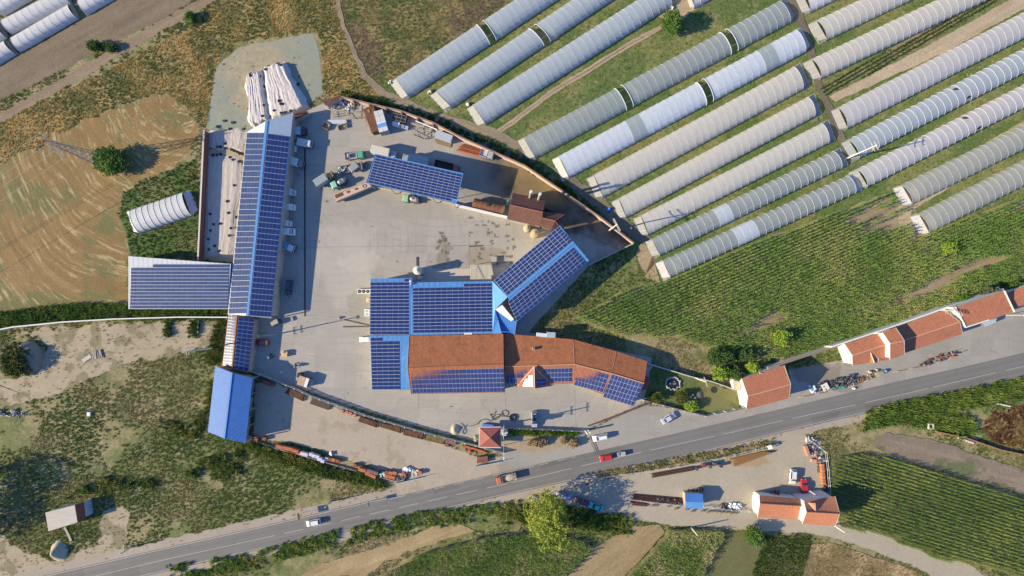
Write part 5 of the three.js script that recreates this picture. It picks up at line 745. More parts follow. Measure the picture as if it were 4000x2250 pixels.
tree('dark bush beside the bush on the ploughed field border', T(0, 0, 1110, 480, 0.8), 1.6, 1.9, 1.2, 120, DG, 'bush', 'bush');
tree('green bush beside the dirt track at the top', T(0, 0, 1920, 180, 0.8), 2, 1.4, 2, 120, GR, 'bush', 'bush');
tree('overgrown earth mound bush on the waste lot with long shadow', T(0, 2, 170, 740, 1.4), 4.2, 5, 5, 620, [[0.04, 0.075, 0.018], [0.11, 0.125, 0.035]], 'bush', 'bush', undefined, 2.6);
tree('wide dark tree left of the frame shading the weeds by the hut', D(-62, 1232, 0), 13, 7, 8, 700, DG);
tree('second dark tree left of the frame shading the lower weeds', D(-80, 1318, 0), 11, 6, 6, 500, DG);
// hedges and thickets
const hedge = (label, pts, w, h, dens, cols, name = 'hedge', o = {}) => { const list = []; pts.slice(1).forEach((b, i) => { const a = pts[i], L = a.distanceTo(b); for (let k = 0; k < L * w * dens; k++) { const p = lerpV(a, b, R()); p.x += rr(-w / 2, w / 2); p.z += rr(-w / 2, w / 2); p.y = rr(0, h * 0.6); list.push(p); } }); const f = tone(cols.map((c) => s3(c, 1.35)), 0.3, pts[0].x); return sow(name, label, name, list.filter((p) => fb(p.x * 0.22 + 3, p.z * 0.22, 3) < (o.patch ?? 1)), HEDGE, f, () => rr(0.7, 1.4) * Math.sqrt(h)); };
hedge('dense hedge between the stubble field and the white wall', [T(0, 2, -100, 340), T(0, 2, 400, 270), T(0, 2, 900, 230), T(0, 2, 1280, 240), T(0, 2, 1800, 245), T(0, 2, 2250, 245)], 4, 1.5, 4, [[0.045, 0.09, 0.02], [0.085, 0.14, 0.03], [0.14, 0.17, 0.045]]);
hedge('bramble thicket on the bank below the road at right', [T(3, 2, 1000, 1330), T(3, 2, 1500, 1200), T(3, 2, 2100, 1080), T(3, 2, 2640, 990)], 5.5, 1.3, 4, [[0.055, 0.11, 0.024], [0.09, 0.145, 0.032], [0.16, 0.19, 0.05]], 'bramble');
hedge('bramble thicket running down from the road bank to the brick wall', [T(3, 2, 1500, 1280), T(3, 2, 1800, 1320), T(3, 2, 2000, 1400)], 6, 1.2, 4, [[0.055, 0.11, 0.024], [0.09, 0.145, 0.032], [0.16, 0.19, 0.05]], 'bramble');
hedge('clipped low hedge in front of the bar fence beside the gatehouse', [g(1984, 1685), g(2090, 1688), g(2250, 1692)], 1, 0.9, 9, [[0.035, 0.08, 0.012], [0.07, 0.13, 0.02], [0.14, 0.19, 0.03]]);
hedge('bushy strip of weeds below the brick pallets on the gravel lot', [T(1, 3, -200, 60), T(1, 3, 200, 240), T(1, 3, 700, 400), T(1, 3, 1250, 500)], 3.4, 1.1, 3, [[0.035, 0.065, 0.015], [0.07, 0.11, 0.025], [0.15, 0.16, 0.04]], 'bramble');
hedge('dark row of shrubs across the weeds left of the gravel lot', [T(0, 3, 700, 560), T(0, 3, 1150, 480), T(0, 3, 1650, 420), T(0, 3, 2200, 370), T(0, 3, 2500, 240)], 7, 1.2, 2.2, [[0.04, 0.085, 0.022], [0.075, 0.12, 0.03], [0.16, 0.17, 0.05]], 'bramble', { patch: 0.47 });
hedge('weedy grass strip along the south side of the road', [T(0, 3, 1700, 1420), T(1, 3, 0, 1290), T(1, 3, 700, 1090), T(1, 3, 1600, 890), T(1, 3, 2560, 780)], 5, 0.7, 2.6, [[0.07, 0.135, 0.025], [0.12, 0.18, 0.035], [0.22, 0.21, 0.075]], 'weeds', { patch: 0.56 });
hedge('dense weeds around the large yellowish tree and lane corner', [T(2, 3, 0, 830), T(2, 3, 500, 830), T(2, 3, 900, 900), T(2, 3, 1150, 930)], 6, 0.8, 2.6, [[0.04, 0.08, 0.016], [0.08, 0.125, 0.025], [0.17, 0.16, 0.05]], 'weeds');
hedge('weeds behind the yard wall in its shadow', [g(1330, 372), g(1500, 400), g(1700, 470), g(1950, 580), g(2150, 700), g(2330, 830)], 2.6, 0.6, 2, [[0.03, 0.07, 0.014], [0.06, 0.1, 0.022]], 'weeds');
hedge('tall weeds along the west edge of the bar fence bank', [g(640, 1650), g(760, 1700), g(820, 1580), g(835, 1480)], 3, 0.8, 2, [[0.05, 0.08, 0.02], [0.1, 0.12, 0.03], [0.19, 0.15, 0.05]], 'weeds');
hedge('dark green clumps in the bare waste lot below the white wall', [T(0, 2, 1700, 320), T(0, 2, 1700, 470)], 1.8, 0.8, 6, [[0.03, 0.065, 0.015], [0.06, 0.1, 0.02]], 'weeds');
hedge('green clump with plank in the waste lot below the white wall', [T(0, 2, 1960, 320), T(0, 2, 1960, 470)], 3, 0.8, 5, [[0.03, 0.065, 0.015], [0.07, 0.1, 0.02]], 'weeds');
hedge('green scrub along west wall of the tiled annex', [T(0, 2, 2230, 330), T(0, 2, 2170, 600), T(0, 2, 2130, 760)], 3, 0.9, 4, [[0.035, 0.065, 0.015], [0.07, 0.1, 0.02], [0.15, 0.14, 0.04]], 'weeds');

hedge('dry weedy strip between the road and the north lot fence', [T(2, 3, 880, 440), T(2, 3, 1700, 285), T(2, 3, 2250, 190), T(2, 3, 2600, 105)], 2.4, 0.4, 4, [[0.1, 0.13, 0.035], [0.2, 0.18, 0.08], [0.28, 0.24, 0.13]], 'weeds');

// ---------------------------------------------------------------- vehicles (built with the front at +x)
const GLASS = M([0.025, 0.032, 0.045], 0.08, 0, { clearcoat: 1, clearcoatRoughness: 0.05 }), RUBBER = M([0.018, 0.018, 0.02], 0.9), DARK = M([0.04, 0.04, 0.045], 0.7), RIM = M([0.5, 0.5, 0.52], 0.35, 0.7);
const paintOf = (c) => M(c, 0.35, 0, { clearcoat: 0.7, clearcoatRoughness: 0.12 });
const wheelG = new THREE.CylinderGeometry(0.32, 0.32, 0.22, 18).rotateX(Math.PI / 2), rimG = new THREE.CylinderGeometry(0.19, 0.19, 0.24, 12).rotateX(Math.PI / 2);
function wheels(root, xs, w, s = 1) { for (const x of xs) for (const z of [-w, w]) { const a = part(root, 'wheel', wheelG, RUBBER); a.position.set(x, 0.32 * s, z); a.scale.setScalar(s); part(a, 'rim', rimG, RIM); } }
function frustum(x0, x1, y0, X0, X1, y1, w0, w1) { // cabin: bottom from x0 to x1, top from X0 to X1
  const a = [V(x0, y0, -w0), V(x1, y0, -w0), V(x1, y0, w0), V(x0, y0, w0)], b = [V(X0, y1, -w1), V(X1, y1, -w1), V(X1, y1, w1), V(X0, y1, w1)];
  return { a, b, geo: mg([quad(b[0], b[3], b[2], b[1]), ...[0, 1, 2, 3].map((i) => quad(a[i], b[i], b[(i + 1) % 4], a[(i + 1) % 4]))]) };
}
const inset = (P, k = 0.9, off = 0.012) => { const c = P.reduce((s, p) => s.clone().add(p), V(0, 0, 0)).multiplyScalar(0.25), n = P[1].clone().sub(P[0]).cross(P[3].clone().sub(P[0])).normalize(), Q = P.map((p) => lerpV(c, p, k)); const out = c.clone().sub(V(0, 0.9, 0)); if (n.dot(out) < 0) n.negate(); return quad(...Q.map((p) => p.addScaledVector(n, off))); };
function car(label, p, dir, colour, o = {}) {
  const L = o.L ?? 4.2, w = (o.w ?? 1.74) / 2, h = o.h ?? 1.46, kind = o.kind ?? 'hatch', pm = paintOf(colour);
  const root = thing(o.name ?? 'parked_car', label, o.cat ?? 'car', p.clone().setY(o.y ?? 0.13), Math.atan2(-dir[1], dir[0]), o.group);
  const belt = h * 0.62, fr = L / 2, hood = o.hood ?? L * 0.24, s = new THREE.Shape();
  const rearDeck = kind === 'sedan' ? L * 0.17 : 0.1;
  s.moveTo(-fr, 0.3); s.lineTo(-fr, belt * 0.86); s.quadraticCurveTo(-fr + 0.02, belt, -fr + 0.2, belt); s.lineTo(fr - hood, belt); s.quadraticCurveTo(fr - 0.3, belt * 0.93, fr - 0.06, belt * 0.74); s.quadraticCurveTo(fr + 0.02, 0.5, fr - 0.04, 0.28); s.closePath();
  part(root, 'body', new THREE.ExtrudeGeometry(s, { depth: w * 2 - 0.16, bevelEnabled: true, bevelThickness: 0.08, bevelSize: 0.06, bevelSegments: 2 }).translate(0, 0, -w + 0.08), pm);
  const f = frustum(-fr + rearDeck, fr - hood + 0.05, belt + 0.02, -fr + rearDeck + (kind === 'sedan' ? 0.6 : 0.32), fr - hood - (o.rake ?? 0.62), h, w - 0.08, w - 0.24);
  const cab = part(root, 'cabin', f.geo, pm), q = (i) => [f.a[i], f.a[(i + 1) % 4], f.b[(i + 1) % 4], f.b[i]];
  part(root, 'windscreen', inset(q(1), 0.93), GLASS); part(root, 'rear_window', inset(q(3), 0.88), GLASS); part(root, 'side_window', inset(q(0), 0.88), GLASS); part(root, 'side_window', inset(q(2), 0.88), GLASS);
  if (o.rack) for (const z of [-w + 0.35, w - 0.35]) part(root, 'roof_rail', beam(f.b[0].clone().setZ(z).setY(h + 0.05), f.b[1].clone().setZ(z).setY(h + 0.05), 0.06, 0.06), DARK);
  if (o.roofGlass) part(root, 'roof_panel', quad(...f.b.map((v) => lerpV(f.b[0].clone().add(f.b[2]).multiplyScalar(0.5), v, 0.8).setY(h + 0.012))), GLASS);
  wheels(root, [-L * 0.3, L * 0.31], w - 0.08);
  for (const z of [-w + 0.28, w - 0.28]) { part(root, 'headlight', rbx(0.2, 0.14, 0.34, 0.04, fr - 0.06, belt * 0.66, z), M([0.75, 0.78, 0.8], 0.15)); part(root, 'tail_light', rbx(0.1, 0.2, 0.2, 0.03, -fr - 0.03, belt * 0.7, z), M([0.4, 0.02, 0.02], 0.3)); part(root, 'mirror', rbx(0.16, 0.13, 0.2, 0.04, fr - hood - 0.18, belt + 0.05, Math.sign(z) * (w + 0.06)), DARK); }
  return root;
}
function van(label, p, dir, colour, o = {}) {
  const L = o.L ?? 4.6, w = (o.w ?? 1.85) / 2, h = o.h ?? 2.1, pm = paintOf(colour), fr = L / 2;
  const root = thing('parked_van', label, 'van', p.clone().setY(0.13), Math.atan2(-dir[1], dir[0]), o.group);
  const s = new THREE.Shape(); s.moveTo(-fr, 0.3); s.lineTo(-fr, h - 0.15); s.quadraticCurveTo(-fr, h, -fr + 0.15, h); s.lineTo(fr - 1.25, h); s.quadraticCurveTo(fr - 0.95, h - 0.03, fr - 0.5, 1.12); s.quadraticCurveTo(fr - 0.05, 1.0, fr, 0.75); s.lineTo(fr, 0.3); s.closePath();
  part(root, 'body', new THREE.ExtrudeGeometry(s, { depth: w * 2 - 0.2, bevelEnabled: true, bevelThickness: 0.1, bevelSize: 0.07, bevelSegments: 2 }).translate(0, 0, -w + 0.1), pm);
  part(root, 'windscreen', quad(V(fr - 0.43, 1.2, -w + 0.2), V(fr - 0.43, 1.2, w - 0.2), V(fr - 0.92, h - 0.12, w - 0.28), V(fr - 0.92, h - 0.12, -w + 0.28)), GLASS);
  for (const z of [-1, 1]) part(root, 'side_window', bx(1.0, 0.5, 0.02, fr - 1.45, 1.3, z * (w + 0.005)), GLASS);
  if (o.open) part(root, 'load_bed', bx(L * 0.5, 0.05, w * 1.6, -L * 0.18, h + 0.03, 0), M([0.3, 0.33, 0.36]));
  if (o.hatch) for (const z of [-0.35, 0.35]) part(root, 'roof_vent', cy(0.14, 0.16, 0.1, -0.3, h + 0.05, z), DARK);
  for (const x of [-1, 0, 1]) part(root, 'roof_rib', bx(L * 0.55, 0.03, 0.06, -L * 0.12, h + 0.06, x * w * 0.5), pm);
  wheels(root, [-L * 0.3, L * 0.31], w - 0.08);
  for (const z of [-w + 0.26, w - 0.26]) part(root, 'headlight', rbx(0.12, 0.18, 0.3, 0.04, fr + 0.03, 0.72, z), M([0.75, 0.78, 0.8], 0.15));
  return root;
}
function truck(label, p, dir, cabC, load, o = {}) {
  const L = o.L ?? 5.8, w = 1.05, pm = paintOf(cabC), fr = L / 2, cl = o.cab ?? 1.7, root = thing('truck', label, 'truck', p.clone().setY(0.13), Math.atan2(-dir[1], dir[0]), o.group);
  part(root, 'cab', rbx(cl, 1.5, w * 2 - 0.1, 0.16, fr - cl / 2, 0.7), pm);
  part(root, 'cab_roof', rbx(cl - 0.3, 0.14, w * 2 - 0.35, 0.05, fr - cl / 2 - 0.05, 2.16), pm);
  part(root, 'windscreen', bx(0.05, 0.62, w * 2 - 0.4, fr - 0.02, 1.42, 0, 0, 0), GLASS);
  for (const z of [-1, 1]) part(root, 'side_window', bx(0.8, 0.5, 0.03, fr - cl / 2 + 0.1, 1.45, z * (w - 0.04)), GLASS);
  part(root, 'bumper', rbx(0.16, 0.26, w * 2, 0.05, fr + 0.06, 0.45), DARK);
  part(root, 'chassis', bx(L - 0.5, 0.2, 0.9, -0.2, 0.62), DARK);
  wheels(root, [fr - 1.1, -fr + 1.1], w - 0.12, 1.35);
  const bl = L - cl - 0.25, bxx = -fr + bl / 2, lc = o.lc ?? [0.4, 0.42, 0.44];
  if (load === 'box') { part(root, 'cargo_box', rbx(bl, o.bh ?? 1.9, w * 2 + 0.1, 0.05, bxx, 0.95), M(lc, 0.6)); for (const z of [-1, 0, 1]) part(root, 'roof_batten', bx(bl * 0.94, 0.03, 0.05, bxx, 0.95 + (o.bh ?? 1.9), z * 0.6), M(s3(lc, 0.8), 0.6)); }
  if (load === 'tank') { part(root, 'platform', bx(bl, 0.12, w * 2, bxx, 0.9), M([0.12, 0.11, 0.1])); part(root, 'tank', new THREE.CapsuleGeometry(0.75, bl * 0.42, 6, 18).rotateZ(Math.PI / 2).translate(bxx, 1.75, 0), M(lc, 0.4, 0.4)); part(root, 'hatch', cy(0.22, 0.24, 0.16, bxx + 0.2, 2.44), DARK); }
  if (load === 'flat' || load === 'tipper') { part(root, 'bed', bx(bl, 0.12, w * 2 + 0.05, bxx, 0.92), M(lc)); for (const z of [-1, 1]) part(root, 'side_board', bx(bl, o.bh ?? 0.5, 0.06, bxx, 1.02, z * w), M(lc)); for (const x of [-1, 1]) part(root, 'end_board', bx(0.06, (o.bh ?? 0.5) + (x > 0 ? 0.3 : 0), w * 2, bxx + x * (bl / 2 - 0.04), 1.02), M(lc)); }
  if (load === 'tipper') { const s = new THREE.SphereGeometry(1, 20, 10, 0, 6.3, 0, 1.57).scale(bl * 0.49, 0.55, w * 0.95).translate(bxx, 1.2, 0); part(root, 'sand_load', s, M([0.5, 0.43, 0.3], 0.95)); }
  if (load === 'flat' && o.drum) part(root, 'drum', new THREE.CylinderGeometry(0.42, 0.42, 1.1, 16).rotateX(Math.PI / 2).translate(bxx - 0.8, 1.5, 0), M([0.65, 0.64, 0.68], 0.25, 0.6));
  return root;
}
const z2200 = Zm(2200, 1560, 2.912);
car('white hatchback driving left along the road past the yellow sign', T(1, 3, 587, 900), [-1, 0.2], [0.75, 0.77, 0.8], { name: 'driving_car', h: 1.45 });
car('red hatchback on the road towing a small flat trailer', z2200(483, 655), [-1, 0.23], [0.55, 0.025, 0.03], { name: 'driving_car', L: 3.9 });
{ const t = thing('car_trailer', 'small grey trailer with stacked boxes behind the red hatchback', 'trailer', z2200(655, 615).setY(0.13), Math.atan2(-0.23, -1)); part(t, 'bed', bx(2.6, 0.12, 1.5, 0, 0.5), M([0.3, 0.29, 0.27])); part(t, 'drawbar', bx(2.2, 0.08, 0.1, 2.2, 0.48), DARK); part(t, 'load', rbx(1.2, 0.5, 1.35, 0.05, -0.6, 0.62), M([0.42, 0.38, 0.33])); part(t, 'load', rbx(0.6, 0.4, 0.7, 0.05, 0.6, 0.62, 0.2), M([0.12, 0.2, 0.4])); wheels(t, [-0.1], 0.8); }
car('white off road wagon parked by the gate pillars', z2200(415, 425), [-1, 0.2], [0.8, 0.81, 0.83], { L: 4.5, h: 1.75, rack: 1 });
car('silver sedan parked outside the garden fence', z2200(1187, 207), [1, -0.63], [0.55, 0.56, 0.63], { L: 4.6, kind: 'sedan' });
car('silver minivan with dark glass roof parked inside the front fence', Zm(1800, 1560, 4.767)(1365, 360), [0.02, 1], [0.4, 0.42, 0.46], { L: 4.7, h: 1.75, roofGlass: 1, rack: 1 });
const z29 = Zm(2900, 1690, 3.6225);
car('white hatchback parked in the southern gravel yard beside the red car', z29(690, 610), [-0.08, 1], [0.72, 0.72, 0.7], { L: 4.3, h: 1.55 });
car('red sedan parked in front of the terrace of the southern houses', z29(850, 748), [-0.06, -1], [0.5, 0.02, 0.04], { L: 4.5, kind: 'sedan' });
car('turquoise sedan parked beside the large yellowish tree', T(2, 3, 841, 742), [-1, -0.38], [0.03, 0.42, 0.4], { L: 4.3, kind: 'sedan' });
car('dark maroon sedan half under the large tree crown', T(2, 3, 695, 692), [-1, -0.35], [0.08, 0.03, 0.06], { L: 4.2, kind: 'sedan' });
car('pale blue car under the upper edge of large tree crown', T(2, 3, 512, 640), [-1, -0.25], [0.3, 0.38, 0.6], { L: 4.3 });
car('grey car hidden under the left part of large tree crown', T(2, 3, 262, 668), [-1, -0.1], [0.3, 0.3, 0.32], { L: 4.2 });
car('dark navy car parked in the shade of long shed', g(1133, 1124), [-0.12, 1], [0.03, 0.045, 0.09], { L: 4.5, h: 1.7 });
car('red hatchback with blue tinted rear glass in the shade of tiled annex', g(1028, 1337), [-1, -0.02], [0.4, 0.02, 0.04], { L: 3.9 });
van('small white van parked against the works annex wall', g(1427, 1325), [-1, 0.05], [0.75, 0.76, 0.78], { L: 2.9, w: 1.5, h: 1.7 });
const VW = [0.66, 0.7, 0.72];
van('white van nosing out from the long shed just above the box truck', g(1138, 585), [1, 0.06], VW, { L: 3.8 });
van('open backed grey van under the long shed eave below the box truck', g(1131, 754), [1, 0.12], [0.5, 0.55, 0.6], { L: 4.6, open: 1 });
van('plain pale van with rounded nose third below the box truck', g(1128, 813), [1, 0.02], VW, { L: 4.8 });
van('shorter pale blue van close above the large white van', g(1117, 876), [1, 0.05], [0.55, 0.62, 0.7], { L: 4.2 });
van('large white van with two round roof vents under the long shed eave', g(1122, 908), [1, 0.02], [0.74, 0.78, 0.76], { L: 5.4, h: 2.4, w: 2.1, hatch: 1 });
truck('large pale green box truck nosing out of the long shed', g(1156, 639), [1, 0.3], [0.2, 0.22, 0.22], 'box', { L: 6.2, lc: [0.58, 0.66, 0.58], bh: 2.1, cab: 1.2 });
truck('white and blue stripped truck parked askew at the south of van row', g(1124, 961), [1, 0.48], [0.5, 0.58, 0.64], 'flat', { L: 5.6, lc: [0.3, 0.5, 0.65] });
truck('pale truck with dark pump gear in front, topmost beside the long shed', g(1176, 519), [1, 0.03], [0.05, 0.055, 0.06], 'box', { L: 3.9, lc: [0.62, 0.66, 0.72], bh: 0.9, cab: 1 });
truck('white cab truck with dark bed, second from the top beside long shed', g(1198, 566), [1, 0.2], [0.55, 0.62, 0.62], 'box', { L: 4.4, lc: [0.62, 0.63, 0.6], bh: 0.9, cab: 1 });
truck('green cab truck carrying a shiny drum, left of the canopy', g(1391, 613), [1, -0.08], [0.1, 0.42, 0.27], 'flat', { L: 5.7, lc: [0.3, 0.28, 0.27], drum: 1 });
truck('grey box truck with yellow cab parked diagonally in the yard', g(1277, 706), [1, -0.66], [0.45, 0.3, 0.09], 'box', { L: 6, lc: [0.3, 0.36, 0.36], bh: 2.1 });
truck('mint cab truck with short grey tank beside the yellow cab truck', g(1332, 720), [-1, 0.5], [0.3, 0.6, 0.42], 'tank', { L: 4.8, lc: [0.42, 0.42, 0.43] });
truck('mint cab tank truck parked below the canopy wall', g(1610, 782), [-1, -0.12], [0.35, 0.58, 0.36], 'tank', { L: 4.8, lc: [0.55, 0.5, 0.47] });
truck('cream box truck at the north west corner of the canopy', g(1508, 604), [1, 0.22], [0.4, 0.45, 0.5], 'box', { L: 7.4, lc: [0.62, 0.57, 0.48], bh: 2.4 });
truck('grey tarpaulin truck parked along the north side of the canopy', g(1628, 632), [-1, -0.22], [0.3, 0.34, 0.36], 'box', { L: 7.8, lc: [0.42, 0.46, 0.45], bh: 2.3 });
truck('dark bodied truck with dull red cab at north east of canopy', g(1748, 656), [1, 0.25], [0.3, 0.06, 0.06], 'flat', { L: 7.4, lc: [0.07, 0.05, 0.045], bh: 1.1 });
truck('orange cab tipper loaded with sand driving left on the road', g(1978, 1862), [-1, 0.22], [0.55, 0.16, 0.06], 'tipper', { L: 6, lc: [0.55, 0.48, 0.36], bh: 0.8, cab: 1.5 });
truck('small grey flat truck loaded on top of orange steel bars by wall', g(1903, 609), [1, 0.32], [0.4, 0.4, 0.42], 'flat', { L: 4.2, lc: [0.45, 0.44, 0.46] });
{ const r = thing('tractor', 'small red tractor with front fork beside the long southern house', 'tractor', g(3022, 1926, 0).setY(0.13), Math.PI + 0.1); part(r, 'bonnet', rbx(1.3, 0.6, 0.6, 0.1, 0.7, 0.8), paintOf([0.5, 0.03, 0.02])); part(r, 'fender', rbx(0.9, 0.2, 1.5, 0.08, -0.6, 1.1), paintOf([0.5, 0.03, 0.02])); part(r, 'seat', rbx(0.5, 0.5, 0.5, 0.1, -0.6, 1.2), DARK); for (const z of [-0.4, 0, 0.4]) part(r, 'fork', rod(V(1.4, 0.6, z), V(3.2, 0.25, z * 1.6), 0.06), M([0.25, 0.2, 0.15])); wheels(r, [-0.6], 0.65, 2); wheels(r, [1], 0.5, 1.2); }
{ const r = thing('forklift', 'forklift with pale square covers in the shade below the long shed', 'forklift', g(1080, 1261).setY(0.13), 0.45); part(r, 'body', rbx(1.8, 0.9, 1.2, 0.12, 0.4, 0.5), M([0.34, 0.33, 0.29])); part(r, 'roof', rbx(1.2, 0.08, 1.3, 0.03, 0.9, 2.1), M([0.36, 0.36, 0.32])); part(r, 'hood', rbx(1.1, 0.2, 1.2, 0.06, -0.4, 1.35), M([0.36, 0.35, 0.3])); for (const x of [0.4, 1.4]) for (const z of [-0.55, 0.55]) part(r, 'post', rod(V(x, 1.3, z), V(x, 2.12, z), 0.04), DARK); part(r, 'counterweight', rbx(0.5, 0.8, 1.3, 0.15, 1.55, 0.4), DARK); wheels(r, [-0.5, 1.2], 0.6, 1); }

// ---------------------------------------------------------------- silos, plant, poles
const zs = Zm(1580, 950, 6.44);
{ const p = g(1643, 1061); const s = thing('silo', 'tall slim silo with pale conical cap north of the works roofs', 'silo', p); part(s, 'shell', cy(1.15, 1.15, 5.2, 0, 0, 0, 28), M([0.5, 0.47, 0.38], 0.6)); part(s, 'cap', new THREE.ConeGeometry(1.3, 0.75, 28).translate(0, 5.55, 0), M([0.66, 0.61, 0.47], 0.55)); part(s, 'cap_vent', cy(0.12, 0.15, 0.2, 0, 5.9), DARK); for (let i = 0; i < 3; i++) part(s, 'band', new THREE.TorusGeometry(1.17, 0.04, 5, 28).rotateX(Math.PI / 2).translate(0, 1.2 + i * 1.6, 0), M([0.4, 0.38, 0.32]));
  const t = thing('filter_tank', 'small grey domed tank in the shade beside the tall silo', 'tank', g(1644, 1085)); part(t, 'shell', cy(0.7, 0.7, 1.6), M([0.4, 0.43, 0.46], 0.5)); part(t, 'dome', new THREE.SphereGeometry(0.7, 18, 8, 0, 6.3, 0, 1.57).scale(1, 0.4, 1).translate(0, 1.6, 0), M([0.45, 0.48, 0.52], 0.5));
  single('pit_cover', 'narrow dark pit cover leading north from the silo', 'pit cover', beam(zs(323, 345, 0.16), zs(325, 580, 0.16), 0.66, 0.05), M([0.05, 0.05, 0.07]));
  const c = [zs(1655, 945, 3.3), zs(2188, 945, 3.3), zs(2185, 540, 2.9), zs(1655, 540, 2.9)], b = thing('beige_canopy', 'beige ribbed canopy roof on the north side of the central hall', 'canopy', c[0].clone().setY(0)); sheetRoof(b, ...c, BEIGES); for (const q of c) wpart(b, 'post', bx(0.15, q.y - 0.1, 0.15, lerpV(q, lerpV(c[0], c[2], 0.5), 0.05).x, 0, lerpV(q, lerpV(c[0], c[2], 0.5), 0.05).z), DARK); wpart(b, 'roof_pole', rod(zs(1800, 560, 3.15), zs(1985, 900, 3.45), 0.05), M([0.25, 0.22, 0.17])); 
  const st = thing('low_tank', 'low trough with dark curved lid in the stained yard corner', 'trough', zs(2265, 440)); part(st, 'base', bx(1.9, 0.7, 2.4), M([0.4, 0.36, 0.3])); part(st, 'lid', bx(0.5, 0.9, 2.5, 0.9, 0), M([0.08, 0.07, 0.09]));
  single('plaster_apron', 'pale concrete apron along the north edge of the central hall', 'apron', flat([zs(420, 575), zs(700, 570), zs(700, 650), zs(1500, 640), zs(2540, 600), zs(2540, 700), zs(2200, 1000), zs(1200, 1000), zs(420, 980)], 0.145), M([0.5, 0.44, 0.37], 0.9));
  const zt = Zm(1960, 700, 6.44); [[640, 1220, 0.9, 'left twin hopper with white rim and pipe beside the boiler house'], [830, 1350, 1.2, 'right twin hopper with tan conical cap beside the boiler house']].forEach(([x, y, r, l], i) => { const q = zt(x, y, 4), s2 = thing('hopper', l, 'hopper', q.setY(0)); part(s2, 'shell', cy(r, r, 3.7, 0, 0, 0, 24), M([0.42, 0.36, 0.26], 0.7)); part(s2, 'cap', new THREE.ConeGeometry(r * 1.05, 0.5, 24).translate(0, 3.95, 0), M([0.5, 0.37, 0.2], 0.7)); if (!i) part(s2, 'rim', new THREE.TorusGeometry(r, 0.14, 6, 24).rotateX(Math.PI / 2).translate(0, 3.5, 0), M([0.75, 0.72, 0.66])); part(s2, 'pipe', i ? rod(V(1, 3, 0), V(3.2, 2.6, -0.6), 0.13) : rod(V(0, 4, 0), V(-0.1, 5.2, -1.6), 0.14), M([0.6, 0.52, 0.4])); });
  const tk = Zm(1640, 560, 4.14), ta = tk(880, 960, 1.6), tb = tk(1345, 1070, 1.6), r = thing('storage_tank', 'long rusty brown cylindrical tank lying behind the white wall', 'tank', lerpV(ta, tb, 0.5).setY(0.13), heading(ta, tb)), len = ta.distanceTo(tb); part(r, 'shell', new THREE.CylinderGeometry(1.35, 1.35, len, 28).rotateZ(Math.PI / 2).translate(0, 1.6, 0), RUST); for (const s of [-1, 1]) { part(r, 'end_cap', new THREE.SphereGeometry(1.35, 20, 12).scale(0.35, 1, 1).translate(s * len / 2, 1.6, 0), s > 0 ? M([0.35, 0.3, 0.2]) : RUST); part(r, 'saddle', bx(0.4, 0.6, 2.2, s * len * 0.3), CONCR); } for (let i = 1; i < 7; i++) part(r, 'band', new THREE.TorusGeometry(1.37, 0.035, 5, 28).rotateY(Math.PI / 2).translate(-len / 2 + len * i / 7, 1.6, 0), M([0.1, 0.06, 0.04])); part(r, 'manhole', cy(0.42, 0.45, 0.35, -0.2, 2.9), DARK);
  single('green_crate', 'small green crate beside the brown storage tank', 'crate', mg([bx(0.7, 0.7, 1.5), bx(0.78, 0.08, 1.58, 0, 0.7)]), M([0.06, 0.28, 0.2]), tk(1412, 972).setY(0.13), -0.35);
}
const concretePole = (label, p, h, arms, lean, o = {}) => { const r = thing('power_pole', label, 'power pole', p.clone(), o.turn ?? 0); part(r, 'shaft', cy(0.15, 0.24, h, 0, 0, 0, 10), M([0.68, 0.64, 0.55], 0.9)); arms.forEach((y) => part(r, 'cross_arm', bx(0.16, 0.16, o.arm ?? 3.2, o.ax ?? 0, y, 0), M([0.5, 0.47, 0.42], 0.9))); arms.forEach((y) => { for (const z of [-1, 0, 1]) part(r, 'insulator', cy(0.06, 0.08, 0.25, 0, y + 0.16, z * (o.arm ?? 3.2) * 0.45, 8), M([0.3, 0.22, 0.18], 0.3)); }); return r; };
concretePole('white concrete power pole leaning over the yard wall near sharp corner', g(2376, 903), 12, [10.6, 11.7], 0, { turn: 0.5, arm: 4 });
concretePole('pale power pole with double cross arms among the polytunnels', g(3307, 619), 12, [10.4, 11.6], 0, { turn: 0.42, arm: 2.6 });
concretePole('grey power pole with short cross arms in the waste lot scrub', g(835, 1359), 12.5, [11.2, 12.2], 0, { arm: 2.2, turn: 0.1 });
concretePole('wooden toned power pole with one cross arm over the garden wall', g(2716, 1476), 8, [7.6], 0, { arm: 3, turn: 0.35 });
concretePole('slim white pole in the corn wedge below the southern lane', g(2699, 2060), 5.2, [], 0);
concretePole('slim white pole at the corner of the taller southern house', g(3255, 2050), 5, [], 0);
concretePole('thin wooden pole at the road side below the hut weeds', g(516, 2135), 4.5, [], 0);
concretePole('pale pole on the verge left of the yellow road sign', g(1291, 1958), 4.5, [], 0);
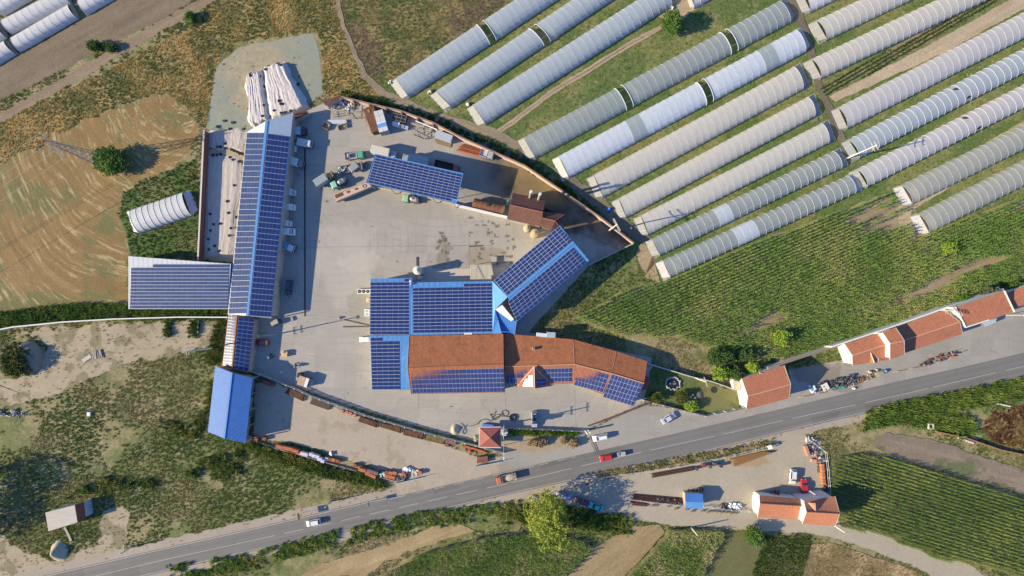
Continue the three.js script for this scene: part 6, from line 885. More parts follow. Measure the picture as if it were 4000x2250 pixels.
{ const p = g(1968, 1660), r = concretePole('transformer pole with cluttered cross arms beside the gatehouse', p, 12, [9.4, 11.6], 0, { arm: 2.6 }); part(r, 'transformer', rbx(1.1, 1.3, 0.9, 0.1, 0.2, 6.6, 0.75), M([0.55, 0.57, 0.58], 0.5)); part(r, 'switch_box', rbx(0.6, 0.9, 0.4, 0.05, 0.9, 7, 0.3), M([0.6, 0.62, 0.64], 0.5)); part(r, 'platform', bx(1.9, 0.12, 1.7, 0.1, 6.4, 0.4), M([0.35, 0.34, 0.3])); for (let i = 0; i < 4; i++) part(r, 'brace', rod(V(0, 5 + i, 0), V((i % 2 ? 1 : -1) * 1, 6.4 + i * 0.9, 0.9), 0.06), M([0.45, 0.44, 0.4])); part(r, 'bushing', cy(0.08, 0.1, 0.5, 0, 7.9, 0.8), M([0.3, 0.22, 0.18], 0.3)); }
{ const p = g(1968, 1738), r = thing('street_lamp', 'white street lamp reaching over the kerb beside the gatehouse', 'street lamp', p); part(r, 'pole', cy(0.06, 0.1, 6.5), M([0.7, 0.7, 0.68], 0.5)); part(r, 'arm', rod(V(0, 6.5, 0), V(0.1, 7, 1.6), 0.05), M([0.7, 0.7, 0.68], 0.5)); part(r, 'lamp_head', rbx(0.3, 0.14, 0.8, 0.06, 0.1, 6.95, 1.9), M([0.75, 0.75, 0.74], 0.4)); }
{ const p = g(3928, 1231), r = thing('street_lamp', 'pale street lamp with round head beside the tall end block', 'street lamp', p); part(r, 'pole', cy(0.06, 0.1, 4.4), M([0.7, 0.68, 0.62], 0.5)); part(r, 'arm', rod(V(0, 4.4, 0), V(1, 4.7, 0), 0.06), M([0.7, 0.68, 0.62])); part(r, 'lamp_head', new THREE.SphereGeometry(0.4, 14, 10).translate(1, 4.6, 0), M([0.75, 0.72, 0.66], 0.4)); }
{ const q = Zm(3600, 1100, 3.64), r = thing('sign_gantry', 'lattice gantry frame standing on the roof edge of the end block', 'gantry', q(440, 440, 0)); const A = q(330, 390, 7.5), B = q(570, 435, 7.5), l = []; for (let i = 0; i <= 6; i++) { const u = lerpV(A, B, i / 6); l.push([u, u.clone().add(V(0.2, 0, 1.2))]); } l.forEach(([a, b], i) => { wpart(r, 'strut', rod(a, b, 0.05), M([0.5, 0.48, 0.44])); if (i) { wpart(r, 'rail', rod(l[i - 1][0], a, 0.06), M([0.5, 0.48, 0.44])); wpart(r, 'rail', rod(l[i - 1][1], b, 0.06), M([0.5, 0.48, 0.44])); wpart(r, 'brace', rod(l[i - 1][0], b, 0.04), M([0.5, 0.48, 0.44])); } }); wpart(r, 'post', rod(lerpV(A, B, 0.5).setY(0), lerpV(A, B, 0.5), 0.14), M([0.5, 0.48, 0.44])); }
for (const [l, x, y, c, w] of [['yellow road sign on the verge above the white hatchback', 470, 810, [0.55, 0.4, 0.03], 1.1], ['small grey road sign on the verge right of the pale pole', 1158, 690, [0.4, 0.4, 0.38], 0.6]]) { const p = T(1, 3, x, y), r = thing('road_sign', l, 'road sign', p, 0.22); part(r, 'post', cy(0.05, 0.05, 3), M([0.5, 0.5, 0.5])); part(r, 'plate', bx(0.06, 1.4, w * 1.7, 0, 2.2), M(c, 0.5)); }
single('notice_board', 'small white board tilted on the lot fence near the rusty bars', 'notice board', mg([bx(1.2, 0.06, 1.2, 0, 1.6, 0, 0.5, 0.35), bx(0.08, 1.6, 0.08)]), M([0.72, 0.68, 0.6]), g(2996, 1741));
{ // lattice pylon and its wires
  const p = g(396, 628), H = 18.5, r = thing('power_pylon', 'steel lattice power pylon standing in the stubble field beside the dark tree', 'pylon', p, 0), st = M([0.3, 0.3, 0.32], 0.6), leg = (i, y) => { const w = mix(1.9, 0.45, Math.min(1, y / 15)), a = Math.PI / 4 + i * Math.PI / 2 + 0.55; return V(Math.cos(a) * w * 1.3, y, Math.sin(a) * w * 1.3); };
  for (let i = 0; i < 4; i++) { part(r, 'leg', rod(leg(i, 0), leg(i, 15), 0.09, 0.07), st); part(r, 'leg', rod(leg(i, 15), V(0, H, 0), 0.07, 0.05), st); part(r, 'footing', bx(0.7, 0.3, 0.7, leg(i, 0).x, 0, leg(i, 0).z), CONCR); const b = []; for (let k = 0; k < 9; k++) { const y0 = 15 * (1 - (1 - k / 9) ** 1.1), y1 = 15 * (1 - (1 - (k + 1) / 9) ** 1.1); b.push(rod(leg(i, y0), leg((i + 1) % 4, y1), 0.045), rod(leg((i + 1) % 4, y0), leg(i, y1), 0.045)); } part(r, 'bracing', mg(b), st).userData.kind = 'stuff'; }
  const dir = V(0.53, 0, 0.85), ends = [];
  for (const [y, a, b] of [[15, -1, 4.6], [17, -3, 3.2]]) for (const s of [a, b]) { const e = dir.clone().multiplyScalar(s).setY(y); part(r, 'cross_arm', mg([rod(V(0, y, 0), e, 0.08), rod(V(0, y + 0.9, 0), e, 0.06), rod(V(0.4, y, -0.25), e, 0.06)]), st); part(r, 'insulator', rod(e, e.clone().add(V(0.9, -0.5, 0.3)), 0.1), M([0.7, 0.66, 0.6], 0.3)); ends.push(e.clone().add(p)); }
  ends.forEach((e, i) => { const f = e.clone().add(V(-60, -3, 36)); const c = new THREE.CatmullRomCurve3([e, lerpV(e, f, 0.5).add(V(0, -1, 0)), f]); single('power_line', ['bare wire from the upper left arm of the lattice pylon', 'bare wire from the longest arm of the lattice pylon', 'bare wire from the top short arm of the lattice pylon', 'bare wire from the top long arm of the lattice pylon'][i], 'wire', new THREE.TubeGeometry(c, 20, 0.04, 5), M([0.5, 0.46, 0.38])); });
}

// ---------------------------------------------------------------- goods, scrap and small things
const PAL = M([0.42, 0.32, 0.2], 0.9);
function palletParts(root) { for (let i = 0; i < 5; i++) part(root, 'slat', slatG, PAL).position.set(0, 0.13, -0.4 + i * 0.2); for (const x of [-0.5, 0, 0.5]) part(root, 'bearer', bearG, PAL).position.set(x, 0.05, 0); }
const slatG = new THREE.BoxGeometry(1.2, 0.025, 0.11), bearG = new THREE.BoxGeometry(0.1, 0.1, 1);
{
  const bg = [new RoundedBoxGeometry(0.56, 0.42, 0.46, 1, 0.02)];
  const brick = (label, p, c, turn, hgt = 2, group = 'brick pallets along the edge of the gravel lot') => { const r = thing('brick_pallet', label, 'brick pallet', p.clone(), turn, group); palletParts(r); for (let j = 0; j < hgt; j++) for (const x of [-1, 1]) for (const z of [-1, 1]) part(r, 'brick_pack', bg[0], M(s3(c, 0.85 + R() * 0.3), 0.9)).position.set(x * 0.29, 0.36 + j * 0.43, z * 0.24); return r; };
  R = rng(900); const q = Zm(1000, 1700, 3.68), OR = [0.5, 0.17, 0.075], DR = [0.3, 0.1, 0.06], GY = [0.2, 0.14, 0.14], WH = [0.66, 0.6, 0.68];
  const tone2 = new Map([[OR, 'orange'], [DR, 'dark red'], [GY, 'grey purple'], [WH, 'white wrapped']]);
  const row = [[330, 150, OR, 3], [380, 165, OR, 3], [425, 172, OR, 3], [470, 183, OR, 3], [515, 192, OR, 3], [552, 205, OR, 3], [598, 222, OR, 3], [620, 250, OR, 2], [682, 252, WH, 3], [732, 268, WH, 3], [808, 268, WH, 3], [852, 288, WH, 3], [892, 300, WH, 3], [930, 333, WH, 3], [972, 360, WH, 3], [1016, 340, WH, 2], [1068, 345, DR, 2], [1118, 352, OR, 2], [1180, 368, DR, 2], [1430, 432, DR, 2], [1512, 482, OR, 3], [1562, 497, OR, 3], [1605, 548, OR, 2], [1652, 568, OR, 2], [1700, 590, OR, 2], [1630, 502, GY, 3], [1682, 515, GY, 3], [1735, 533, GY, 3], [1882, 532, DR, 2], [1940, 540, OR, 2], [1995, 540, OR, 2], [1874, 592, OR, 1], [1922, 600, OR, 1], [1970, 610, OR, 1], [2360, 532, OR, 2], [10, 45, OR, 2], [128, 45, DR, 2]];
  const nth = ['first', 'second', 'third', 'fourth', 'fifth', 'sixth', 'seventh', 'eighth', 'ninth', 'tenth', 'eleventh', 'twelfth', 'thirteenth', 'fourteenth', 'fifteenth', 'sixteenth', 'seventeenth', 'eighteenth', 'nineteenth', 'twentieth', 'twenty first', 'twenty second'], seen = {};
  row.sort((a, b) => a[0] - b[0]).forEach(([x, y, c, h]) => { const k = tone2.get(c), n = seen[k] = (seen[k] ?? -1) + 1; brick(nth[n] + ' ' + k + ' brick pallet from the left along gravel lot edge', q(x, y, 0.6).setY(0.13), c, -0.32, h); });
  const q2 = Zm(960, 1460, 3.15); [[250, 98, 'left'], [295, 113, 'middle'], [342, 128, 'right']].forEach(([x, y, n]) => brick(n + ' one of three red brick pallets by the blue shed and yard fence', q2(x, y).setY(0.13), DR, -0.25, 2, 'brick pallets by the yard fence'));
  const q3 = Zm(1400, 1560, 2.408); [[838, 392, 'upper left'], [870, 400, 'upper middle'], [900, 410, 'upper right'], [832, 425, 'lower left']].forEach(([x, y, n]) => brick(n + ' purple red pallet in the group at the mossy bay end', q3(x, y).setY(0.13), GY.map((v, i) => v * [1.4, 0.9, 0.8][i]), -0.2, 1, 'brick pallets by the yard fence'));
  [[1135, 545, 'left front'], [1168, 545, 'middle front'], [1200, 540, 'right front'], [1133, 575, 'left rear'], [1168, 578, 'middle rear'], [1200, 570, 'right rear']].forEach(([x, y, n]) => brick(n + ' dark red pallet of the six stacked below the gatehouse', q3(x, y).setY(0.13), [0.26, 0.11, 0.08], 0.1, 2, 'brick pallets below the gatehouse'));
  [[1040, 448, 'left'], [1105, 466, 'middle'], [1160, 482, 'right']].forEach(([x, y, n]) => { const r = thing('block_stack', n + ' bright orange block stack along fence behind the gatehouse', 'block stack', q3(x, y).setY(0.13), -0.33); for (let i = 0; i < 4; i++) part(r, 'block', bg[0], M([0.6, 0.12, 0.04].map((v) => v * (0.9 + R() * 0.2)), 0.9)).position.set(-0.85 + i * 0.58, 0.25, 0); });
  for (const [x, y, n] of [[990, 475, 'left'], [1085, 505, 'right']]) { const r = thing('wooden_pallet', n + ' empty wooden pallet lying below the orange block stacks', 'pallet', q3(x, y).setY(0.14), 0.3); palletParts(r); }
  single('cable_drum', 'red and white cable drum between the two empty pallets', 'cable drum', mg([cy(0.55, 0.55, 0.1, 0, 0, 0, 18), cy(0.3, 0.3, 0.5, 0, 0.1, 0, 14), cy(0.5, 0.5, 0.1, 0, 0.6, 0, 18)]), M([0.5, 0.14, 0.1]), q3(1043, 488).setY(0.13));
  const sacks = (label, p, n, c, spread) => { const r = thing('sack_pile', label, 'sacks', p.setY(0.13)); const sg = new RoundedBoxGeometry(0.75, 0.22, 0.48, 2, 0.1); for (let i = 0; i < n; i++) { const s = part(r, 'sack', sg, M(s3(c, 0.85 + R() * 0.25), 0.9)); s.position.set((R() - 0.5) * spread[0], 0.12 + Math.floor(i / (n / 3)) * 0.2, (R() - 0.5) * spread[1]); s.rotation.set((R() - 0.5) * 0.3, R() * 3, (R() - 0.5) * 0.3); } return r; };
  sacks('heap of bright white sacks at the right end of brick pallets', q(2175, 478), 22, [0.75, 0.8, 0.85], [2.4, 1.2]); sacks('heap of cream sacks and boards beside the last orange pallet', q(2295, 535), 18, [0.62, 0.57, 0.48], [1.8, 1.6]); sacks('white blue sacks between grey purple pallets and loose orange pallets', q(1818, 555), 14, [0.6, 0.68, 0.7], [1.6, 1.2]); sacks('white sacks and red scraps on top of the wrapped pallets', q(1075, 262), 9, [0.7, 0.72, 0.78], [0.9, 0.9]); sacks('loose broken orange bricks in a heap near the blue gate leaf', q(2140, 545), 22, [0.4, 0.14, 0.07], [1.8, 1.3]); sacks('dark mixed scraps behind the blue gate leaf', q(2090, 620), 22, [0.12, 0.1, 0.1], [3.2, 1.2]);
  const q4 = z1(1000, 1126, 2.574); [[870, 1232], [918, 1245], [952, 1258], [995, 1276]].forEach(([x, y], i) => { const r = thing('red_crate', ['first', 'second', 'third', 'fourth'][i] + ' red bag of the four in a row along yard fence', 'builder bag', g(...q4(x, y), 0.5).setY(0.13), -0.35); part(r, 'bag', rbx(0.95, 0.75, 0.95, 0.14), M([0.42, 0.12, 0.08], 0.9)); part(r, 'top', rbx(0.8, 0.08, 0.8, 0.03, 0, 0.72), M([0.5, 0.2, 0.13], 0.9)); });
  // shallow bays of earth and sheets along the fence
  const bays = [['dark brown earth bay half in the shade of the blue shed', [[295, 1050], [335, 1000], [505, 1070], [475, 1135]], [0.1, 0.055, 0.03], 0], ['grey brown ribbed sheet pile beside the dark earth bay', [[543, 1158], [572, 1095], [756, 1155], [728, 1222]], [0.14, 0.1, 0.075], 1], ['brown earth bay right of the four red bags', [[1026, 1335], [1055, 1285], [1232, 1348], [1215, 1400]], [0.12, 0.055, 0.03], 0], ['brown speckled earth bay, second right of the red bags', [[1255, 1395], [1262, 1350], [1470, 1398], [1458, 1455]], [0.13, 0.065, 0.03], 0], ['brown earth bay, third right of the red bags', [[1480, 1470], [1492, 1410], [1700, 1455], [1680, 1520]], [0.12, 0.055, 0.03], 0], ['mossy olive earth bay, last before the purple pallets', [[1695, 1520], [1712, 1462], [1915, 1510], [1900, 1570]], [0.17, 0.12, 0.035], 0]];
  bays.forEach(([l, c, col, rib], k) => { const Q = c.map(([x, y]) => g(...q4(x, y), 0.3)), r = thing('earth_bay', l, 'storage bay', Q[0].clone().setY(0.13)); if (rib) wpart(r, 'sheet_stack', corr(Q[0].setY(0.55), Q[3].setY(0.55), Q[2].setY(0.55), Q[1].setY(0.55), 0.3, 0.06), M(col, 0.9)); else { const pos = [], n = 14; const pt = (i, j) => { const p = bil(Q[0], Q[3], Q[2], Q[1], i / n, j / n), e = Math.min(i, n - i, j, n - j) > 0 ? 1 : 0; return p.setY(0.12 + e * (0.35 + 0.3 * fb(p.x * 1.2, p.z * 1.2, 3))); }; for (let i = 0; i < n; i++) for (let j = 0; j < n; j++) for (const [a, b] of [[0, 0], [1, 0], [1, 1], [0, 0], [1, 1], [0, 1]]) { const p = pt(i + a, j + b); pos.push(p.x, p.y, p.z); } const uv = []; for (let i = 0; i < pos.length; i += 3) uv.push(pos[i] / 4, pos[i + 2] / 4); wpart(r, 'earth', tris(pos, uv), sheetMetal(col, 100 + k, 1, 0.9)); } for (const [a, b] of [[0, 1], [3, 2], [0, 3]]) wpart(r, 'board', beam(Q[a].clone().setY(0.35), Q[b].clone().setY(0.35), 0.07, 0.45), M([0.25, 0.2, 0.14], 0.95)); });
}
{ // pallets leaning along the south fence
  const f = Zm(2400, 1890, 2.862); let proto; const pos = [[405, 238, 'dark'], [450, 238, 'dark'], [590, 245, 'weathered'], [668, 272, 'weathered'], [790, 280, 'new'], [850, 302, 'new'], [965, 300, 'new'], [1025, 312, 'new'], [1085, 303, 'grey'], [1135, 308, 'grey'], [1185, 313, 'grey'], [1238, 315, 'grey'], [1290, 325, 'grey'], [1336, 322, 'grey']];
  const w = ['first', 'second', 'third', 'fourth', 'fifth', 'sixth', 'seventh', 'eighth', 'ninth', 'tenth', 'eleventh', 'twelfth', 'thirteenth', 'fourteenth'];
  pos.forEach(([x, y], i) => { const l = w[i] + ' wooden pallet from the left leaning along the southern lot fence', p = f(x, y).setY(0.55); if (!proto) { proto = thing('leaning_pallet', l, 'pallet', p, 0, 'pallets leaning on the southern lot fence'); palletParts(proto); } else copyOf(proto, l, p); const o = scene.children[scene.children.length - 1]; o.rotation.set(0.75 + R() * 0.2, -0.12 + R() * 0.2, 0); });
  const bars = (label, c, n, h, col, name = 'steel_bars') => { const Q = c.map((p) => p.clone()), r = thing(name, label, 'steel bars', Q[0].clone().setY(0.13)); for (let i = 0; i < n; i++) { const t = (i + 0.5) / n, a = lerpV(Q[0], Q[3], t), b = lerpV(Q[1], Q[2], t), y = 0.25 + h * (0.4 + 0.6 * R()) * Math.sin(t * 3.1); a.y = y; b.y = y + (R() - 0.5) * 0.1; const e = (R() - 0.5) * 0.8, d = b.clone().sub(a).normalize(); part(r, 'bar', rod(a.addScaledVector(d, e), b.addScaledVector(d, e), 0.09, 0.09, 5).translate(-r.position.x, -r.position.y, -r.position.z), M(s3(col, 0.7 + R() * 0.6), 0.9)); } for (const t of [0.15, 0.5, 0.85]) wpart(r, 'bearer', beam(lerpV(Q[0], Q[1], t).setY(0.2), lerpV(Q[3], Q[2], t).setY(0.2), 0.15, 0.14), M([0.15, 0.11, 0.07])); return r; };
  const t = (x, y) => T(2, 3, x, y);
  bars('dark brown bundle of steel bars on north side of southern yard', [t(1405, 415), t(1812, 340), t(1815, 385), t(1408, 458)], 12, 0.7, [0.09, 0.05, 0.032]);
  bars('long rusty orange bundle of steel bars beside the notice board', [t(2195, 265), t(2500, 195), T(3, 3, 70, 195), t(2235, 345)], 22, 0.9, [0.32, 0.17, 0.07]);
  bars('dark rusty scrap bars behind the leaning pallets left of blue kiosk', [t(1215, 620), t(1735, 665), t(1735, 735), t(1200, 680)], 14, 0.5, [0.08, 0.035, 0.025]);
  bars('thin dark red bars lying outside the fence at the left end of lot', [t(1195, 690), t(1360, 715), t(1350, 745), t(1200, 735)], 9, 0.3, [0.14, 0.05, 0.035]);
  const b = Zm(1640, 560, 4.14); bars('fan of orange red steel bars lying along the curved yard wall', [b(700, 15), b(1010, 95), b(990, 235), b(600, 130)], 26, 0.8, [0.42, 0.13, 0.07]);
  [[1855, 358, [0.05, 0.045, 0.05], 'leaning black'], [1908, 322, [0.22, 0.07, 0.05], 'rusty red'], [1975, 335, [0.12, 0.09, 0.06], 'open rusty'], [2020, 312, [0.1, 0.1, 0.12], 'tall dark grey'], [2085, 328, [0.07, 0.055, 0.06], 'short brown']].forEach(([x, y, c, n]) => { const r = thing('steel_drum', n + ' drum in the row between two bar bundles', 'drum', t(x, y), 0); part(r, 'shell', cy(0.5, 0.5, 1.5, 0, 0, 0, 18), M(c, 0.6)); for (const yy of [0.4, 0.9, 1.45]) part(r, 'hoop', new THREE.TorusGeometry(0.51, 0.035, 5, 18).rotateX(Math.PI / 2).translate(0, yy, 0), M(s3(c, 1.3), 0.6)); r.rotation.z = x === 1855 ? 0.3 : 0; });
  const k = Zm(2900, 1690, 3.6225);
  const stack = (label, a, b2, wd, h, c) => { const r = thing('tile_stack', label, 'tile stack', a.clone().setY(0.13)); const n = Math.max(2, Math.round(a.distanceTo(b2) / 0.9)); for (let i = 0; i < n; i++) { const p = lerpV(a, b2, (i + 0.5) / n); part(r, 'stack', new RoundedBoxGeometry(0.8, h, wd, 1, 0.04).rotateY(heading(a, b2)).translate(p.x - a.x, h / 2, p.z - a.z), M(s3(c, 0.85 + R() * 0.3), 0.9)); } return r; };
  stack('salmon block row at north of southern yard east fence', k(865, 175), k(920, 320), 0.9, 1, [0.5, 0.24, 0.16]); stack('salmon block piece lying across below the salmon row', k(955, 385), k(1030, 395), 1, 0.7, [0.52, 0.27, 0.19]); stack('long orange tile row along the southern yard east fence', k(1100, 425), k(1125, 720), 0.9, 1.1, [0.5, 0.19, 0.08]); stack('low grey kerb stones beside the long orange tile row', k(1050, 430), k(1058, 570), 0.6, 0.3, [0.25, 0.2, 0.16]);
  const junk = (label, c, w, d, n, cols, hgt = 0.8, turn = 0) => { const r = thing('scrap_heap', label, 'scrap heap', c.clone().setY(0.13), turn); for (let i = 0; i < n; i++) { const x = (R() - 0.5) * w, z = (R() - 0.5) * d, y = R() * hgt * 0.6, s = 0.25 + R() * 0.55, kk = R(), geo = kk < 0.4 ? new RoundedBoxGeometry(s, s * 0.5, s * 0.7, 1, 0.03) : kk < 0.6 ? new THREE.CylinderGeometry(s * 0.3, s * 0.3, s * 1.2, 10) : kk < 0.8 ? new THREE.BoxGeometry(s * 2.6, 0.08, 0.09) : new THREE.TorusGeometry(s * 0.5, s * 0.16, 6, 14); const m = part(r, 'scrap_piece', geo, M(cols[Math.floor(R() * cols.length)], 0.8)); m.position.set(x, y + 0.2, z); m.rotation.set(R() * 3, R() * 3, R() * 3); } return r; };
  const MIX = [[0.5, 0.48, 0.45], [0.12, 0.1, 0.1], [0.3, 0.12, 0.08], [0.1, 0.17, 0.3], [0.55, 0.4, 0.35], [0.06, 0.06, 0.06]], DK = [[0.04, 0.04, 0.045], [0.08, 0.07, 0.06], [0.12, 0.08, 0.06], [0.06, 0.09, 0.16], [0.2, 0.19, 0.18]];
  junk('mixed white, pink and dark junk in the north corner of east fence', k(960, 200), 3.2, 5, 46, MIX, 0.9); junk('pink, white and blue sacks and junk beside the salmon piece', k(1080, 370), 3, 1.6, 24, MIX, 0.8); junk('dark red tangled scrap at the south end of the east fence', k(1150, 775), 2.4, 2.4, 26, [[0.16, 0.05, 0.04], [0.25, 0.1, 0.08], [0.08, 0.06, 0.06]], 0.8); junk('pile of white stones and boxes outside the north fence corner', k(940, 95), 2.4, 1.4, 18, [[0.6, 0.55, 0.6], [0.5, 0.5, 0.48]], 0.5);
  sackAt('silvery crumpled plastic heap between blue kiosk and tiled house', f(1340, 240), 26, [0.75, 0.78, 0.82], [3.4, 1.4]);
  junk('dark timber offcuts around the blue kiosk north side', f(900, 75), 5, 1.4, 34, [[0.2, 0.15, 0.1], [0.35, 0.28, 0.18], [0.1, 0.08, 0.06]], 0.6, 0.2); junk('dark bars and junk below the silvery plastic heap', f(1280, 265), 6, 1.6, 34, DK, 0.5, -0.1); junk('dark low scrap behind the fence left of the kiosk', f(600, 185), 9, 1.4, 50, DK, 0.5, -0.12);
  // scrap row before the shops
  const s = Zm(3120, 1360, 2.141);
  junk('black and rusty scrap heap along the kerb of the shop forecourt', s(330, 285), 13, 2.6, 150, DK, 1.0, 0.24); junk('rusty bars and brown scrap right of the black heap', s(560, 240), 6, 1.4, 40, [[0.14, 0.07, 0.04], [0.22, 0.12, 0.07], [0.3, 0.24, 0.16]], 0.6, 0.35); junk('red farm implements rusting along the kerb before the shops', s(1160, 85), 12, 1.6, 46, [[0.36, 0.07, 0.045], [0.14, 0.05, 0.04], [0.07, 0.05, 0.05], [0.25, 0.2, 0.16], [0.06, 0.06, 0.06]], 0.8, 0.33); junk('grey sheet metal and pipes beside the blue barrel', s(610, 205), 3.6, 1.4, 26, [[0.4, 0.38, 0.36], [0.22, 0.22, 0.2], [0.5, 0.5, 0.48]], 0.7, 0.2);
  single('white_board', 'square cream board lying on the black scrap heap', 'board', bx(2, 0.08, 2.1, 0, 0, 0, 0.5), M([0.7, 0.68, 0.58]), s(203, 320).setY(1.05)); single('teal_beam', 'long teal box beam along the kerb edge of scrap heap', 'beam', rbx(4.2, 0.55, 0.8, 0.06), M([0.06, 0.28, 0.25]), s(318, 330).setY(0.14), 0.1); single('blue_barrel', 'light blue barrel lying beside grey pipes on forecourt scrap row', 'barrel', mg([cy(0.45, 0.45, 1.4, 0, -0.7, 0, 16).rotateZ(1.57).translate(0, 0.5, 0), new THREE.TorusGeometry(0.46, 0.05, 6, 16).rotateY(1.57).translate(0.4, 0.5, 0)]), M([0.2, 0.45, 0.65], 0.5), s(697, 192).setY(0.13), 0.2);
  single('pipe_roll', 'ribbed olive drain pipe roll left of the blue barrel', 'pipe roll', mg([0, 1, 2, 3, 4, 5].map((i) => new THREE.TorusGeometry(0.55, 0.12, 7, 18).rotateY(1.57).translate(-0.9 + i * 0.36, 0.6, 0))), M([0.3, 0.3, 0.2]), s(655, 207).setY(0.13), 0.25); single('window_frame', 'white empty window frame on the right of black scrap heap', 'window frame', mg([bx(1.7, 0.07, 0.1, 0, 0, -0.7), bx(1.7, 0.07, 0.1, 0, 0, 0.7), bx(0.1, 0.07, 1.4, -0.8), bx(0.1, 0.07, 1.4, 0.8), bx(0.08, 0.07, 1.4), bx(1.6, 0.07, 0.08)]), M([0.62, 0.6, 0.57]), s(418, 300).setY(0.8), 0.35); sackAt('blue and white plastic bags at left end of the black scrap heap', s(108, 338), 16, [0.5, 0.58, 0.7], [1.8, 2]); single('bucket', 'small white bucket on the verge below the black scrap heap', 'bucket', mg([cy(0.35, 0.28, 0.5, 0, 0, 0, 14), new THREE.TorusGeometry(0.35, 0.04, 5, 14).rotateX(1.57).translate(0, 0.5, 0)]), M([0.75, 0.74, 0.72]), s(450, 335).setY(0.14));
  const kerbs = thing('kerb_edge', 'broken red and yellow kerb edge along the shop forecourt', 'kerb', s(600, 240)); [[0, 410, 130, 385], [130, 385, 430, 322], [430, 322, 680, 225], [790, 200, 1030, 150], [1030, 140, 1240, 95], [1240, 95, 1400, 15]].forEach(([a, b2, c, d]) => { const A = s(a, b2), B = s(c, d), n = Math.max(1, Math.round(A.distanceTo(B) / 1.4)); for (let i = 0; i < n; i++) part(kerbs, 'kerb_stone', beam(lerpV(A, B, i / n).setY(0.2), lerpV(A, B, (i + 0.94) / n).setY(0.2), 0.22, 0.2).translate(-kerbs.position.x, -kerbs.position.y, -kerbs.position.z), M(i % 3 ? [0.3, 0.14, 0.08] : [0.55, 0.47, 0.25], 0.9)); });
  // yard corner by the wall
  const y = Zm(1240, 370, 4.6), G1 = M([0.3, 0.29, 0.26], 0.7), G2 = M([0.2, 0.16, 0.12], 0.8);
  { const p = y(990, 440, 2.4), r = thing('rusty_cabin', 'rust brown flat topped metal cabin beside the white and blue container', 'cabin', p.clone().setY(0.13), -1.22); part(r, 'body', rbx(7.4, 2.3, 3.2, 0.05), RUST); part(r, 'roof', corr(V(-3.8, 2.36, 1.65), V(3.8, 2.36, 1.65), V(3.8, 2.36, -1.65), V(-3.8, 2.36, -1.65), 0.5, 0.05), RUST); part(r, 'hatch', bx(1, 0.1, 0.6, -2.6, 2.42, 0.2), M([0.4, 0.2, 0.05])); part(r, 'white_flap', bx(0.12, 0.1, 3.2, -4, 2.2, 0), M([0.72, 0.7, 0.66])); }
  { const p = y(1140, 475, 2.8), r = thing('site_container', 'white roofed container with a blue stripe beside the rusty cabin', 'container', p.clone().setY(0.13), -1.3); part(r, 'body', bx(6.4, 2.7, 2.7), M([0.3, 0.38, 0.5])); for (const [x, l, c] of [[2.5, 1.3, [0.62, 0.61, 0.58]], [1.25, 1.1, [0.12, 0.33, 0.68]], [0.4, 0.55, [0.7, 0.7, 0.68]], [-0.8, 1.75, [0.58, 0.57, 0.54]], [-2.5, 1.5, [0.56, 0.55, 0.52]]]) for (const z of [-0.69, 0.69]) part(r, 'roof_panel', bx(l, 0.07, 1.33, x, 2.71, z), M(c, 0.6)); }
  { const p = y(1460, 545, 1), r = thing('white_machine', 'white machine housing with open compartment near the curved yard wall', 'machine', p.clone().setY(0.13), -0.3); part(r, 'housing', rbx(2.2, 1.3, 1.3, 0.06, -0.8), M([0.75, 0.72, 0.68])); part(r, 'tray', bx(1.5, 0.8, 1.2, 1.2), M([0.65, 0.62, 0.58])); for (let i = 0; i < 3; i++) part(r, 'roller', rod(V(0.7 + i * 0.45, 0.95, -0.5), V(0.7 + i * 0.45, 0.95, 0.5), 0.14), M([0.45, 0.45, 0.44])); part(r, 'side_box', rbx(0.9, 0.9, 1, 0.05, 2.5), M([0.4, 0.42, 0.48])); }
  { const p = y(1468, 415, 1.6), r = thing('glazed_frame', 'dark glazed box frame behind the white machine', 'frame', p.clone().setY(0.13), -0.25); part(r, 'box', bx(4.2, 1.5, 2), M([0.03, 0.03, 0.035], 0.2)); for (const z of [-1, 0, 1]) part(r, 'rail', bx(4.3, 0.08, 0.08, 0, 1.5, z), M([0.35, 0.3, 0.22])); for (const x of [-2.1, -0.7, 0.7, 2.1]) part(r, 'rail', bx(0.08, 0.08, 2, x, 1.51, 0), M([0.35, 0.3, 0.22])); }
  { const p = y(2270, 745, 1.8), r = thing('grey_container', 'grey flat topped container close to the curved yard wall', 'container', p.clone().setY(0.13), -0.33); part(r, 'body', rbx(5.2, 1.9, 2.1, 0.05), M([0.36, 0.38, 0.42])); part(r, 'roof', bx(5.1, 0.05, 2, 0, 1.9), M([0.42, 0.45, 0.5])); for (let i = 0; i < 5; i++) part(r, 'timber', beam(V(-3 + i * 0.2, 0.15 + i * 0.02, 1.4 + i * 0.25), V(2.6, 0.15, 1.3 + i * 0.2), 0.12, 0.12), M([0.35, 0.26, 0.14])); }
  { const r = thing('white_pipe', 'long white pipe leaning along the curved yard wall', 'pipe', y(1760, 470, 1.5)); wpart(r, 'tube', rod(y(1765, 470, 1.6), y(2150, 625, 1.6), 0.17), M([0.78, 0.76, 0.74])); wpart(r, 'trestle', mg([bx(0.2, 1.5, 0.6, y(1850, 505, 0).x, 0, y(1850, 505, 0).z)]), G2); }
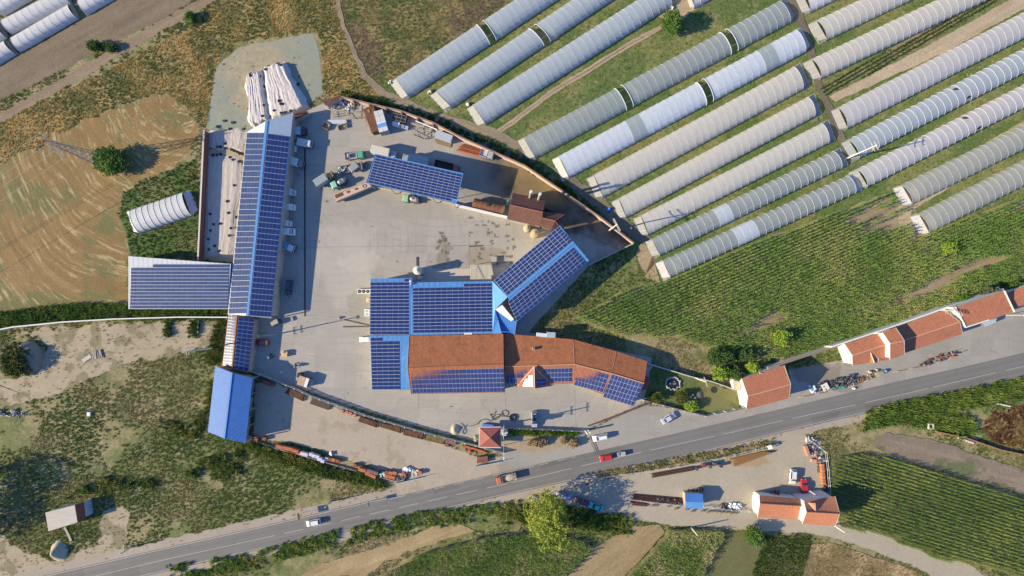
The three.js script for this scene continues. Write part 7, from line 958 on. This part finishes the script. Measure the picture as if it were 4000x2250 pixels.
  { const r = thing('conveyor_frame', 'grey tangled conveyor frame with curved arm near the white pipe', 'machine frame', y(1850, 660, 0).setY(0.13)); const q = (a, b2, h) => y(a, b2, h), L = [[1660, 640, 1950, 790, 0.8], [1750, 590, 2050, 700, 1.2], [1780, 590, 1800, 750, 1], [1800, 740, 1940, 640, 1.2], [1660, 640, 1750, 590, 0.8], [1940, 640, 1930, 790, 0.9], [1650, 490, 1850, 560, 0.7], [1850, 540, 2060, 640, 1], [1640, 470, 1900, 580, 0.6], [1700, 720, 1900, 800, 0.4], [1900, 800, 2120, 760, 0.4], [1980, 660, 2120, 720, 0.7]]; L.forEach(([a, b2, c, d, h]) => wpart(r, 'strut', rod(q(a, b2, h), q(c, d, h), 0.11), G1)); wpart(r, 'curved_arm', new THREE.TubeGeometry(new THREE.CatmullRomCurve3([q(1930, 610, 1), q(1970, 680, 1.2), q(1970, 740, 1.1), q(1940, 800, 0.5)]), 14, 0.12, 6), G1); wpart(r, 'motor', rbx(1.2, 0.8, 0.8, 0.08).translate(...q(1900, 590, 0).setY(0.3).toArray()), M([0.3, 0.3, 0.3])); }
  { const r = thing('spoked_wheel', 'large white spoked wheel in the corner of the yard wall', 'wheel', y(250, 215, 0).setY(0.9)); part(r, 'rim', new THREE.TorusGeometry(1.35, 0.12, 6, 28).rotateX(1.4), M([0.45, 0.45, 0.46])); for (let i = 0; i < 6; i++) part(r, 'spoke', rod(V(0, 0.1, 0), V(Math.cos(i * 1.047) * 1.3, 0, Math.sin(i * 1.047) * 1.3), 0.08), M([0.65, 0.64, 0.63])); part(r, 'hub', cy(0.3, 0.3, 0.3, 0, -0.1), M([0.72, 0.72, 0.72])); }
  [['steel trestle frame with white bench tops left of the long frame', [[270, 300, 500, 290], [290, 400, 480, 360], [300, 350, 400, 330], [270, 300, 290, 400], [480, 280, 490, 360], [520, 330, 620, 440]], 0.7], ['long rusty frame lying between bench tops and rusty cabin', [[590, 310, 850, 320], [600, 400, 860, 390], [620, 430, 830, 400], [660, 180, 640, 430], [730, 160, 740, 270], [800, 150, 930, 170], [850, 230, 870, 390], [870, 440, 880, 580], [840, 300, 900, 400], [900, 220, 860, 480], [700, 150, 800, 160]], 1.1]].forEach(([l, L, h]) => { const r = thing('trestle_rack', l, 'steel frame', y(L[0][0], L[0][1]).setY(0.13)); L.forEach(([a, b2, c, d]) => { wpart(r, 'member', rod(y(a, b2, h), y(c, d, h), 0.09), M([0.3, 0.25, 0.18], 0.8)); wpart(r, 'foot', rod(y(a, b2, 0), y(a, b2, h), 0.06), M([0.3, 0.25, 0.18], 0.8)); }); });
  junk('grey and white machine parts piled in the corner of yard wall', y(470, 190, 0), 5.4, 2.6, 44, [[0.4, 0.4, 0.4], [0.65, 0.64, 0.63], [0.12, 0.14, 0.18], [0.2, 0.16, 0.13]], 1.1, -0.25);
  [[415, 135, 'upper'], [590, 185, 'middle'], [545, 250, 'lower']].forEach(([a, b2, n]) => { const r = thing('white_casting', n + ' white cast machine part in the yard wall corner', 'machine part', y(a, b2, 0.8).setY(0.7), R() * 3); part(r, 'plate', rbx(1, 0.2, 0.8, 0.06), M([0.75, 0.74, 0.72])); part(r, 'arm', rbx(0.3, 0.3, 1.3, 0.06, 0.4), M([0.72, 0.71, 0.7])); part(r, 'arm', rbx(0.3, 0.3, 1, 0.06, -0.4), M([0.72, 0.71, 0.7])); });
  { const r = thing('metal_trough', 'pale blue grey sheet metal trough lying in the yard near the wall', 'trough', y(360, 497).setY(0.13), 0.02); part(r, 'sheet', mg([bx(5.6, 0.06, 1.1, 0, 0.25), bx(5.6, 0.5, 0.06, 0, 0, -0.55), bx(5.6, 0.4, 0.06, 0, 0, 0.55)]), M([0.5, 0.53, 0.58], 0.5)); part(r, 'end_plate', bx(0.4, 0.5, 1.1, 2.9), M([0.25, 0.23, 0.2])); }
  single('open_crate', 'open brown crate tipped beside the sheet metal trough', 'crate', mg([bx(2, 0.08, 1.8), bx(2, 0.8, 0.08, 0, 0, -0.9), bx(2, 0.8, 0.08, 0, 0, 0.9), bx(0.08, 0.8, 1.8, -1), bx(0.08, 0.8, 1.8, 1)]), M([0.33, 0.25, 0.17]), y(170, 575).setY(0.13), -0.55); single('wooden_skip', 'wedge shaped brown skip right of the tipped crate', 'skip', mg([bx(2.6, 0.1, 1.2), bx(2.6, 0.9, 0.1, 0, 0, -0.6, 0, 0), bx(0.1, 0.9, 1.2, -1.3), bx(0.1, 0.6, 1.2, 1.3), bx(0.6, 0.5, 0.5, 0.6, 0.1)]), M([0.36, 0.3, 0.2]), y(465, 590).setY(0.13), 0.28);
  // middle of the yard
  const m = Zm(1220, 540, 5.795);
  { const a = m(500, 1370, 2), b2 = m(1330, 1020, 2), r = thing('rusty_trailer', 'long rusty white trailer body parked diagonally beside the canopy', 'trailer', lerpV(a, b2, 0.5).setY(0.13), heading(a, b2)); const L = 11.3, RW = sheetMetal([0.52, 0.36, 0.27], 131, 0.85, 1.1); part(r, 'body', rbx(L, 1.5, 2.2, 0.08, 0, 0.7), M([0.26, 0.31, 0.33])); part(r, 'roof', flat([V(-L / 2, 0, -1.1), V(L / 2, 0, -1.1), V(L / 2, 0, 1.1), V(-L / 2, 0, 1.1)], 2.215), RW); for (const z of [-1, 1]) part(r, 'roof_rim', bx(L, 0.14, 0.28, 0, 2.22, z * 0.95), RW); part(r, 'hatch', bx(2.3, 0.1, 0.9, -4.2, 2.23, -0.25), M([0.13, 0.06, 0.04])); part(r, 'drawbar', rod(V(L / 2, 0.8, 0), V(L / 2 + 1, 0.6, 0.3), 0.08), DARK); wheels(r, [-3.6, -2.5, 3], 0.95, 1.5); part(r, 'fitting', mg([cy(0.3, 0.35, 0.3, -1.5, 2.22, -0.2), cy(0.25, 0.3, 0.35, 1, 2.22, -0.1), new THREE.TorusGeometry(0.5, 0.07, 6, 18).rotateX(1.57).translate(3.8, 2.3, 0.1)]), M([0.2, 0.2, 0.24])); }
  { const p = m(890, 700), r = thing('scrap_flatbed', 'flatbed piled with grey scrap and a grey tarpaulin left of canopy', 'flatbed', p.setY(0.13), 0.18); part(r, 'bed', bx(7.6, 0.2, 2.3, 0, 0.8), M([0.2, 0.2, 0.19])); part(r, 'tarpaulin', new RoundedBoxGeometry(3, 0.9, 2.1, 3, 0.3).rotateY(0.5).translate(1.2, 1.4, 0.1), M([0.3, 0.3, 0.32], 0.8)); part(r, 'tailboard', bx(0.2, 1, 2.4, 3.6, 1), M([0.33, 0.3, 0.26])); part(r, 'ramp', bx(1.5, 0.12, 2, 4.6, 0.4, 0, 0, 0.2), M([0.22, 0.19, 0.17])); for (let i = 0; i < 26; i++) { const q = part(r, 'scrap_piece', new THREE.BoxGeometry(0.3 + R() * 1.1, 0.1 + R() * 0.3, 0.12 + R() * 0.3), M([[0.5, 0.5, 0.47], [0.15, 0.19, 0.22], [0.3, 0.3, 0.28], [0.08, 0.09, 0.1]][i % 4], 0.7)); q.position.set(-3.4 + R() * 3.6, 1.1 + R() * 0.5, (R() - 0.5) * 2); q.rotation.set(R(), R() * 3, R()); } wheels(r, [-2.4, 2.2], 0.95, 1.3); }
  { const c = Zm(960, 1350, 7.139), p = c(1610, 1000, 1.8), r = thing('rusty_container', 'small white container with rust stained roof by the yard fence', 'container', p.setY(0.13), -0.33); part(r, 'body', bx(3, 1.9, 2.7), M([0.2, 0.18, 0.17])); part(r, 'roof', bx(2.1, 0.08, 2.8, -0.5, 1.9), sheetMetal([0.5, 0.33, 0.22], 141, 0.9, 1.2)); part(r, 'white_edge', bx(0.9, 0.09, 2.8, 1.05, 1.9), M([0.78, 0.75, 0.7])); part(r, 'side_sheet', bx(1.1, 0.05, 1.9, 2.2, 1.0, -0.1), M([0.4, 0.44, 0.42])); part(r, 'dark_gear', rbx(1.6, 1.2, 1.3, 0.15, -1.9, 0, -1.1), M([0.03, 0.03, 0.035]));
    const mx = (l, x, y2, t) => { const q = thing('cement_mixer', l, 'cement mixer', c(x, y2).setY(0.13), t); part(q, 'drum', new THREE.SphereGeometry(0.5, 16, 12).scale(1, 1.25, 1).rotateZ(0.7).translate(0, 0.9, 0), M([0.1, 0.11, 0.13], 0.6)); part(q, 'mouth', new THREE.TorusGeometry(0.3, 0.06, 6, 16).rotateX(1.57).rotateZ(0.7).translate(-0.4, 1.4, 0), M([0.5, 0.5, 0.52])); for (const z of [-0.5, 0.5]) part(q, 'frame', rod(V(-0.8, 0.1, z), V(0.7, 0.9, z), 0.06), DARK); wheels(q, [0.5], 0.5, 0.8); };
    mx('dark cement mixer nearer the tiled annex', 720, 300, 0.6); mx('dark cement mixer with pale bucket nearer the rusty container', 1420, 560, 2.6);
    single('sand_box', 'yellow wooden box with white hose coil in the annex shade', 'box', mg([bx(1.7, 0.9, 1.5), bx(1.8, 0.1, 1.6, 0, 0.9)]), M([0.62, 0.42, 0.2]), c(1115, 225).setY(0.13), -0.1); single('hose_coil', 'white hose coil lying on the yellow wooden box', 'hose', new THREE.TorusGeometry(0.3, 0.1, 8, 18).rotateX(1.57), M([0.7, 0.66, 0.6]), c(1100, 180).setY(1.25)); single('white_ball', 'small white round tub alone in the shade of the blue shed', 'tub', new THREE.SphereGeometry(0.28, 14, 10), M([0.7, 0.68, 0.66]), c(1012, 740).setY(0.35)); }
  { const c = Zm(960, 1180, 7.139); [['upper', 475, 775], ['lower', 485, 820]].forEach(([n, x, y2]) => single('timber_block', n + ' of two yellow timber blocks lying in the annex shade', 'timber', rbx(1.3, 0.3, 0.4, 0.04), M([0.55, 0.42, 0.2]), c(x, y2).setY(0.13), 0.22)); [['left', 880], ['right', 913]].forEach(([n, x]) => single('white_plank', n + ' of two pale blue planks standing upright by long shed end', 'plank', rbx(0.3, 0.4, 2, 0.03), M([0.45, 0.6, 0.7]), c(x, 130).setY(0.13))); single('white_plank', 'pale horizontal plank below the two upright planks', 'plank', rbx(1.3, 0.3, 0.16, 0.03), M([0.6, 0.64, 0.68]), c(840, 265).setY(0.13)); single('engine_block', 'black and white motor parts on ground below the dark navy car', 'motor', mg([rbx(1, 0.6, 0.7, 0.08), rbx(0.6, 0.5, 0.9, 0.08, -0.7, 0.1, 0.3), cy(0.3, 0.3, 0.6, 0.4, 0.3, 0.5)]), M([0.3, 0.31, 0.34]), g(1121, 1160).setY(0.13)); }
  // beside the works
  const wz = z1(1000, 1126, 2.574); { const p = g(...wz(1090, 32), 0.6), r = thing('fan_unit', 'white cooling unit with three dark fans at the west wall of works', 'cooling unit', p.setY(0.13)); part(r, 'housing', rbx(4, 0.9, 1.5, 0.06), M([0.62, 0.6, 0.55])); for (let i = 0; i < 3; i++) { const f2 = part(r, 'fan', cy(0.5, 0.5, 0.06, -1.35 + i * 1.25, 0.9, 0, 20), M([0.025, 0.03, 0.035])); part(f2, 'fan_hub', cy(0.14, 0.14, 0.06, -1.35 + i * 1.25, 0.95), M([0.3, 0.3, 0.3])); } }
  { const p = g(...wz(1118, 246), 0.5), r = thing('fan_unit', 'white cooling unit with two pale fans below the rounded beige hood', 'cooling unit', p.setY(0.13)); part(r, 'housing', rbx(1.4, 0.8, 2.2, 0.05), M([0.7, 0.7, 0.68])); for (const z of [-0.5, 0.5]) part(r, 'fan', cy(0.42, 0.42, 0.05, 0, 0.8, z, 18), M([0.35, 0.42, 0.42])); }
  single('beige_hood', 'rounded beige hood standing at the west wall of the works', 'hood', rbx(1, 0.9, 1.6, 0.3), M([0.55, 0.43, 0.3]), g(...wz(1128, 118), 0.5).setY(0.13)); { const p = g(...wz(1558, -55), 5), r = thing('roof_ventilator', 'white twin ventilator on the gutter between west block and hall', 'ventilator', p); part(r, 'cowl', new THREE.SphereGeometry(0.35, 14, 10).translate(0, 0.5, -0.4), M([0.78, 0.77, 0.74])); part(r, 'cowl', new THREE.SphereGeometry(0.28, 14, 10).translate(0.05, 0.45, 0.4), M([0.6, 0.58, 0.56])); }
  single('lamp_base', 'short concrete post stub in yard at left end of the rusty trench', 'post', mg([cy(0.3, 0.36, 0.7, 0, 0, 0, 12), bx(0.9, 0.1, 0.9)]), M([0.4, 0.38, 0.33]), g(1325, 1242).setY(0.13)); { const c = thing('tall_mast', 'slim steel mast in the annex shade throwing a long straight shadow', 'mast', g(1085, 1305).setY(0.13)); part(c, 'shaft', cy(0.1, 0.2, 11), M([0.3, 0.3, 0.3])); part(c, 'head', bx(0.5, 0.2, 0.9, 0, 11), DARK); }
  // around the gatehouse
  const gz = Zm(1800, 1560, 4.767), HOSE = M([0.05, 0.045, 0.04], 0.8);
  const loops = [[[150, 500], [300, 460], [380, 380], [480, 370], [560, 400], [600, 330], [640, 290], [720, 280], [700, 330], [620, 380], [560, 300], [540, 270], [610, 280], [650, 210]], [[750, 290], [770, 220], [830, 200], [880, 240], [860, 300], [790, 300], [770, 250]], [[620, 370], [660, 330], [740, 310], [860, 318], [950, 330]], [[0, 440], [60, 500], [95, 590], [70, 640], [30, 610], [60, 540], [120, 470]]];
  loops.forEach((l, i) => single('hose', ['long tangled black hose on the yard above the gatehouse', 'round loop of black hose beside the tangled hose', 'straight black hose ending at the large black tyre', 'loose hose loop left of the gatehouse'][i], 'hose', new THREE.TubeGeometry(new THREE.CatmullRomCurve3(l.map(([x, y2]) => gz(x, y2).setY(0.2))), l.length * 8, 0.07, 6), HOSE));
  single('big_tyre', 'large black tyre lying right of the tangled hoses', 'tyre', new THREE.TorusGeometry(0.85, 0.24, 10, 28).rotateX(1.57), RUBBER, gz(967, 333).setY(0.36)); sackAt('sandy bag heap left of the gatehouse', gz(290, 735), 6, [0.42, 0.36, 0.26], [0.9, 1.3]); single('sand_mound', 'small sand mound inside the yard fence left of gatehouse', 'sand mound', sandCone(1.4, 1.1), M([0.48, 0.4, 0.29], 1), g(1778, 1676).setY(0.1));
  { const bl = thing('blue_bench', 'bright blue metal bench behind the gatehouse roof', 'bench', gz(560, 485).setY(0.13), -0.12); part(bl, 'seat', rbx(5.2, 0.25, 0.9, 0.05, 0, 0.5), M([0.08, 0.2, 0.55])); for (const x of [-2.2, 2.2]) part(bl, 'leg', bx(0.2, 0.5, 0.8, x), DARK); }
  [[1420, 785, 2.6, 1.1, 'wide dead brown shrub on the gravel below the clipped hedge'], [1915, 760, 0.7, 0.6, 'small dead brown shrub right of the wide dead shrub'], [2090, 800, 1.2, 1, 'round dead straw coloured shrub beside the gate pillars']].forEach(([x, y2, a, b2, l]) => tree(l, gz(x, y2), b2 + 0.6, a, b2, Math.round(110 * a), [[0.25, 0.17, 0.08], [0.4, 0.3, 0.16]], 'shrub', 'dead_shrub'));
  { const r = thing('wire_rack', 'rusty lattice rack lying on the kerb below the gate pillars', 'rack', gz(2440, 800).setY(0.13)); const A = gz(2400, 690), B = gz(2510, 960); for (const d of [-0.45, 0.45]) wpart(r, 'rail', rod(A.clone().add(V(d, 0.35, 0)), B.clone().add(V(d * 0.5, 0.35, 0)), 0.05), M([0.16, 0.1, 0.07])); for (let i = 0; i <= 9; i++) { const p = lerpV(A, B, i / 9); wpart(r, 'rung', rod(p.clone().add(V(-0.5, 0.35, 0)), p.clone().add(V(0.45, 0.4, 0.05)), 0.05), M([0.16, 0.1, 0.07])); } }
  // garden
  const gd = Zm(2480, 1420, 3.309); { const r = thing('garden_pond', 'round garden pond ringed with grey stones on shaded lawn', 'pond', gd(485, 255).setY(0.3)); part(r, 'water', new THREE.CircleGeometry(1.75, 28).rotateX(-Math.PI / 2).translate(0, 0.03, 0), M([0.02, 0.025, 0.03], 0.08)); for (let i = 0; i < 34; i++) { const a = i / 34 * 6.283, d = 1.9 + R() * 0.5, s = part(r, 'stone', new THREE.DodecahedronGeometry(0.2 + R() * 0.14), M(s3([0.4, 0.4, 0.42], 0.7 + R() * 0.5), 0.95)); s.position.set(Math.cos(a) * d, 0.08, Math.sin(a) * d * 0.85); s.rotation.set(R() * 3, R() * 3, 0); } for (let i = 0; i < 5; i++) part(r, 'lily', new THREE.CircleGeometry(0.18, 10).rotateX(-1.57).translate(R() * 1.6 - 0.8, 0.045, R() * 1.4 - 0.7), M([0.35, 0.33, 0.3])); }
  [[738, 402, 'upper'], [708, 428, 'lower left'], [765, 440, 'lower right']].forEach(([x, y2, n], i) => { const r = thing('garden_chair', n + ' white plastic chair on the lawn beside shrubs', 'chair', gd(x, y2).setY(0.3), R() * 6); part(r, 'seat', rbx(0.55, 0.05, 0.55, 0.02, 0, 0.42), M([0.75, 0.74, 0.73])); part(r, 'backrest', rbx(0.06, 0.5, 0.55, 0.02, -0.27, 0.45), M([0.75, 0.74, 0.73])); for (const a of [-0.23, 0.23]) for (const b2 of [-0.23, 0.23]) part(r, 'leg', bx(0.05, 0.42, 0.05, a, 0, b2), M([0.75, 0.74, 0.73])); });
  { const r = thing('garden_umbrella', 'dark parasol above the white chairs on garden lawn', 'parasol', gd(800, 385).setY(0.3)); part(r, 'canopy', new THREE.ConeGeometry(1.1, 0.4, 8, 1, true).translate(0, 2.4, 0), M([0.09, 0.085, 0.07])); part(r, 'pole', cy(0.03, 0.03, 2.5), DARK); }
  // waste lot
  const wl = (x, y2) => T(0, 2, x, y2); { const q = single('sand_pile', 'pale sand pile with dark east side next to roadside hut path', 'sand pile', sandCone(2.5, 2.3), M([0.5, 0.42, 0.3], 1), T(0, 3, 600, 1195).setY(0)); }
  { const g0 = new THREE.SphereGeometry(1, 30, 12, 0, 6.3, 0, 1.57).scale(4.2, 2.4, 5); const P0 = g0.attributes.position; for (let i = 0; i < P0.count; i++) P0.setY(i, P0.getY(i) * (0.7 + 0.5 * fb(P0.getX(i) * 0.5 + 4, P0.getZ(i) * 0.5, 3))); g0.computeVertexNormals(); single('earth_mound', 'bare earth mound under the overgrown bush on the waste lot', 'earth mound', g0, M([0.33, 0.27, 0.19], 1), wl(300, 690).setY(0)); }
  { const r = thing('plank_stack', 'weathered grey planks stacked on the bare waste lot', 'planks', wl(985, 665), 0.2); for (let i = 0; i < 6; i++) part(r, 'plank', new RoundedBoxGeometry(0.34, 0.2, 2.6, 1, 0.03).rotateY((R() - 0.5) * 0.3).translate(-1.3 + i * 0.5, 0.2 + R() * 0.25, 0), M(s3([0.42, 0.37, 0.31], 0.7 + R() * 0.6), 0.95)); }
  single('stone_slab', 'flat pale slab beside weathered planks on waste lot', 'slab', mg([rbx(3, 0.25, 1.2, 0.08)]), M([0.5, 0.46, 0.4]), wl(880, 705).setY(0.05), 0.55); single('white_sack', 'single white sack in the weeds of the lower waste lot', 'sack', rbx(1.2, 0.5, 1.3, 0.2), M([0.75, 0.74, 0.75]), wl(905, 1262).setY(0.05)); junk('bleached boards and rubble at the left edge weeds', wl(110, 1245), 9, 2.2, 46, [[0.55, 0.52, 0.47], [0.42, 0.4, 0.36], [0.6, 0.56, 0.5]], 0.5, -0.05); single('white_post', 'short pale plank standing in the green clump of waste lot', 'plank', rbx(0.4, 0.3, 5, 0.05), M([0.6, 0.6, 0.58]), wl(2000, 370).setY(0.3)); 
  { const p = T(3, 3, 1980, 85); single('white_beam', 'white beam lying by the thin red brick wall', 'beam', rbx(5, 0.25, 0.4, 0.04), M([0.75, 0.72, 0.66]), p.setY(0.2), -0.33); single('white_beam', 'white beam lying in the red weeds near right edge', 'beam', rbx(4.2, 0.25, 0.35, 0.04), M([0.75, 0.72, 0.66]), T(3, 2, 2360, 1172).setY(0.2), -0.2); single('concrete_ring', 'square concrete inlet frame in the brambles below the road', 'inlet', mg([bx(1.6, 0.5, 0.25, 0, 0, -0.7), bx(1.6, 0.5, 0.25, 0, 0, 0.7), bx(0.25, 0.5, 1.2, -0.7), bx(0.25, 0.5, 1.2, 0.7)]), M([0.5, 0.46, 0.4]), T(3, 2, 1600, 1378).setY(1)); }
  sackAt('bright blue plastic sheet crumpled behind the yard wall', g(2376, 823), 6, [0.02, 0.1, 0.55], [1.4, 0.9]); single('white_box', 'small white box on dark soil right of the leaning pole', 'box', rbx(0.5, 0.5, 0.7, 0.06), M([0.7, 0.68, 0.66]), g(2463.5, 893).setY(0.1), 0.4); bars('heap of dead branches lying at the corn edge below grey green tunnels', [T(3, 1, 1395, 985), T(3, 1, 1590, 945), T(3, 1, 1600, 975), T(3, 1, 1400, 1005)], 10, 0.8, [0.3, 0.24, 0.19], 'branch_pile');
  sackAt('white plastic scraps at the end of the longest blue tunnel', T(2, 0, 1600, 75), 7, [0.72, 0.7, 0.68], [1, 1.6]); for (const [x, y2, n] of [[1350, 830, 'first'], [1752, 925, 'second'], [2130, 1050, 'third']]) sackAt('crumpled white plastic at lower corner of the ' + n + ' blue polytunnel', T(1, 0, x, y2), 4, [0.66, 0.63, 0.58], [0.9, 0.9]);
  { const zg = Zm(3080, 180, 8.05); single('brown_mat', 'small brown mat on grass beyond the warm tunnel ends', 'mat', rbx(1.8, 0.12, 1.1, 0.03), M([0.22, 0.17, 0.13]), T(3, 0, 468, 1212).setY(0.15), 0.4); }
}
function sackAt(label, p, n, c, spread) { const r = thing('plastic_heap', label, 'plastic heap', p.clone().setY(0.12)); const sg = new THREE.IcosahedronGeometry(0.42, 1); const P = sg.attributes.position; for (let i = 0; i < P.count; i++) { const k = 0.75 + 0.5 * vn(P.getX(i) * 5 + 3, P.getZ(i) * 5 + P.getY(i) * 3); P.setXYZ(i, P.getX(i) * k, P.getY(i) * k * 0.6, P.getZ(i) * k); } for (let i = 0; i < n; i++) { const s = part(r, 'sheet', sg, M(s3(c, 0.85 + R() * 0.25), 0.5)); s.position.set((R() - 0.5) * spread[0], 0.15 + R() * 0.25, (R() - 0.5) * spread[1]); s.rotation.set(R() * 3, R() * 3, R() * 3); s.scale.setScalar(0.7 + R() * 0.7); } return r; }

function sandCone(r, h) { const q = new THREE.LatheGeometry([[r * 1.1, 0], [r, 0.08 * h], [r * 0.66, 0.45 * h], [r * 0.3, 0.86 * h], [r * 0.1, h], [0.001, h * 1.01]].map(([x, y]) => new THREE.Vector2(x, y)), 36), P = q.attributes.position; for (let i = 0; i < P.count; i++) { const k = 0.8 + 0.4 * fb(P.getX(i) * 0.7 + 3, P.getZ(i) * 0.7, 3); P.setX(i, P.getX(i) * k * 1.0 + P.getY(i) * -0.2); P.setZ(i, P.getZ(i) * k * 1.15); } q.computeVertexNormals(); return q; }
renderer.render(scene, camera);
